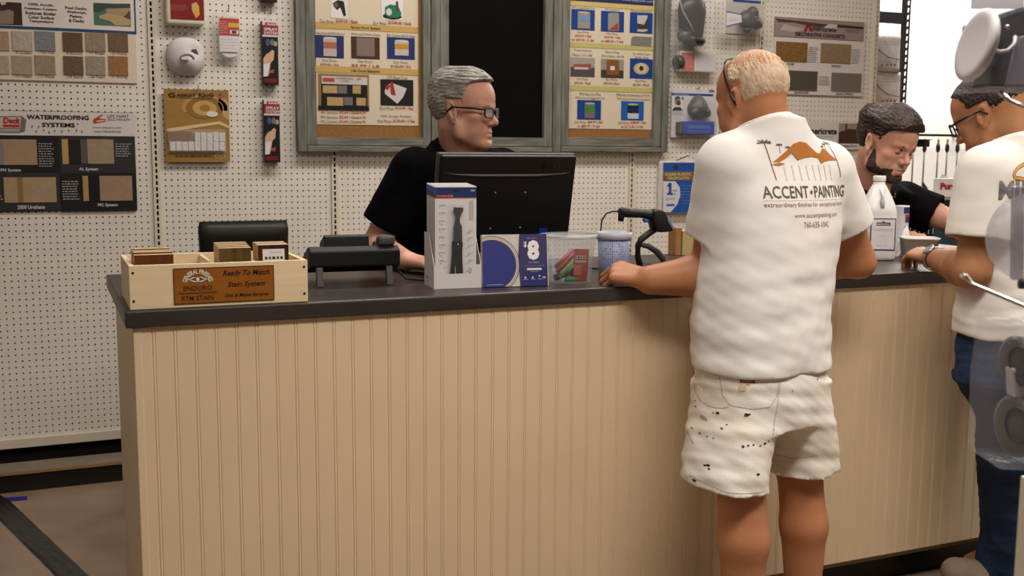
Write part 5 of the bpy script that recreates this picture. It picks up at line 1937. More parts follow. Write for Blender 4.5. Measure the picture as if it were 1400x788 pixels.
        for ax in range(3):
            sl0 = [slice(None)] * 3
            sl1 = [slice(None)] * 3
            sl0[ax], sl1[ax] = slice(0, -1), slice(1, None)
            a, b = ins[tuple(sl0)], ins[tuple(sl1)]
            e = np.nonzero(a != b)
            sgn = a[e]
            e = [q.copy() for q in e]
            o1, o2 = [(1, 2), (2, 0), (0, 1)][ax]
            ok = (e[o1] > 0) & (e[o2] > 0) & (e[o1] < sh[o1]) & (e[o2] < sh[o2])
            e = [q[ok] for q in e]
            sgn = sgn[ok]
            c = []
            for (u, v) in ((-1, -1), (0, -1), (0, 0), (-1, 0)):
                q = [w_.copy() for w_ in e]
                q[o1] += u
                q[o2] += v
                c.append(idx[q[0], q[1], q[2]])
            c = np.stack(c, 1)
            c[~sgn] = c[~sgn][:, ::-1]
            F.append(c)
        F = np.concatenate(F)
        F = F[(F >= 0).all(1)]
        for _ in range(smooth_iter):
            accv = np.zeros_like(V)
            ct = np.zeros(len(V))
            for q in range(4):
                a_, b_ = F[:, q], F[:, (q + 1) % 4]
                for c_ in range(3):
                    accv[:, c_] += np.bincount(a_, V[b_, c_], len(V)) + np.bincount(b_, V[a_, c_], len(V))
                ct += np.bincount(a_, minlength=len(V)) + np.bincount(b_, minlength=len(V))
            V = V * 0.5 + 0.5 * accv / np.maximum(ct, 1)[:, None]
        me = bpy.data.meshes.new(name)
        me.vertices.add(len(V))
        me.vertices.foreach_set('co', V.astype(np.float32).ravel())
        me.loops.add(len(F) * 4)
        me.loops.foreach_set('vertex_index', F.astype(np.int32).ravel())
        me.polygons.add(len(F))
        me.polygons.foreach_set('loop_start', np.arange(len(F), dtype=np.int32) * 4)
        me.polygons.foreach_set('use_smooth', np.ones(len(F), bool))
        me.update(calc_edges=True)
        me.validate()
        return me, V, F


def axis(*parts):
    """axis([a, b, step], [b, c, step2] ...) -> uneven sample positions"""
    out = []
    for (a, b, h) in parts:
        out.append(np.arange(a, b, h))
    return np.unique(np.round(np.concatenate(out), 5))


def sines(seed, n, freq, aniso=(1, 1, 1)):
    r = np.random.RandomState(seed)
    W = [(r.normal(size=3) * freq * np.array(aniso), r.rand() * 6.28) for _ in range(n)]

    def f(x, y, z):
        v = 0
        for (k, ph) in W:
            v = v + np.sin(k[0] * x + k[1] * y + k[2] * z + ph)
        return v / math.sqrt(n)
    return f


class Head:
    """axes: r = the person's right, f = forward, u = up; units of centimetres (times scale) from the point between the ears"""

    def __init__(s, o, yaw, pitch=0.0, roll=0.0, scale=1.0):
        F = np.array([math.cos(yaw) * math.cos(pitch), math.sin(yaw) * math.cos(pitch), -math.sin(pitch)])
        Rr = np.array([math.sin(yaw), -math.cos(yaw), 0.0])
        U = np.cross(Rr, F)
        c, q = math.cos(roll), math.sin(roll)      # roll: tilts the crown to the person's right
        Rr, U = Rr * c - U * q, U * c + Rr * q
        s.o, s.R, s.s = np.array(o, float), np.stack([Rr, F, U], 1), scale * 0.01

    def p(s, r, f, u):
        return s.o + s.R @ (np.array([r, f, u]) * s.s)

    def loc(s, x, y, z):
        q = np.stack([x - s.o[0], y - s.o[1], z - s.o[2]], -1) @ s.R / s.s
        return q[..., 0], q[..., 1], q[..., 2]

    def c(s, S, a, b, ra, rb, k=0.6, op='add', flat=None):
        if flat:
            flat = (s.R @ np.array(flat[0], float), flat[1])
        S.cone(s.p(*a), s.p(*b), ra * s.s, rb * s.s, k * s.s, op, flat)

    def e(s, S, c, r, k=0.6, op='add', rot=None):
        R = s.R if rot is None else s.R @ np.array(Euler([math.radians(a) for a in rot]).to_matrix())
        S.ell(s.p(*c), np.array(r) * s.s, R, k * s.s, op)

    def sculpt(s, S, nose=1.0, jaw=1.0, full=0.0):
        e, c = s.e, s.c
        e(S, (0, -1.2, 4.0), (7.5, 9.6, 8.6), 1.5)                      # cranium
        e(S, (0, 3.6, 3.6), (6.3, 5.6, 6.4), 2.0)                       # forehead
        e(S, (0, 2.6, -3.0), (5.9 + full, 5.6, 7.0), 3.0)               # face mass
        for q in (-1, 1):
            c(S, (q * 5.6, 0.6, -4.6), (q * (5.0 + full), 1.4, -6.8), 1.7, 1.6, 2.0)
            c(S, (q * (5.0 + full), 1.4, -6.8), (q * 1.6, 6.9, -9.2), 1.6, 1.7, 2.0)      # jaw line
            e(S, (q * 4.4, 5.6, -1.9), (2.1, 1.9, 1.5), 1.6)            # cheek bone
            e(S, (q * (3.9 + full), 4.8, -5.2), (2.2, 2.4, 2.6), 2.0)   # cheek
            c(S, (q * 4.2, 6.9, 1.9), (q * 1.3, 8.4, 1.5), 0.95, 0.9, 1.2)                # brow
        e(S, (0, 7.4, -9.2), (2.2, 1.7, 1.7), 1.4)                      # chin
        for q in (-1, 1):
            e(S, (q * 3.2, 8.7, 0.1), (1.9, 1.5, 1.15), 1.0, 'sub')     # eye hollow
            e(S, (q * 3.15, 6.75, 0.05), (1.55, 1.25, 1.25), 0.5)       # lids over the eyeball
        c(S, (0, 7.9, 1.0), (0, 9.7, -2.4), 0.75, 0.95, 1.0)            # nose bridge
        e(S, (0, 10.0 * 1.0 + 0.3 * (nose - 1), -2.9), (1.15 * nose, 1.15, 1.0), 0.9)
        for q in (-1, 1):
            e(S, (q * 1.2, 8.9, -3.3), (0.85, 1.0, 0.75), 0.6)
            e(S, (q * 0.65, 9.4, -4.0), (0.4, 0.55, 0.4), 0.25, 'sub')
        e(S, (0, 7.2, -6.2), (2.9, 1.9, 2.1), 1.4)                      # muzzle
        c(S, (-1.9, 7.9, -5.95), (0, 8.75, -5.75), 0.42, 0.55, 0.35)
        c(S, (0, 8.75, -5.75), (1.9, 7.9, -5.95), 0.55, 0.42, 0.35)     # upper lip
        c(S, (-1.7, 7.9, -6.75), (0, 8.55, -6.9), 0.42, 0.62, 0.35)
        c(S, (0, 8.55, -6.9), (1.7, 7.9, -6.75), 0.62, 0.42, 0.35)      # lower lip
        c(S, (-2.3, 8.4, -6.3), (0, 9.3, -6.32), 0.2, 0.22, 0.15, 'sub')
        c(S, (0, 9.3, -6.32), (2.3, 8.4, -6.3), 0.22, 0.2, 0.15, 'sub')
        e(S, (0, 9.0, -8.0), (1.8, 0.7, 0.45), 0.6, 'sub')
        for q in (-1, 1):
            rot = (8, 0, q * 18)
            e(S, (q * 7.6, -0.9, -0.4), (0.75, 1.9, 3.2), 0.5, 'add', (14, q * 8, -q * 22))
            e(S, (q * 8.25, -0.4, -0.1), (0.45, 1.15, 2.0), 0.35, 'sub', (14, q * 8, -q * 22))
            e(S, (q * 7.8, 0.3, -1.0), (0.45, 0.6, 0.8), 0.3)           # tragus
            e(S, (q * 7.3, -0.1, -3.3), (0.6, 0.8, 0.9), 0.5)           # lobe

    def eyes(s, parent, iris='3b2a1e', down=0.0):
        for q in (-1, 1):
            b = MB()
            cen = s.p(q * 3.15, 6.95, 0.05)
            b.ball(cen, 1.18 * s.s, mat('eye_white', 'cfc6bf', rough=0.25), n=16)
            e_ = b.build('eye', None, parent)
            b = MB(); b.ball(s.p(q * 3.15, 7.66, 0.05), .56 * s.s, mat('iris_' + iris, iris, rough=.2), n=12); b.build('iris', None, e_)

    def brows(s, parent, m, th=0.32, up=0.0):
        for q in (-1, 1):
            b = MB()
            b.tube([s.p(q * 1.5, 8.75, 1.45 + up), s.p(q * 2.6, 8.75, 2.0 + up), s.p(q * 3.9, 7.9, 2.1 + up), s.p(q * 4.9, 6.7, 1.5 + up)],
                   [th * .8 * s.s, th * s.s, th * .9 * s.s, th * .4 * s.s], m, n=8)
            b.build('eyebrow', m, parent)

    def glasses(s, parent, m, lens_m, w=2.35, h=1.45, fwd=9.9, thick=0.17, name='eyeglasses', up=0.0, tilt=0.0):
        b = MB()
        cu = 0.0 + up
        for q in (-1, 1):
            ring = []
            for k in range(25):
                a = 2 * math.pi * k / 24
                ca, sa = math.cos(a), math.sin(a)
                rr = q * (3.3 + w * math.copysign(abs(ca) ** .5, ca))
                uu = cu - 0.1 + h * math.copysign(abs(sa) ** .6, sa)
                ff = fwd - 0.05 * (abs(rr) ** 1.6)
                ring.append(s.p(rr, ff, uu))
            b.tube(ring, thick * s.s, m, n=8, caps=False)
            b.tube([s.p(q * (3.3 + w), fwd - .05 * (3.3 + w) ** 1.6, cu + .7), s.p(q * 7.3, 6.2, cu + .9), s.p(q * 8.1, 3.0, cu + .9), s.p(q * 8.2, -0.6, cu + 1.0), s.p(q * 8.0, -2.4, cu - .6)],
                   [thick * 1.3 * s.s, thick * 1.5 * s.s, thick * 1.2 * s.s, thick * s.s, thick * s.s], m, n=8)
        b.tube([s.p(-1.0, fwd, cu + .5), s.p(0, fwd + .25, cu + .7), s.p(1.0, fwd, cu + .5)], thick * s.s, m, n=8)
        g = b.build(name, m, parent)
        if lens_m:
            for q in (-1, 1):
                b = MB()
                ring = []
                for k in range(24):
                    a = 2 * math.pi * k / 24
                    ca, sa = math.cos(a), math.sin(a)
                    rr = q * (3.3 + w * math.copysign(abs(ca) ** .5, ca))
                    ring.append(Vector(s.p(rr, fwd - 0.05 * (abs(rr) ** 1.6), cu - .1 + h * math.copysign(abs(sa) ** .6, sa))))
                b.prism(ring, Vector(s.R[:, 1]) * 0.0012, lens_m)
                b.build('lens', lens_m, g)
        return g

    def hair(s, parent, m, mask, name='hair', thick=0.9, extra=None, noise=0.25, nf=(7, 1.2, 7), seed=1, res=0.0022, box=13.5, k=0.6, base=None, edge=0.22):
        """a shell over the skull: mask(r, f, u) -> 0..1 says where it grows"""
        lo, hi = s.o - box * s.s, s.o + box * s.s
        S = SDF(axis((lo[0], hi[0], res)), axis((lo[1], hi[1], res)), axis((lo[2], hi[2], res)))
        if base:
            s.sculpt(S, **base)
        else:
            s.e(S, (0, -1.2, 4.0), (7.5, 9.6, 8.6), 1.5)
            s.e(S, (0, 3.6, 3.6), (6.3, 5.6, 6.4), 2.0)
        if extra:
            extra(S)
        X, Y, Z = np.meshgrid(S.xs, S.ys, S.zs, indexing='ij', copy=False)
        r, f, u = s.loc(X, Y, Z)
        t = mask(r, f, u)
        n = sines(seed, 10, 1.0, nf)(r, f, u) + 0.6 * sines(seed + 1, 8, 2.2, nf)(r, f, u)
        t = np.clip(t + edge * n * np.clip(t * (1.4 - t) * 2.5, 0, 1) * (t < 1), 0, 3)
        S.D -= ((thick * t - 0.35 + noise * n * np.clip(t, 0, 1)) * s.s).astype(np.float32)
        me, V, F_ = S.mesh(name, 1)
        me.materials.append(m)
        return link_mesh(me, name, parent)


def sstep(a, b, x):
    t = np.clip((x - a) / (b - a), 0, 1)
    return t * t * (3 - 2 * t)


def unit(v):
    v = np.array(v, float)
    return v / np.linalg.norm(v)


def hand(S, w, fwd, back, thumb, curl=(0.5, 0.6, 0.4), spread=0.09, sc=1.0, th_dir=None, th_curl=0.4, curls=None):
    """w wrist, fwd towards the knuckles, back = out of the back of the hand, thumb = towards the thumb side"""
    fwd = unit(fwd)
    back = unit(np.array(back) - fwd * np.dot(back, fwd))
    side = np.cross(fwd, back)
    if np.dot(side, thumb) < 0:
        side = -side
    w = np.array(w, float)
    offs = (0.030, 0.010, -0.010, -0.029)
    plen = (0.094, 0.098, 0.092, 0.082)
    seg = ((.043, .026, .021), (.048, .030, .022), (.044, .028, .022), (.034, .021, .019))
    rad = (.0098, .0100, .0094, .0084)
    kn = []
    for i in range(4):
        b0 = w + side * (offs[i] * 0.55 * sc) + fwd * 0.012 * sc
        k_ = w + side * offs[i] * sc + fwd * plen[i] * sc + back * (0.004 - 0.003 * abs(i - 1.2)) * sc
        kn.append(k_)
        S.cone(b0, k_, .0150 * sc, .0122 * sc, .014)
    S.cone(w + side * .008 * sc, w + fwd * .06 * sc + side * .004 * sc - back * .006 * sc, .018 * sc, .019 * sc, .014)
    S.cone(w + side * .022 * sc + fwd * .02 * sc - back * .008 * sc, w + side * .034 * sc + fwd * .050 * sc - back * .010 * sc, .016 * sc, .013 * sc, .012)
    for i in range(4):
        cu = curls[i] if curls else curl
        d0 = fwd + side * spread * (1.5 - i)
        a = 0.0
        p = kn[i]
        r0 = rad[i] * sc
        for j in range(3):
            a += cu[j]
            d = unit(d0) * math.cos(a) - back * math.sin(a)
            q = p + d * seg[i][j] * sc
            S.cone(p, q, r0, r0 * .90, .0045 if j else .007)
            r0 *= .90
            p = q
    td = unit(th_dir if th_dir is not None else fwd * 0.6 + side * 0.8 - back * 0.25)
    p = w + side * .034 * sc + fwd * .045 * sc - back * .008 * sc
    for j, (l, r_) in enumerate(((.040, .0118), (.030, .0108))):
        q = p + td * l * sc
        S.cone(p, q, r_ * sc, r_ * .9 * sc, .006)
        p = q
        td = unit(td * math.cos(th_curl) + (fwd * .8 - side * .5) * math.sin(th_curl))


def body_arm(S, sh, el, wr, r=(.052, .046, .043, .047, .029), k=.015):
    sh, el, wr = [np.array(q, float) for q in (sh, el, wr)]
    mid = el + (wr - el) * 0.28
    S.chain([sh, sh + (el - sh) * .55, el], [r[0], r[1], r[2]], k)
    S.chain([el, mid, wr], [r[2], r[3], r[4]], k)


def finish(me, name, m, parent):
    me.materials.append(m)
    return link_mesh(me, name, parent)


def shirt_cloth(x, y, z, seed, amp, zlo, zhi):
    f1 = sines(seed, 7, 1.0, (22, 22, 70))
    f2 = sines(seed + 1, 7, 1.0, (50, 50, 130))
    w_ = sstep(zhi, zlo, z)
    v = f1(x, y, z)
    return amp * (np.abs(v) ** .8 * np.sign(v) * (.25 + .75 * w_) + .35 * f2(x, y, z) * (.2 + .8 * w_))


def tee(parent, name, m, box, h, ts, yaw, nb, arms, hem=None, neck=None, seed=11, amp=.0022, wz_=(.85, 1.30), trap=(.060, .066)):
    """shirt: arms = [(shoulder, elbow, cut fraction, r shoulder, r cuff)]"""
    X0, X1, Y0, Y1, Z0_, Z1_ = box
    ax = (axis((X0, X1, h)), axis((Y0, Y1, h)), axis((Z0_, Z1_, h)))
    S = SDF(*ax)
    S.loft(ts, .01, yaw=yaw)
    nb = np.array(nb)
    T = SDF(*ax)
    for (sh, el, tc, ra, rb) in arms:
        Q = SDF(*ax)
        sh, el = np.array(sh), np.array(el)
        d = unit(el - sh)
        pc = sh + (el - sh) * tc
        Q.cone(sh, pc + d * .06, ra, rb, 0)
        Q.cut(pc, d, .002)
        Q.cone(pc - d * .035, pc + d * .08, rb - .014, rb - .010, .003, 'sub')
        np.minimum(T.D, Q.D, out=T.D)
        S.cone(nb + np.array([0, 0, -.035]) + (sh - nb) * .08, sh + (nb - sh) * .10, trap[0], trap[1], .05)
    hk = np.maximum(.035 - np.abs(S.D - T.D), 0) / .035
    S.D = np.minimum(S.D, T.D) - hk * hk * .035 * .25
    if hem:
        S.cut((0, ts[0][2], hem[0]), hem[1], .004)
    if neck:
        A, B, r, pc, nn = [np.array(q, float) if np.ndim(q) else q for q in neck]
        nn = unit(nn)
        ax_ = unit(B - A); Lc = np.dot(pc - A, nn) / np.dot(ax_, nn)
        S.cone(A, A + ax_ * (Lc + .012), r + .009, r + .007, .03)
        sl, (X, Y, Z) = S.win(pc - .16, pc + .20)
        dd = (X - pc[0]) * nn[0] + (Y - pc[1]) * nn[1] + (Z - pc[2]) * nn[2]
        rad = np.sqrt(np.maximum((X - pc[0]) ** 2 + (Y - pc[1]) ** 2 + (Z - pc[2]) ** 2 - dd ** 2, 0))
        S.D[sl] = np.maximum(S.D[sl], np.minimum(dd, .150 - rad))
        S.cone(A, A + (B - A) * 1.6, r + .001, r + .001, .003, 'sub')
    S.warp(lambda x, y, z: shirt_cloth(x, y, z, seed, amp, *wz_))
    me, V, F_ = S.mesh(name, 1)
    return finish(me, name, m, parent)


def collar(name, m, parent, A, B, r, pc, nn, thick, gap=0, front=None):
    A, B, pc, nn = [np.array(q, float) for q in (A, B, pc, unit(nn))]
    ax_ = unit(B - A)
    c = A + ax_ * (np.dot(pc - A, nn) / np.dot(ax_, nn))
    e1 = np.array(front, float) if front is not None else np.array([0, 1.0, 0])
    e1 = unit(e1 - nn * np.dot(e1, nn)); e2 = np.cross(nn, e1)
    a0 = math.radians(gap)
    n = 40
    pts = [Vector(c + (e1 * math.cos(a0 + (2 * math.pi - 2 * a0) * k / n) + e2 * math.sin(a0 + (2 * math.pi - 2 * a0) * k / n)) * (r + thick * .7)) for k in range(n + 1)]
    b = MB()
    b.tube(pts, thick, m, n=8, caps=gap > 0)
    return b.build(name, m, parent)


# skins
M_SKIN1 = mat('skin_tan', 'ad7650', rough=0.5, color2='a36a4b', nscale=9, bump=0.10, bscale=160, sss=0.10, spec=0.3)
M_SKIN2 = mat('skin_ruddy', 'd09c84', rough=0.5, color2='c08770', nscale=14, bump=0.06, bscale=180, sss=0.12, spec=0.3)
M_SKIN3 = mat('skin_fair', 'c8987f', rough=0.5, color2='b9806a', nscale=12, bump=0.06, bscale=180, sss=0.12, spec=0.3)
M_SKIN4 = mat('skin_brown', 'a5744f', rough=0.5, color2='946043', nscale=12, bump=0.10, bscale=160, sss=0.10, spec=0.3)
M_TEE = mat('white_cotton', 'd9d2cb', rough=0.85, noise=0.015, nscale=12, bump=0.10, bscale=500, spec=0.1)
M_TEE2 = mat('white_cotton_soft', 'd6cdc3', rough=0.85, noise=0.015, nscale=12, bump=0.10, bscale=500, spec=0.1)
M_POLO = mat('black_knit', '0b0a0b', rough=0.9, noise=0.15, nscale=14, bump=0.15, bscale=350, spec=0.05)
M_TROU = mat('dark_trousers', '1a1918', rough=0.9, noise=0.1, nscale=20)
M_SHOEB = mat('dark_shoe', '221c18', rough=0.6, noise=0.1, nscale=20)


def project_print(P, shirt, d, parent, name, off=0.0012):
    """lays flat artwork onto a garment along direction d"""
    me = bpy.data.meshes.new(name)
    bmesh.ops.triangulate(P.bm, faces=P.bm.faces[:])
    for _ in range(3):
        long_e = [e_ for e_ in P.bm.edges if e_.calc_length() > 0.010]
        if not long_e:
            break
        bmesh.ops.subdivide_edges(P.bm, edges=long_e, cuts=1)
        bmesh.ops.triangulate(P.bm, faces=P.bm.faces[:])
    o = root_loc(parent)
    bv = BVHTree.FromPolygons([v.co + o for v in shirt.data.vertices], [tuple(p.vertices) for p in shirt.data.polygons])
    d = Vector(d).normalized()
    for v in P.bm.verts:
        lay = (v.co - P.o).dot(P.n) / P.step
        q = v.co - P.n * ((v.co - P.o).dot(P.n))
        hit = bv.ray_cast(q - d * 0.6, d)
        if hit[0] is not None:
            v.co = hit[0] - d * (off + 0.00015 * lay)
    return P.build(name, None, parent)

# ================================================================== customer in the printed white shirt
pC = thing('person', 'customer seen from behind in a white T-shirt with a palm tree print and paint-spotted shorts', 'person', (1.26, -2.54, 0))
YAW = math.radians(8)
Sx = axis((0.84, 1.12, 0.003), (1.12, 1.72, 0.0035))
Sy = axis((-2.78, -2.12, 0.0035))
Sz = axis((-0.002, 0.97, 0.007), (0.97, 1.12, 0.003), (1.12, 1.36, 0.006), (1.36, 1.66, 0.0028))
S = SDF(Sx, Sy, Sz)
ear = np.array(atY(999, 136, -2.455))
yawh = math.radians(101)
Lv = -np.array([math.sin(yawh), -math.cos(yawh), 0])
HC = Head(ear - Lv * 0.077, yawh, math.radians(9), 0.0, 1.0)
HC.sculpt(S, full=0.4)
nb = np.array(atY(1054, 178, -2.475))
S.cone(HC.p(0, -2.0, -4.0), nb, .060, .062, .02)
S.cone(HC.p(0, -5.0, -3.0), nb + np.array([0, -.018, -.03]), .042, .046, .03)
S.cone(HC.p(0, 3.5, -8.5), nb + np.array([-.005, .025, -.03]), .035, .042, .03)
tor = [(.74, 1.262, -2.50, .145, .105), (.82, 1.262, -2.495, .155, .120), (.95, 1.265, -2.48, .170, .132), (1.10, 1.29, -2.475, .172, .122), (1.22, 1.305, -2.47, .178, .112), (1.32, 1.30, -2.47, .13, .070)]
S.loft(tor, .02, yaw=YAW)
LS, RS = np.array([1.150, -2.475, 1.315]), np.array([1.478, -2.465, 1.300])
LE = np.array(atY(970, 376, -2.40)); LW = np.array(atY(889, 383, -2.365))
RE = np.array(atY(1174, 358, -2.44)); RW = np.array([1.47, -2.215, 1.035])
S.cone(nb + np.array([0, 0, -.07]), LS + np.array([.01, 0, -.01]), .045, .05, .02)
S.cone(nb + np.array([0, 0, -.07]), RS + np.array([-.01, 0, -.01]), .045, .05, .02)
body_arm(S, LS, LE, LW, (.056, .055, .052, .054, .038))
body_arm(S, RS, RE, RW, (.054, .050, .045, .048, .032))
hf = np.array(atY(852, 374, -2.30)) - LW
hand(S, LW, hf, (.15, -.75, .62), (.3, .8, .4), sc=1.1, spread=.05, th_dir=(-.6, .75, -.1), th_curl=.3,
     curls=[(.65, 1.15, .8), (.75, 1.2, .8), (.8, 1.2, .8), (.85, 1.2, .8)])
hand(S, RW, (-.8, .5, -.1), (0, 0, 1), (-.4, .9, 0), sc=1.0, curl=(.35, .5, .3))
# legs
LK, RK = np.array(atY(1012, 655, -2.580)), np.array(atY(1093, 640, -2.52))
LH, RH = np.array([1.185, -2.50, .80]), np.array([1.355, -2.495, .80])
LA, RA = np.array([LK[0] + .005, -2.60, .09]), np.array([RK[0] + .018, -2.535, .09])
for (hp, kn, an, g) in ((LH, LK, LA, 1.0), (RH, RK, RA, .97)):
    cm = kn + (an - kn) * .36 + np.array([0, -.014, 0])
    S.chain([hp, hp + (kn - hp) * .5, kn, cm, an + (cm - an) * .25, an], [.072, .064, .060 * g, .0625 * g, .046, .040], .02)
    S.cone(an, an + np.array([-.01, .13, -.055]), .042, .035, .02)
me, V, F_ = S.mesh('body', 1)
bC = finish(me, 'body', M_SKIN1, pC)
HC.eyes(bC)

# hair: short, white at the back and sides, thin on top
M_HW = mat('hair_white', 'd0b79c', rough=0.75, color2='b28f70', nscale=40, stretch=(1, 1, .5), detail=6, bump=0.5, bscale=120)
HC.hair(pC, M_HW, lambda r, f, u: np.clip(sstep(3.5, -1.0, f - .2 * (u - 3)) * sstep(-4.8, -2.4, u + .25 * f) * (1 - .42 * sstep(6.5, 9.5, u)) * (1 - sstep(6.0, 6.9, np.abs(r)) * sstep(-3.4, -2.2, f) * sstep(5.2, 3.6, u)), 0, 1),
        thick=.52, noise=.05, nf=(6, 6, 2.5), seed=4)
# sunglasses pushed up on the head, only the temple shows
M_TMP = mat('black_frame', '0c0a0a', rough=0.3)
b = MB()
for q in (-1, 1):
    b.tube([HC.p(q * 8.0, -1.9, -2.0), HC.p(q * 8.5, -1.7, -.6), HC.p(q * 8.25, -.5, 1.8), HC.p(q * 7.95, .8, 4.5), HC.p(q * 7.3, 2.0, 7.4), HC.p(q * 6.1, 2.8, 9.8)], [.0022, .003, .003, .0028, .0026, .0022], M_TMP, n=8)
b.tube([HC.p(-6.1, 2.8, 9.8), HC.p(-3.5, 4.2, 11.3), HC.p(0, 4.8, 11.9), HC.p(3.5, 4.2, 11.3), HC.p(6.1, 2.8, 9.8)], .002, M_TMP, n=8)
b.build('sunglasses', M_TMP, pC)

# T-shirt
ts = [(.74, 1.262, -2.500, .196, .150), (.82, 1.262, -2.500, .192, .148), (.92, 1.264, -2.488, .190, .150), (1.05, 1.285, -2.48, .192, .142), (1.16, 1.303, -2.475, .198, .135), (1.25, 1.308, -2.472, .194, .122), (1.31, 1.304, -2.472, .165, .102), (1.36, 1.294, -2.474, .120, .086), (1.405, 1.284, -2.476, .090, .080), (1.44, nb[0], -2.48, .078, .074)]
nkA, nkB = nb + np.array([.004, .0, -.05]), HC.p(0, -2.6, -5.0)
NKC = (nkA, nkB, .066, np.array(atY(1047, 169, -2.475)), np.array([-.16, .34, 1.0]))
shC = tee(pC, 't_shirt', M_TEE, (.86, 1.78, -2.78, -2.18, .74, 1.47), .0045, ts, YAW, nb, [(LS, LE, .62, .076, .080), (RS, RE, .60, .072, .076)], hem=(.803, (0, .05, -1)), neck=NKC, amp=.0024)
# collar and hems
collar('collar', M_TEE, shC, *NKC, .0065)

# printed back
nrm = Vector((math.sin(YAW), -math.cos(YAW), 0)).normalized()
ux = Vector((math.cos(YAW), math.sin(YAW), 0))
cen = atY(1114, 251, -2.60)
P = Print(cen, ux, (0, 0, 1), nrm, .0003)
w_ = .288
MG, MO, MR = '5b4a42', 'a9672a', '8a3c22'


def pu(u, v):      # artwork laid out in a 0..100 box, 100 = print width
    return ((u - 50) / 100 * w_, (50 - v) / 100 * w_)


def tx(s_, x0, y0, x1, y1, c, **k):
    a, b_ = pu(x0, y1), pu(x1, y0)
    P.text(s_, a[0], a[1], b_[0], b_[1], c, 1, **k)


P.poly([pu(*q) for q in ((14, 32), (20, 28), (30, 21), (36, 16), (44, 14), (52, 15), (60, 20), (66, 24), (70, 24), (75, 20), (80, 20), (86, 25), (93, 30), (84, 30), (76, 31), (70, 33), (66, 28), (58, 27), (48, 28), (40, 30), (34, 24), (28, 28), (22, 31))], MO, 1)
P.poly([pu(*q) for q in ((13, 34), (20, 32), (26, 33), (20, 35))], MO, 1)
for k in range(8):
    u_ = 24 + k * 8.2
    P.poly([pu(u_, 34), pu(u_ + 2.2, 33.5), pu(u_ + 2.0, 47), pu(u_ + .6, 47)], mat('ink_ghost', 'd2c8be', rough=.8), 1)
for (x0, y0, x1, y1, hx) in ((10, 15, 15, 47, 1.0), (90, 15, 95, 45, 1.0), (22, 17, 22.5, 24, .55), (30, 19, 30.5, 24, .5), (82, 16, 83, 24, .6), (77, 18, 77.5, 23, .5)):
    a, c_ = pu(x0, y0), pu(x1, y1)
    P.line(a[0], a[1], c_[0], c_[1], .0022 * hx, MR, 1)
    for an in (-20, 20, 60, 100, 140, 200):
        r_ = .016 * hx
        P.line(a[0], a[1], a[0] + r_ * math.cos(math.radians(an)), a[1] + r_ * .45 * math.sin(math.radians(an)) , .0026 * hx, '4a4334', 1)
tx('ACCENT', 1, 52, 46.5, 62.5, MG, bold=.01)
P.poly([pu(48.2, 57.5), pu(50, 55.4), pu(51.8, 57.5), pu(50, 59.6)], MR, 1)
tx('PAINTING', 53.5, 52, 101, 62.5, MG, bold=.01)
P.line(*pu(1, 64.5), *pu(100, 64.5), .0006, 'a8988a', 1)
tx('extraordinary finishes for exceptional homes', 1, 66, 99, 71, '8f6a52')
tx('www.accentpainting.com', 28, 75.5, 84, 80.5, '9a7258')
tx('760-635-1042', 38, 83, 69, 88, '9a7258')
project_print(P, shC, (-nrm).normalized(), shC, 'back_print')

# shorts
S = SDF(axis((0.96, 1.60, .0045)), axis((-2.78, -2.28, .0045)), axis((.44, .90, .0045)))
hs = [(.66, 1.258, -2.515, .170, .130), (.72, 1.258, -2.510, .182, .140), (.80, 1.26, -2.502, .180, .138), (.88, 1.262, -2.495, .172, .130)]
S.loft(hs, .01, yaw=YAW)
lh0 = atY(994, 668, -2.585); rh0 = atY(1099, 648, -2.525)
S.loft([(.44, lh0.x + .001, -2.565, .098, .115), (.55, lh0.x + .008, -2.56, .097, .114), (.66, 1.150, -2.535, .098, .118), (.76, 1.17, -2.51, .085, .11)], .02, yaw=YAW)
S.loft([(.44, rh0.x - .006, -2.515, .092, .106), (.55, rh0.x - .007, -2.512, .093, .107), (.66, 1.362, -2.515, .092, .112), (.76, 1.35, -2.505, .085, .11)], .02, yaw=YAW)
for (kx, zc, sd_, tl) in ((1.245, lh0.z, -1, .06), (1.245, rh0.z + .012, 1, -.04)):
    sl, (X, Y, Z) = S.win((.9, -2.9, .40), (1.7, -2.2, .60))
    d = zc + .004 - Z + tl * (X - (lh0.x if sd_ < 0 else rh0.x)) * -1.2
    side_ = (X - kx) * sd_
    S.D[sl] = np.where(side_ > 0, np.maximum(S.D[sl], d), S.D[sl])
S.cone((lh0.x, -2.565, .43), (LK[0], LK[1], .54), .084, .058, .004, 'sub')
S.cone((rh0.x - .004, -2.515, .43), (RK[0], RK[1], .52), .080, .056, .004, 'sub')
f1 = sines(31, 8, 1.0, (36, 36, 70)); f2 = sines(32, 8, 1.0, (80, 80, 140))
S.warp(lambda x, y, z: .0024 * f1(x, y, z) * sstep(.86, .74, z) + .0009 * f2(x, y, z))
me, V, F_ = S.mesh('shorts', 1)
M_SHORT = mat('painter_canvas', 'ddd6cc', rough=0.85, color2='d2c6b4', nscale=7, bump=0.15, bscale=300, spec=0.1)
soC = finish(me, 'shorts', M_SHORT, pC)
# pocket stitching, label, paint spots
dv = Vector((RC[2][0], RC[2][1], 0)).normalized()


def spot_print(pix, c, name='paint_spots'):
    P = Print(atY(1050, 580, -2.66), Vector((RC[0][0], RC[0][1], 0)).normalized(), (0, 0, 1), -dv, .0003)
    for item in pix:
        item(P)
    return P


def PQ(P, u, v):
    q = ray(u, v)
    t_ = (P.o - Vector(CAM)).dot(P.n) / Vector(q).dot(P.n)
    w__ = Vector(CAM) + Vector(q) * t_ - P.o
    return w__.dot(P.ux), w__.z


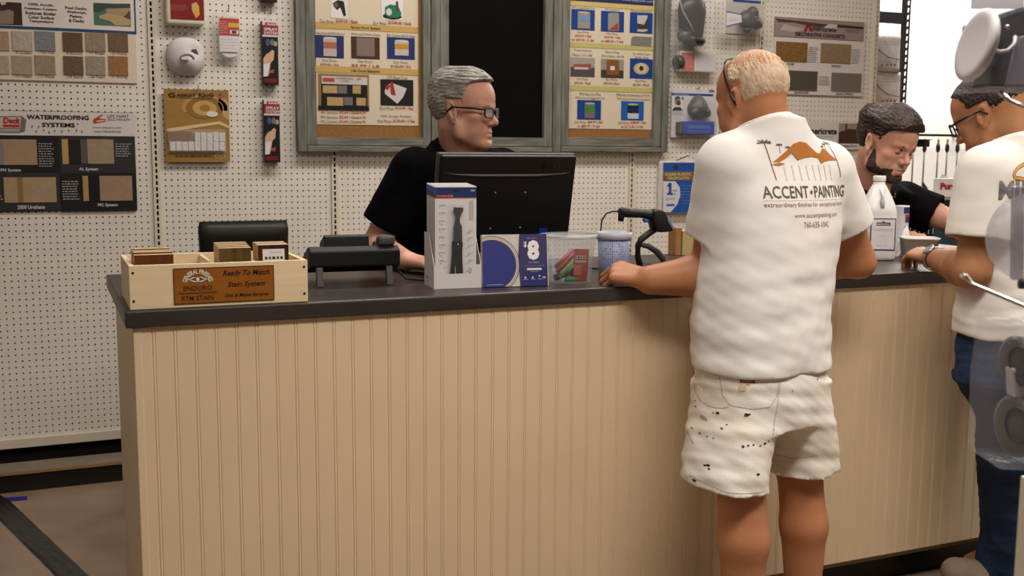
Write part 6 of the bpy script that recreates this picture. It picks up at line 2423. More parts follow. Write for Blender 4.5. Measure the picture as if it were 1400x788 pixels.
P = spot_print([], None)
rs = random.Random(21)
DK, BR, BL = '262422', '9a7a52', '4a5266'
for (u, v, r_, c) in ((985, 570, 1.8, DK), (980, 571, 1.0, BL), (1021, 569, 2.4, DK), (1026, 568, 1.4, DK), (1014, 608, 1.7, DK), (1021, 607, 1.3, DK), (1029, 607, 1.2, DK), (1046, 607, 1.6, DK), (1052, 605, 1.2, DK), (1039, 609, 1.0, DK),
                      (968, 637, 1.8, DK), (964, 638, 1.4, DK), (969, 641, 1.2, DK), (1034, 645, 1.8, DK), (951, 661, 2.0, DK), (950, 548, 1.3, BR), (951, 556, 1.1, DK), (954, 598, 1.2, '8a5a40'), (962, 601, 1.0, DK), (970, 602, .9, DK), (977, 602, .9, '7a5a40'), (947, 606, 1.1, '8a5a40'),
                      (969, 581, 3.2, 'b98f58'), (988, 588, 1.5, BL), (995, 583, 1.0, BL), (1025, 527, 2.2, 'b79a70'), (1017, 533, 4.0, 'c9ae86'), (1090, 540, .8, DK), (1133, 530, 1.0, BR), (1110, 600, .7, DK), (1060, 590, .9, DK)):
    x, y = PQ(P, u, v)
    pts = []
    for k in range(9):
        a = 2 * math.pi * k / 9
        rr = r_ * .0019 * (.7 + .6 * rs.random())
        pts.append((x + rr * 1.25 * math.cos(a), y + rr * .85 * math.sin(a)))
    P.poly(pts, c, 1)
project_print(P, soC, dv, soC, 'paint_spots')
P = spot_print([], None)
ST = 'b7a78e'
for path in ([(988, 512), (992, 545), (1000, 557), (1030, 561), (1055, 559), (1066, 545), (1070, 515)], [(960, 512), (961, 548), (966, 560), (976, 564), (990, 563), (999, 560)], [(1073, 515), (1066, 560), (1058, 600)], [(940, 655), (990, 666), (1046, 670)], [(1062, 648), (1100, 648), (1136, 640)]):
    for a, c_ in zip(path[:-1], path[1:]):
        x0, y0 = PQ(P, *a); x1, y1 = PQ(P, *c_)
        P.line(x0, y0, x1, y1, .0016, ST, 1)
project_print(P, soC, dv, soC, 'stitching')
P = spot_print([], None)
a, c_ = PQ(P, 1014.5, 526.5), PQ(P, 1035, 519)
P.rect(a[0], a[1], c_[0], c_[1], '8f1f22', 1)
P.text('Dickies', a[0] + .004, a[1] + .002, c_[0] - .004, c_[1] - .002, 'c9a09a', 2)
project_print(P, soC, dv, soC, 'pocket_label')
for an in (LA, RA):
    Sh = SDF(axis((an[0] - .10, an[0] + .10, .005)), axis((an[1] - .14, an[1] + .25, .005)), axis((0.0, .15, .005)))
    Sh.cone(an + np.array([0, -.03, -.045]), an + np.array([-.015, .14, -.052]), .048, .044, .02, flat=((0, 0, 1), 1.0))
    Sh.cone(an + np.array([0, -.01, -.02]), an + np.array([0, 0, .0]), .048, .046, .02)
    Sh.cut((0, 0, .003), (0, 0, -1))
    me, V, F_ = Sh.mesh('shoe', 1)
    finish(me, 'shoe', M_SHOEB, pC)

# ================================================================== grey-haired clerk behind the counter
pK = thing('person', 'grey-haired clerk with dark glasses and a black shirt behind the monitor', 'person', (.80, -1.40, 0))
yawh = math.radians(-43)
Rv = np.array([math.sin(yawh), -math.cos(yawh), 0])
ear = np.array(atY(621, 151, -1.61))
HK = Head(ear - Rv * .077 * 1.05, yawh, math.radians(3), 0, 1.05)
byaw = math.radians(-72)
bF = np.array([math.cos(byaw), math.sin(byaw), 0]); bR = np.array([math.sin(byaw), -math.cos(byaw), 0])
nb = np.array(atY(628, 208, -1.50))
RS = nb + bR * .185 + np.array([0, 0, -.065]); LS = nb - bR * .185 + np.array([0, 0, -.065])
RE = np.array(atY(512, 338, -1.50)); RW = np.array([.52, -1.80, 1.032])
LE = LS + np.array([.09, -.07, -.25]); LW = np.array([.97, -1.61, 1.034])
S = SDF(axis((.40, .60, .0045), (.60, 1.02, .0026), (1.02, 1.25, .0045)), axis((-2.02, -1.75, .0045), (-1.75, -1.36, .0028), (-1.36, -1.18, .006)),
        axis((0, 1.0, .009), (1.0, 1.08, .0035), (1.08, 1.33, .006), (1.33, 1.69, .0026)))
HK.sculpt(S, nose=1.05)
S.cone(HK.p(0, -2.2, -4.0), nb, .062, .062, .02)
S.cone(HK.p(0, 3.0, -8.0), nb + bF * .028 + np.array([0, 0, -.02]), .038, .040, .03)
S.cone(nb + np.array([0, 0, -.06]), RS, .045, .05, .02); S.cone(nb + np.array([0, 0, -.06]), LS, .045, .05, .02)
tc = nb[:2] - bF[:2] * .01
S.loft([(.85, tc[0] - .01, -1.40, .15, .10), (1.0, tc[0] - .01, -1.41, .155, .105), (1.2, tc[0], tc[1] + .01, .165, .10), (1.30, tc[0], tc[1], .13, .07)], .02, yaw=byaw + math.pi / 2)
body_arm(S, RS, RE, RW); body_arm(S, LS, LE, LW)
hand(S, RW, (.5, -.75, -.03), (0, 0, 1), (.8, .5, 0), curl=(.25, .35, .2))
hand(S, LW, (-.9, -.25, -.03), (0, 0, 1), (-.3, .8, 0), curl=(.25, .35, .2))
for q in (-1, 1):
    S.chain([(tc[0] + q * .09, -1.40, .9), (tc[0] + q * .1, -1.38, .48), (tc[0] + q * .1, -1.37, .08)], [.07, .05, .04], .02)
me, V, F_ = S.mesh('body', 1)
bK = finish(me, 'body', M_SKIN2, pK)
HK.eyes(bK)
M_BROW = mat('brow_grey', '6d5a4c', rough=0.9)
HK.brows(bK, M_BROW, .30)
M_HG = mat('hair_grey', '9a9288', rough=0.55, color2='6f675e', nscale=22, stretch=(1, 1, 1), detail=6, bump=0.4, bscale=90)


def hl(u, us, fs):
    return np.interp(u, us, fs)


def ear_gap(r, f, u, top=3.0, fr=1.6):
    return 1 - sstep(6.3, 7.2, np.abs(r)) * sstep(-3.6, -2.6, f) * sstep(fr + .8, fr, f) * sstep(top + .8, top, u) * 1.0


HK.hair(pK, M_HG, lambda r, f, u: np.clip(sstep(.9, -.9, f - hl(u, [-6, -3, -.5, 2, 5, 7.5, 8.6, 9.6, 11], [-4.5, -3.2, -2.6, 2.0, 2.4, 3.0, 4.6, 8.6, 9.5])) * sstep(-6.2, -4.6, u) * ear_gap(r, f, u), 0, 1)
        * (1 + 1.0 * sstep(5, 9, u) + .5 * sstep(-2, -6, f)), thick=.85, noise=.13, nf=(5.0, .8, 3.2), seed=8)
HK.glasses(pK, mat('dark_frame', '120f0f', rough=0.3), clear_plastic('lens', op=0.10, rough=0.05), w=2.45, h=1.4, fwd=9.75, thick=.24)
ts = [(.84, tc[0] - .01, -1.40, .185, .128), (.95, tc[0] - .01, -1.405, .185, .130), (1.08, tc[0] - .005, -1.43, .19, .130), (1.18, tc[0], tc[1] + .02, .195, .125), (1.25, tc[0], tc[1] + .01, .185, .112), (1.30, tc[0], tc[1], .15, .09), (1.345, nb[0], nb[1], .10, .078), (1.375, nb[0], nb[1] + .005, .082, .074)]
nkA, nkB = nb + np.array([0, 0, -.05]), HK.p(0, -1.6, -5.0)
NKK = (nkA, nkB, .066, nb + np.array([0, 0, .022]), unit(nkB - nkA) * .8 + np.array([bF[0] * .45, bF[1] * .45, .4]))
shK = tee(pK, 'polo_shirt', M_POLO, (.36, 1.30, -1.72, -1.22, .83, 1.42), .005, ts, byaw + math.pi / 2, nb, [(RS, RE, .72, .074, .078), (LS, LE, .72, .074, .078)], neck=NKK, seed=41, amp=.003)
collar('collar', M_POLO, shK, *NKK, .010, gap=20, front=bF)
Sk = SDF(axis((tc[0] - .24, tc[0] + .24, .008)), axis((-1.60, -1.20, .008)), axis((.04, .90, .01)))
Sk.loft([(.70, tc[0], -1.39, .17, .12), (.89, tc[0], -1.40, .17, .12)], .01)
for q in (-1, 1):
    Sk.chain([(tc[0] + q * .085, -1.39, .78), (tc[0] + q * .1, -1.38, .48), (tc[0] + q * .1, -1.37, .08)], [.095, .085, .07], .03)
me, V, F_ = Sk.mesh('trousers', 1); finish(me, 'trousers', M_TROU, pK)
for q in (-1, 1):
    b = MB(); b.box((tc[0] + q * .1 - .05, -1.56, .001), (tc[0] + q * .1 + .05, -1.29, .09), M_SHOEB, bev=.03, seg=3); b.build('shoe', M_SHOEB, pK)

# ================================================================== bearded clerk at the right end
pB = thing('person', 'young bearded brown-haired clerk in a black shirt looking down behind the jug', 'person', (2.42, -1.42, 0))
yawh = math.radians(-82)
Rv = np.array([math.sin(yawh), -math.cos(yawh), 0])
ear = np.array(atY(1190, 197, -1.83))
HB = Head(ear - Rv * .077 * 1.06, yawh, math.radians(19), math.radians(-4), 1.06)
byaw = math.radians(-80)
bF = np.array([math.cos(byaw), math.sin(byaw), 0]); bR = np.array([math.sin(byaw), -math.cos(byaw), 0])
nb = np.array(atY(1189, 256, -1.73))
LS = np.array(atY(1238, 277, -1.66)); RS = nb + bR * .19 + np.array([0, .03, -.06])
LE = np.array(atY(1306, 306, -1.80)); LW = np.array(atY(1335, 335, -1.98))
RE = np.array([2.13, -1.66, 1.06]); RW = np.array([2.40, -1.70, 1.045])
S = SDF(axis((2.05, 2.12, .0045), (2.12, 2.62, .0028), (2.62, 3.05, .005)), axis((-2.16, -1.96, .0045), (-1.96, -1.58, .0028), (-1.58, -1.25, .006)),
        axis((0, .98, .009), (.98, 1.10, .0035), (1.10, 1.21, .005), (1.21, 1.54, .0026)))
HB.sculpt(S, nose=1.0, full=.35)
S.cone(HB.p(0, -2.4, -4.0), nb, .062, .063, .02)
S.cone(HB.p(0, 2.0, -8.0), nb + bF * .028 + np.array([0, 0, -.02]), .040, .042, .03)
S.cone(nb + np.array([0, 0, -.06]), RS, .045, .05, .02); S.cone(nb + np.array([0, 0, -.06]), LS, .045, .05, .02)
S.loft([(.85, 2.40, -1.41, .16, .10), (1.0, 2.40, -1.43, .16, .10), (1.12, 2.395, -1.56, .165, .10), (1.20, 2.39, -1.66, .13, .08)], .02, yaw=byaw + math.pi / 2)
body_arm(S, RS, RE, RW); body_arm(S, LS, LE, LW)
hand(S, RW, (.08, -.95, .05), (-.3, -.2, 1), (.8, .45, 0), curl=(.35, .5, .3))
hand(S, LW, (.1, -1, -.25), (0, 0, 1), (-.9, 0, 0), curl=(.35, .5, .3))
for q in (-1, 1):
    S.chain([(2.40 + q * .09, -1.41, .9), (2.40 + q * .1, -1.38, .48), (2.40 + q * .1, -1.37, .08)], [.07, .05, .04], .02)
me, V, F_ = S.mesh('body', 1)
bB = finish(me, 'body', M_SKIN3, pB)
M_LASH = mat('lash_dark', '2a1a14', rough=0.8)
for q in (-1, 1):
    b = MB(); b.tube([HB.p(q * 1.9, 7.75, -.35), HB.p(q * 2.7, 8.1, -.62), HB.p(q * 3.6, 7.95, -.62), HB.p(q * 4.5, 7.2, -.30)], [.0010, .0016, .0016, .0010], M_LASH, n=6); b.build('eyelashes', M_LASH, bB)
M_HBR = mat('hair_brown', '3a271c', rough=0.5, color2='22160f', nscale=20, detail=6, bump=0.4, bscale=90)
HB.brows(bB, M_HBR, .34)
HB.hair(pB, M_HBR, lambda r, f, u: np.clip(sstep(.9, -.9, f - hl(u, [-6, -3, -.5, 2, 4.5, 6.2, 7.2, 9], [-4.2, -3.0, -2.4, 2.4, 3.6, 5.2, 9.0, 9.8])) * sstep(-5.8, -4.2, u) * ear_gap(r, f, u, 2.6), 0, 1)
        * (1 + 1.3 * sstep(4, 8, u) + .6 * sstep(-2, -6, f)), thick=.95, noise=.11, nf=(6.5, 1.0, 3.6), seed=13)
HB.hair(pB, mat('beard_brown', '4a3223', rough=0.6, color2='2c1c13', nscale=60, bump=.4, bscale=200), lambda r, f, u: np.clip(sstep(.2, -1.8, u - hl(f, [-2, 0, 2, 4, 6, 8, 10], [1.0, 1.0, -.6, -4.4, -5.6, -4.7, -4.3])) * sstep(.3, 1.3, f) * sstep(-12.2, -10.2, u)
        * (1 - sstep(2.9, 2.1, np.abs(r)) * sstep(-8.0, -7.4, u) * sstep(-4.9, -5.5, u) * sstep(6, 7, f)), 0, 1),
        name='beard', edge=.04, thick=.46, noise=.06, nf=(7, 7, 5), seed=17, base=dict(nose=1.0, full=.35))
ts = [(.84, 2.40, -1.41, .195, .125), (.95, 2.40, -1.415, .195, .125), (1.05, 2.398, -1.47, .195, .13), (1.13, 2.395, -1.575, .195, .125), (1.18, 2.39, -1.64, .17, .11), (1.22, nb[0] + .01, nb[1] + .01, .12, .09), (1.26, nb[0], nb[1], .085, .075)]
nkA, nkB = nb + np.array([0, 0, -.05]), HB.p(0, -1.8, -5.0)
NKB = (nkA, nkB, .068, nb + np.array([0, 0, .018]), unit(nkB - nkA) * .8 + np.array([bF[0] * .45, bF[1] * .45, .4]))
shB = tee(pB, 'polo_shirt', M_POLO, (2.02, 3.05, -2.0, -1.25, .83, 1.30), .005, ts, byaw + math.pi / 2, nb, [(RS, RE, .70, .072, .074), (LS, LE, .60, .074, .080)], neck=NKB, seed=51, amp=.003, wz_=(1.0, 1.25))
collar('collar', M_POLO, shB, *NKB, .010, gap=20, front=bF)
P = Print(atY(1221, 265, -1.80), Vector((RC[0][0], RC[0][1], 0)).normalized(), (0, 0, 1), -dv, .0003)
for a, z in ((.015, .010), (.012, .0), (.007, -.010)):
    P.lines(-a, z - .0035, a + .004, z + .0035, 1, 'b09a62', 1, .75)
project_print(P, shB, dv, shB, 'chest_print')
Sk = SDF(axis((2.16, 2.64, .008)), axis((-1.60, -1.20, .008)), axis((.04, .90, .01)))
Sk.loft([(.70, 2.40, -1.39, .17, .12), (.89, 2.40, -1.40, .17, .12)], .01)
for q in (-1, 1):
    Sk.chain([(2.40 + q * .085, -1.39, .78), (2.40 + q * .1, -1.38, .48), (2.40 + q * .1, -1.37, .08)], [.095, .085, .07], .03)
me, V, F_ = Sk.mesh('trousers', 1); finish(me, 'trousers', M_TROU, pB)
for q in (-1, 1):
    b = MB(); b.box((2.40 + q * .1 - .05, -1.56, .001), (2.40 + q * .1 + .05, -1.29, .09), M_SHOEB, bev=.03, seg=3); b.build('shoe', M_SHOEB, pB)

# ================================================================== customer at the right edge in jeans
pD = thing('person', 'customer at the right edge in a white T-shirt, blue jeans and a wristwatch', 'person', (2.10, -2.54, 0))
YD = math.radians(6)
yawh = math.radians(112)
Lv = -np.array([math.sin(yawh), -math.cos(yawh), 0])
ear = np.array(atY(1339, 158, -2.52))
HD = Head(ear - Lv * .077 * 1.02, yawh, math.radians(24), 0, 1.02)
nb = np.array(atY(1392, 196, -2.55))
LS = np.array(atY(1348, 240, -2.57)); RS = LS + np.array([.375, .03, -.01])
LE = np.array(atY(1330, 371, -2.58)); LW = np.array(atY(1278, 354, -2.33))
RE = np.array([2.36, -2.44, 1.05]); RW = np.array([2.28, -2.20, 1.035])
S = SDF(axis((1.78, 2.36, .0035), (2.36, 2.50, .006)), axis((-2.78, -2.0, .0035)), axis((0, .97, .008), (.97, 1.10, .003), (1.10, 1.32, .006), (1.32, 1.60, .003)))
HD.sculpt(S, full=.2)
S.cone(HD.p(0, -2.0, -4.0), nb, .060, .062, .02)
S.cone(HD.p(0, -5.0, -2.5), nb + np.array([0, -.018, -.03]), .042, .046, .03)
S.cone(HD.p(0, 3.0, -8.0), nb + np.array([0, .025, -.03]), .038, .042, .03)
S.cone(nb + np.array([0, 0, -.07]), LS, .045, .05, .02); S.cone(nb + np.array([0, 0, -.07]), RS, .045, .05, .02)
S.loft([(.74, 2.105, -2.55, .135, .10), (.95, 2.11, -2.55, .145, .11), (1.15, 2.11, -2.55, .160, .11), (1.30, 2.08, -2.555, .13, .07)], .02, yaw=YD)
body_arm(S, LS, LE, LW, (.054, .050, .047, .050, .032)); body_arm(S, RS, RE, RW)
hf = np.array(atY(1251, 346, -2.235)) - LW
hand(S, LW, hf, (-.2, -.72, .66), (.4, .5, .7), sc=1.0, spread=.05, th_dir=(.2, .9, .25), th_curl=.3, curls=[(.4, .8, .5), (.5, .9, .5), (.55, .9, .5), (.6, .9, .5)])
hand(S, RW, (-.5, .85, -.05), (0, 0, 1), (-.8, -.4, 0), curl=(.3, .4, .3))
LA = np.array(atY(1376, 752, -2.44)); LK = np.array(atY(1384, 615, -2.53)); LH = np.array([2.045, -2.55, .82])
LA[2] = max(LA[2], .10)
RH, RK, RA = np.array([2.16, -2.55, .82]), np.array([2.22, -2.53, .48]), np.array([2.26, -2.50, .10])
for hp, kn, an in ((LH, LK, LA), (RH, RK, RA)):
    S.chain([hp, kn, an], [.07, .05, .04], .02)
    S.cone(an, (an[0] - .03, an[1] + .10, .05), .04, .035, .02)
me, V, F_ = S.mesh('body', 1)
bD = finish(me, 'body', M_SKIN4, pD)
HD.eyes(bD)
M_HDK = mat('hair_dark', '2b1d15', rough=0.6, color2='1b120d', nscale=24, detail=6, bump=0.5, bscale=120)
HD.hair(pD, M_HDK, lambda r, f, u: np.clip(sstep(.9, -.9, f - hl(u, [-5, -1, 1, 4, 7, 9, 10], [-3, -1.8, 1.6, 2.8, 4.0, 7.6, 9])) * sstep(-1.2, 1.6, u + .18 * f) * ear_gap(r, f, u, 2.8), 0, 1), thick=.75, noise=.08, nf=(5, 5, 5), seed=23)
HD.glasses(pD, mat('dark_frame', '120f0f', rough=0.3), clear_plastic('lens', op=0.10, rough=0.05), w=2.5, h=1.7, fwd=10.1, thick=.22)
ts = [(.80, 2.10, -2.555, .190, .140), (.92, 2.10, -2.555, .186, .140), (1.05, 2.115, -2.55, .183, .136), (1.16, 2.11, -2.55, .188, .130), (1.25, 2.10, -2.553, .185, .118), (1.31, 2.09, -2.555, .155, .098), (1.36, nb[0], nb[1], .105, .085), (1.40, nb[0], nb[1], .080, .076)]
nkA, nkB = nb + np.array([0, 0, -.05]), HD.p(0, -2.6, -5.0)
NKD = (nkA, nkB, .066, nb + np.array([0, 0, .012]), np.array([-.08, .34, 1.0]))
shD = tee(pD, 't_shirt', M_TEE2, (1.72, 2.56, -2.80, -2.24, .80, 1.47), .0045, ts, YD, nb, [(LS, LE, .66, .080, .088), (RS, RE, .66, .076, .08)], hem=(.842, (0, .03, -1)), neck=NKD, seed=61, amp=.0024)
collar('collar', M_TEE2, shD, *NKD, .0065)
# back print: chrome capitals under an orange swoosh
ux = Vector((math.cos(YD), math.sin(YD), 0)); nrm = Vector((math.sin(YD), -math.cos(YD), 0))
P = Print(atY(1392, 255, -2.68), ux, (0, 0, 1), nrm, .0003)
cs = mat('chrome_print', '8c8682', rough=0.5, color2='3c3734', nscale=14, stretch=(1, 1, 3))
def pd(u, v):
    return PQ(P, u, v)
def pl_(pts, c, l=1):
    P.poly([pd(*q) for q in pts], c, l)
a_, b_ = pd(1365, 273), pd(1386, 247)
for t_, u0, u1 in (('M', 1365, 1386), ('I', 1388, 1394), ('L', 1397, 1410)):
    a_, b_ = pd(u0, 273 - (u0 - 1365) * .14), pd(u1, 248 - (u0 - 1365) * .14)
    P.text(t_, a_[0] - .0015, a_[1] - .0015, b_[0] + .0015, b_[1] + .0015, '2a2625', 1, bold=.03)
    P.text(t_, a_[0], a_[1], b_[0], b_[1], cs, 2, bold=.02)
for wd, c, l in ((.0105, '5b4030', 3), (.0070, 'c99238', 4)):
    path = [(1418, 243), (1400, 245), (1388, 243), (1386, 237), (1392, 229), (1402, 223), (1414, 220)]
    for a, c_ in zip(path[:-1], path[1:]):
        x0, y0 = pd(*a); x1, y1 = pd(*c_)
        P.line(x0, y0, x1, y1, wd, c, l)
project_print(P, shD, Vector(ray(1392, 255)).normalized(), shD, 'back_print')
# jeans
M_JEAN = mat('blue_denim', '2e3c56', rough=0.85, color2='202c42', nscale=9, stretch=(1, 1, .4), bump=0.25, bscale=300, spec=0.1)
S = SDF(axis((1.80, 2.46, .005)), axis((-2.78, -2.28, .005)), axis((.05, .92, .006)))
S.loft([(.70, 2.10, -2.55, .168, .126), (.80, 2.10, -2.552, .170, .130), (.91, 2.10, -2.555, .165, .128)], .01, yaw=YD)
S.loft([(.055, LA[0] + .005, LA[1], .080, .090), (.20, LA[0] + .0, LA[1] - .005, .075, .085), (LK[2] - .05, LK[0] - .002, LK[1] + .01, .078, .088), (LK[2] + .1, LK[0] - .015, -2.54, .088, .105), (.72, 2.025, -2.55, .088, .118)], .02)
S.loft([(.06, RA[0], RA[1], .075, .085), (RK[2], RK[0], RK[1], .080, .09), (.72, 2.165, -2.55, .092, .12)], .02)
f1 = sines(71, 8, 1.0, (34, 34, 60)); f2 = sines(72, 8, 1.0, (80, 80, 130))
S.warp(lambda x, y, z: .0032 * f1(x, y, z) * (.5 + .5 * sstep(.5, .15, z)) + .001 * f2(x, y, z))
me, V, F_ = S.mesh('jeans', 1)
jD = finish(me, 'jeans', M_JEAN, pD)
# wristwatch
b = MB()
wd_ = unit(LW - LE); wc = LW - wd_ * .012
a1 = unit(np.cross(wd_, (0, 0, 1))); a2 = np.cross(wd_, a1)
ring = []
for off in (-.009, -.009, .009, .009):
    pass
rows = []
for (o_, rr) in ((-.009, .0345), (-.009, .0385), (.009, .0375), (.009, .0335), (-.009, .0345)):
    rows.append([wc + wd_ * o_ + (a1 * math.cos(t_) * 1.08 + a2 * math.sin(t_)) * rr for t_ in [2 * math.pi * k / 28 for k in range(28)]])
b.loft(rows, M_STEEL, caps=False); wt = b.build('wristwatch', M_STEEL, pD)
b = MB(); fc = unit(np.array(CAM) - wc); fc = unit(fc - wd_ * np.dot(fc, wd_)); fc = unit(fc + np.array([0, 0, .8]) - wd_ * .8 * wd_[2])
zq = Vector(fc).to_track_quat('Z', 'Y').to_matrix()
b.lathe([(0, 0), (.018, 0), (.0195, .003), (.0185, .008), (.016, .0085), (0, .0085)], wc + fc * .034, M_STEEL, ax=zq, n=28); cs_ = b.build('watch_case', M_STEEL, wt)
for nm, an in (('left', LA), ('right', RA)):
    tx_, ty_ = (-.11, .09) if nm == 'left' else (-.03, .14)
    Sh = SDF(axis((an[0] - .24, an[0] + .14, .005)), axis((an[1] - .14, an[1] + .26, .005)), axis((0.0, .16, .005)))
    h_ = np.array([an[0] + .03, an[1] - .05, .045]); t_ = np.array([an[0] + tx_, an[1] + ty_, .042])
    Sh.cone(h_, t_, .050, .046, .02)
    Sh.cone(np.array([an[0], an[1] - .01, .07]), np.array([an[0], an[1], .11]), .052, .05, .03)
    Sh.cut((0, 0, .016), (0, 0, -1))
    me, V, F_ = Sh.mesh('shoe', 1)
    sh_ = finish(me, 'shoe', mat('shoe_taupe', '8d7c68', rough=0.8, noise=0.1, nscale=30, bump=.2, bscale=200), pD)
    So = SDF(axis((an[0] - .24, an[0] + .14, .005)), axis((an[1] - .14, an[1] + .26, .005)), axis((-.005, .04, .003)))
    So.cone((h_[0], h_[1], .0), (t_[0], t_[1], .0), .054, .050, .01)
    So.cut((0, 0, .015), (0, 0, 1)); So.cut((0, 0, .001), (0, 0, -1))
    me, V, F_ = So.mesh('sole', 1)
    finish(me, 'sole', mat('sole_white', 'c2b6a4', rough=0.7), sh_)

# ================================================================== BEHIND, RIGHT: storage rack, sprayers, workbench
M_RACK = mat('rack_steel', '3d3b3e', rough=0.5, noise=0.08, nscale=20)
YR = .40
p0, p1 = atY(1236, 60, YR), atY(1243, 60, YR)
t = thing('storage_rack', 'dark grey slotted steel storage rack right of the pegboard end', 'rack', (p1.x - .3, YR, 0))
vs, fs = [], []
hw = (p1.x - p0.x) / 2
xc = (p0.x + p1.x) / 2
pit = .042
n = int(2.7 / pit)
for j in range(n):
    cz = pit * (j + .5)
    o = len(vs)
    sw_, sh_ = .0065, .012
    for (x, z) in ((-hw, -pit / 2), (hw, -pit / 2), (hw, pit / 2), (-hw, pit / 2), (-sw_, -sh_), (sw_ * .5, -sh_), (sw_, sh_), (-sw_ * .5, sh_)):
        vs.append((xc + x, YR, cz + z))
    for k in range(4):
        k2 = (k + 1) % 4
        fs.append((o + k, o + k2, o + 4 + k2, o + 4 + k))
o = len(vs)
vs.extend([(xc - hw, YR, 0), (xc - hw, YR + .035, 0), (xc - hw, YR + .035, n * pit), (xc - hw, YR, n * pit)])
fs.append((o, o + 1, o + 2, o + 3))
me = bpy.data.meshes.new('post'); me.from_pydata(vs, [], fs); me.materials.append(M_RACK)
link_mesh(me, 'post', t)
for (v0, v1) in ((17.5, 33),):
    a, c_ = atY(1235, v1, YR + .01), atY(1235, v0, YR + .01)
    b = MB(); b.box((3.3, YR + .003, a.z), (xc - hw - .001, YR + .03, c_.z), M_RACK, bev=.003); b.build('beam', M_RACK, t)
a = atY(1200, 190, YR - .1)
b = MB(); b.box((3.3, YR - .0, a.z - .06), (xc - hw - .001, YR + .5, a.z), M_RACK, bev=.003); b.build('shelf', M_RACK, t)
b = MB(); b.box((xc - .012, YR - .22, a.z - .045), (xc + .012, YR - .001, a.z - .004), M_RACK); b.build('bracket', M_RACK, t)
b = MB(); b.box((3.62, YR - .22, a.z - .004), (xc + .03, YR - .001, a.z), M_RACK); b.build('front_shelf', M_RACK, t)

p0, p1 = atY(1190, 165, YR - .2), atY(1241, 145.5, YR - .2)
t = thing('cardboard_box', 'tan cardboard box on the rack behind the bearded clerk', 'box', (p0.x + .1, YR - .1, a.z + .001))
M_CDB = mat('cardboard', 'a8733c', rough=0.8, noise=0.08, nscale=14)
b = MB(); b.box((p0.x, YR - .2, a.z + .001), (p1.x, YR - .02, p1.z), M_CDB, bev=.002); b.build('carton', M_CDB, t)
b = MB(); b.box(((p0.x + p1.x) / 2 - .02, YR - .2008, p1.z - .05), ((p0.x + p1.x) / 2 + .03, YR - .2, p1.z + .0006), mat('packing_tape', 'b58850', rough=.3)); b.build('tape_strip', None, t)

M_PACK = mat('poly_bag', 'd5ccc8', rough=0.35, noise=0.08, nscale=18, bump=0.5, bscale=22)
for (v0, v1, lb) in ((48, 97, 'upper white plastic bag hanging on the rack right of the pegboard'), (99, 146, 'lower white plastic bag hanging on the rack right of the pegboard')):
    a_, b_ = atY(1193, v1, YR - .06), atY(1232.5, v0, YR - .06)
    t = thing('plastic_bag', lb, 'package', ((a_.x + b_.x) / 2, YR - .05, a_.z), 'white bags hanging on the rack')
    b = MB()
    rows = []
    for i in range(9):
        s_ = i / 8
        row = []
        for k in range(20):
            th = 2 * math.pi * k / 20
            wv = .006 * math.sin(5 * s_ + k)
            row.append(((a_.x + b_.x) / 2 + (b_.x - a_.x) / 2 * math.copysign(abs(math.cos(th)) ** .3, math.cos(th)) + wv * .3,
                        YR - .05 + .022 * math.copysign(abs(math.sin(th)) ** .7, math.sin(th)) * (1 - .5 * s_) + wv * .4, a_.z + (b_.z - a_.z) * s_ + wv * .3))
        rows.append(row)
    b.loft(rows, M_PACK); b.build('bag', M_PACK, t)
    b = MB()
    b.tube([atY(1197, v0 + 14, YR - .078), atY(1204, v0 + 23, YR - .08), atY(1215, v0 + 30, YR - .08), atY(1229, v0 + 33, YR - .078)], .0032, C_('77716f'), n=6); b.build('wire_loop', None, t)
    P = WallPrint(YR - .0785)
    for k, u in enumerate((1206, 1213, 1218, 1223)):
        P.pdisc(u, v1 - 8, 1.1, 1.6, '5f5957', 1, n=10)
    P.plines(1200, v0 + 8, 1230, v0 + 14, 2, 'aaa2a0', 1, .3)
    P.build('bag_print', None, t)

# sprayer guns on the far wall
YW = 1.58
ra, rb = atY(1243, 186, YW), atY(1345, 182, YW)
M_RAIL = mat('black_rail', '131112', rough=.5)
t = thing('tool_rail', 'black rail on the far wall holding the spray guns', 'rail', (ra.x + .2, 1.68, ra.z))
b = MB(); b.box((ra.x, YW + .012, ra.z), (rb.x + .5, YW + .025, ra.z + .018), M_RAIL, bev=.002); b.build('bar', M_RAIL, t)
for k in range(3):
    b = MB(); b.box((ra.x + .15 + k * .4, YW + .025, ra.z + .002), (ra.x + .17 + k * .4, 1.70, ra.z + .016), M_RAIL); b.build('bracket', M_RAIL, t)
M_BRASS = mat('brass_tip', 'b3923c', rough=.3, metal=.9)


def zv(u, v):
    return atY(u, v, YW - .01).z


gu = [1248, 1263, 1281.5, 1294, 1308, 1322]
x0 = atY(1263, 220, YW - .01).x
gun = thing('spray_gun', 'x', 'spray gun', (x0, YW, zv(1263, 266)), 'spray guns hanging on the far wall rail')
b = MB(); b.tube([(x0, YW - .01, zv(1263, 197)), (x0, YW - .01, zv(1263, 192)), (x0, YW - .01, zv(1263, 187.5))], [.007, .009, .005], M_BRASS, n=10); b.build('tip', M_BRASS, gun)
b = MB(); b.tube([(x0, YW - .01, zv(1263, 208)), (x0, YW - .01, zv(1263, 205)), (x0, YW - .01, zv(1263, 199)), (x0, YW - .01, zv(1263, 196))], [.009, .016, .015, .009], M_RAIL, n=12); b.build('guard', M_RAIL, gun)
b = MB(); b.tube([(x0, YW - .01, zv(1263, 252)), (x0, YW - .01, zv(1263, 206))], .0062, mat('wand_steel', '6b645e', rough=.4, metal=.3), n=10); b.build('wand', None, gun)
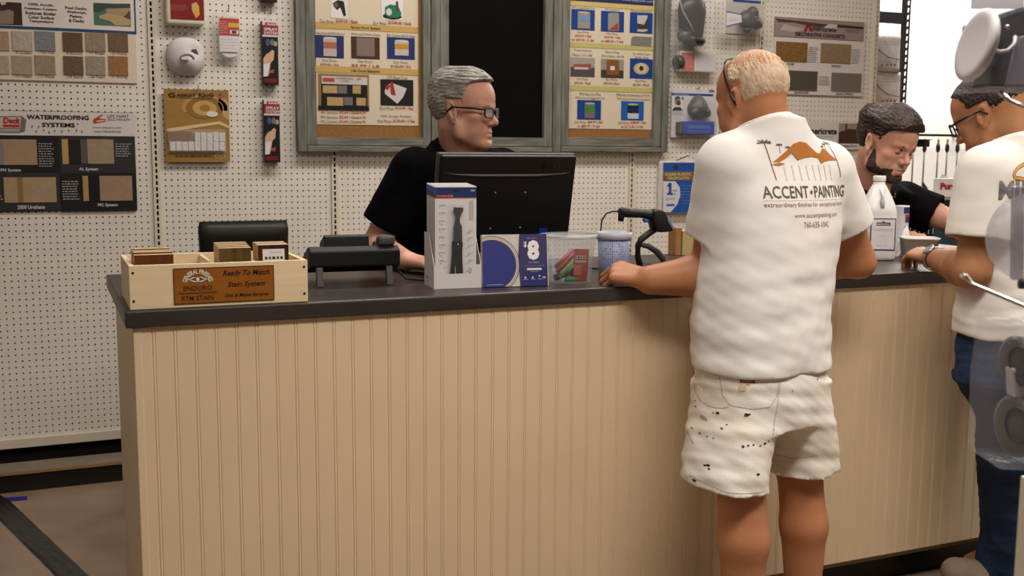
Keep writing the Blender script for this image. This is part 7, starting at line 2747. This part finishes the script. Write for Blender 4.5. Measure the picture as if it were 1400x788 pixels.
b = MB(); b.tube([(x0, YW - .01, zv(1263, 250)), (x0 + .012, YW - .012, zv(1263, 254)), (x0 + .035, YW - .015, zv(1263, 258)), (x0 + .03, YW - .02, zv(1263, 266))], [.010, .013, .012, .012], M_RAIL, n=10)
b.build('grip', M_RAIL, gun)
b = MB(); b.tube([(x0 + .006, YW - .014, zv(1263, 250)), (x0 - .022, YW - .016, zv(1263, 256)), (x0 - .02, YW - .018, zv(1263, 264)), (x0 + .026, YW - .018, zv(1263, 266))], .0032, M_RAIL, n=8); b.build('trigger_guard', M_RAIL, gun)
gl = ['first spray gun from the left on the far wall rail, beside the bearded clerk\'s forehead', 'second spray gun from the left on the far wall rail', 'third spray gun from the left on the far wall rail',
      'fourth spray gun from the left on the far wall rail', 'fifth spray gun from the left on the far wall rail', 'rightmost spray gun on the far wall rail, behind the customer with black glasses']
for k, u in enumerate(gu):
    g = gun if k == 1 else copy_tree(gun)
    g.location.x = atY(u, 220, YW - .01).x
    g['label'] = gl[k]
t = thing('red_label', 'small red and white label on the far wall beside the customer\'s glasses', 'label', atY(1332, 212, 1.69))
P = WallPrint(1.695)
P.prect(1326, 196, 1340, 214, 'd2c8c4', 1)
for r_ in ((1328, 198, 1334, 203), (1335.5, 198, 1340, 203), (1328, 206, 1334, 210), (1335.5, 206, 1340, 210)):
    P.prect(*r_, 'a02a3a', 2)
P.build('print', None, t)

# workbench below the sprayers
YB = .95
bt = atY(1290, 268, YB)
t = thing('workbench', 'teal fronted workbench behind the bearded clerk\'s arm', 'workbench', (bt.x, YB + .3, 0))
M_TEAL = mat('teal_panel', '2a474c', rough=.6, noise=.1)
b = MB(); xb = atY(1281, 268, YB).x
b.box((xb, YB, bt.z - .03), (6.4, YB + .72, bt.z), mat('bench_top', 'a59a8a', rough=.5, noise=.06), bev=.004); b.build('bench_top', None, t)
b = MB(); b.box((xb + .01, YB + .02, .0), (6.37, YB + .70, bt.z - .031), M_TEAL); b.build('front_panel', M_TEAL, t)
t = thing('brand_carton', 'white carton with red lettering on the workbench, right behind the customer\'s shoulder', 'box', (bt.x, YB + .1, bt.z + .001))
a_, b_ = atY(1282.5, 267, YB + .05), atY(1318, 244, YB + .05)
b = MB(); b.box((a_.x, YB + .05, bt.z + .001), (b_.x, YB + .10, b_.z), mat('carton_white', 'd3ccc6', rough=.5), bev=.002); b.build('carton', None, t)
P = WallPrint(YB + .0495)
P.ptext('Purdy', 1285.5, 250, 1314, 262, '9c2224', 1, bold=.06)
P.build('lettering', None, t)
b = MB(); b.prism([atY(1283, 244, YB + .06), atY(1288, 237.5, YB + .06), atY(1296, 242, YB + .06), atY(1298, 244, YB + .06)], (0, .004, 0), mat('carton_white', 'd3ccc6')); b.build('open_flap', None, t)

t = thing('paper_tray', 'dark tray of upright papers with a tan top on the counter by the open tub', 'tray', atZ(1262, 335, TZ))
yt = -1.60
a_, b_ = atY(1240, 318, yt), atY(1279, 302, yt)
b = MB(); b.box((a_.x, yt, b_.z - .012), (b_.x, yt + .02, b_.z), mat('tray_tan', 'b79c7c', rough=.5), bev=.002); b.build('tray_top', None, t)
b = MB(); b.box((a_.x, yt + .002, TZ), (b_.x, yt + .02, b_.z - .0125), M_BLACKMAT); b.build('tray_body', M_BLACKMAT, t)
P = WallPrint(yt + .0005)
for k in range(6):
    P.prect(1244 + k * 6.2, 309, 1245.2 + k * 6.2, 320, 'b8aca4', 1)
P.build('papers', None, t)

# ================================================================== NEAR RIGHT: carded goods hanging on a display rack beside the camera
dR = Vector((RC[0][0], RC[0][1], 0)).normalized()
dF = Vector((RC[2][0], RC[2][1], 0)).normalized()
ZV = Vector((0, 0, 1))
DN = 1.25
M_HOOKB = mat('chrome_hook', 'c4c0bc', rough=.18, metal=1.0)
M_CLR3 = clear_plastic('clear_shell', tint='e6e2ea', op=0.09, rough=.1)
t = thing('display_rack', 'cream display rack with chrome peg hooks at the right edge, close to the camera', 'rack', tuple(atD(1470, 788, DN - .1))[:2] + (0,))
a_ = atD(1391, 720, DN - .12)
b = MB()
c0 = Vector((a_.x, a_.y, 0))
b.prism([c0, c0 + dR * .06, c0 + dR * .06 - dF * .04, c0 - dF * .04], (0, 0, atD(1391, 648, DN - .12).z), mat('cream_edge', 'cfc3ae', rough=.5)); b.build('upright', None, t)
for pts in ([(1369, 128, 0.02), (1374, 131, .0), (1382, 139, 0), (1400, 145, -.02), (1480, 160, -.06)], [(1316, 377, .03), (1321, 378.5, .01), (1330, 389, 0), (1400, 418, -.04), (1480, 452, -.10)]):
    b = MB(); b.tube([atD(u, v, DN + d_) for u, v, d_ in pts], [.0034, .0030, .0026, .0026, .0026], M_HOOKB, n=10); b.build('peg_hook', M_HOOKB, t)


def PK(u, v, d=0.0):
    return atD(u, v, DN + d)


# top package: half-mask with white filter disc
t = thing('mask_package', 'clear pack of a black half-mask with a pale round filter, top right corner', 'respirator', PK(1360, 120))
axm = Matrix((dR, dF, ZV)).transposed()
M_DISC = mat('filter_pale', 'cfc7c8', rough=.5, noise=.04)
axd = (axm @ Euler((math.radians(90), math.radians(10), math.radians(-62))).to_matrix())
cd_ = PK(1336, 62)
tilt_ = Matrix.Rotation(math.radians(12), 3, dF)
b = MB(); b.lathe([(0, -.009), (.030, -.008), (.039, -.005), (.043, 0), (.042, .004), (.036, .006), (.030, .005), (0, .005)], cd_, M_DISC, n=36, ax=tilt_ @ axm @ Euler((math.radians(90), 0, math.radians(-86))).to_matrix()); b.build('filter_disc', M_DISC, t)
M_BKP = mat('mask_black', '1b191b', rough=.4, noise=.15, nscale=30)
b = MB()
b.prism([PK(*q, .012) for q in ((1338, 28), (1352, 29), (1366, 22), (1384, 14), (1400, 9), (1440, 6), (1440, 118), (1353, 118), (1358, 88), (1366, 70), (1352, 60), (1349, 46), (1337, 44))], dF * .05, M_BKP, bev=.004)
b.build('half_mask', M_BKP, t)
b = MB(); b.prism([PK(*q, .0) for q in ((1394, 50), (1440, 40), (1440, 119), (1378, 119))], dF * .012, mat('mask_mauve', '6d6470', rough=.4), bev=.002); b.build('face_seal', None, t)
b = MB(); b.tube([PK(1350, 57, -.004), PK(1356, 66, -.006), PK(1366, 71, -.006), PK(1378, 69, -.006), PK(1387, 60, -.004), PK(1388, 50, 0)], .0022, mat('band_silver', 'b4aeb0', rough=.25), n=8); b.build('band', None, t)
b = MB(); b.ball(PK(1377, 37, .008), (.003, .003, .003), M_STEEL, n=8); b.build('rivet', M_STEEL, t)
b = MB(); b.prism([PK(*q, -.03) for q in ((1327, -30), (1460, -30), (1460, 121.5), (1301, 121.5), (1306, 70), (1318, 20))], dF * .10, M_CLR3, bev=.005); b.build('clear_shell', M_CLR3, t)
b = MB(); b.prism([PK(*q, .072) for q in ((1330, -30), (1400, -30), (1400, 12), (1328, 12))], dF * .002, mat('card_pale2', 'd9d3d6', rough=.5)); b.build('header_card', None, t)

# middle package: round clear bowl
t = thing('bowl_package', 'round clear blister pack in front of the right customer\'s shirt', 'package', PK(1400, 390))
cb = PK(1412, 325, .02)
b = MB(); b.lathe([(.0, -.035), (.018, -.033), (.034, -.024), (.044, -.008), (.048, .004), (.052, .006), (.052, .009), (.0, .009)], cb, clear_plastic('clear_bowl', tint='dcd8dc', op=0.42, rough=.15), n=40, ax=axm @ Euler((math.radians(-90), 0, 0)).to_matrix()); b.build('bowl', None, t)
b = MB(); b.prism([PK(*q, -.02) for q in ((1388, 255), (1402, 255), (1400, 384), (1386, 384))], dF * .012, clear_plastic('clear_spine', tint='8d8590', op=0.5, rough=.15), bev=.002); b.build('spine', None, t)
b = MB(); b.tube([PK(1394, 388, -.012), PK(1410, 389, -.012)], .006, mat('dark_foot', '3d383c', rough=.4), n=10); b.build('foot', None, t)

# lower package: two dark round filters in a clear shell
t = thing('filter_twin_pack', 'clear pack of two dark round filters at the right edge, in front of the jeans', 'package', PK(1385, 645))
for (u, v, r_, tag_) in ((1400, 494, .030, 0), (1398, 582, .036, 1)):
    b = MB(); b.lathe([(0, -.014), (r_ * .72, -.014), (r_ * .8, -.008), (r_, -.004), (r_, .012), (r_ * .8, .016), (0, .016)], PK(u, v, .01), M_RUBG, n=32, ax=axm @ Euler((math.radians(90), 0, math.radians(-78))).to_matrix()); f_ = b.build('filter', M_RUBG, t)
    b = MB(); b.lathe([(r_ * .5, 0), (r_ * .55, .003), (r_ * .6, 0)], PK(u - 6, v, -.006), M_BKP, n=28, ax=axm @ Euler((math.radians(90), 0, math.radians(-78))).to_matrix()); b.build('filter_ring', M_BKP, f_)
b = MB(); b.prism([PK(*q, .0) for q in ((1384, 505), (1412, 500), (1412, 545), (1386, 545))], dF * .02, mat('pale_insert', 'b5aeb0', rough=.5), bev=.002); b.build('insert', None, t)
b = MB(); b.prism([PK(*q, -.03) for q in ((1372, 448), (1460, 442), (1460, 648), (1367, 644), (1358, 628), (1362, 520))], dF * .075, M_CLR3, bev=.006); b.build('clear_shell', M_CLR3, t)
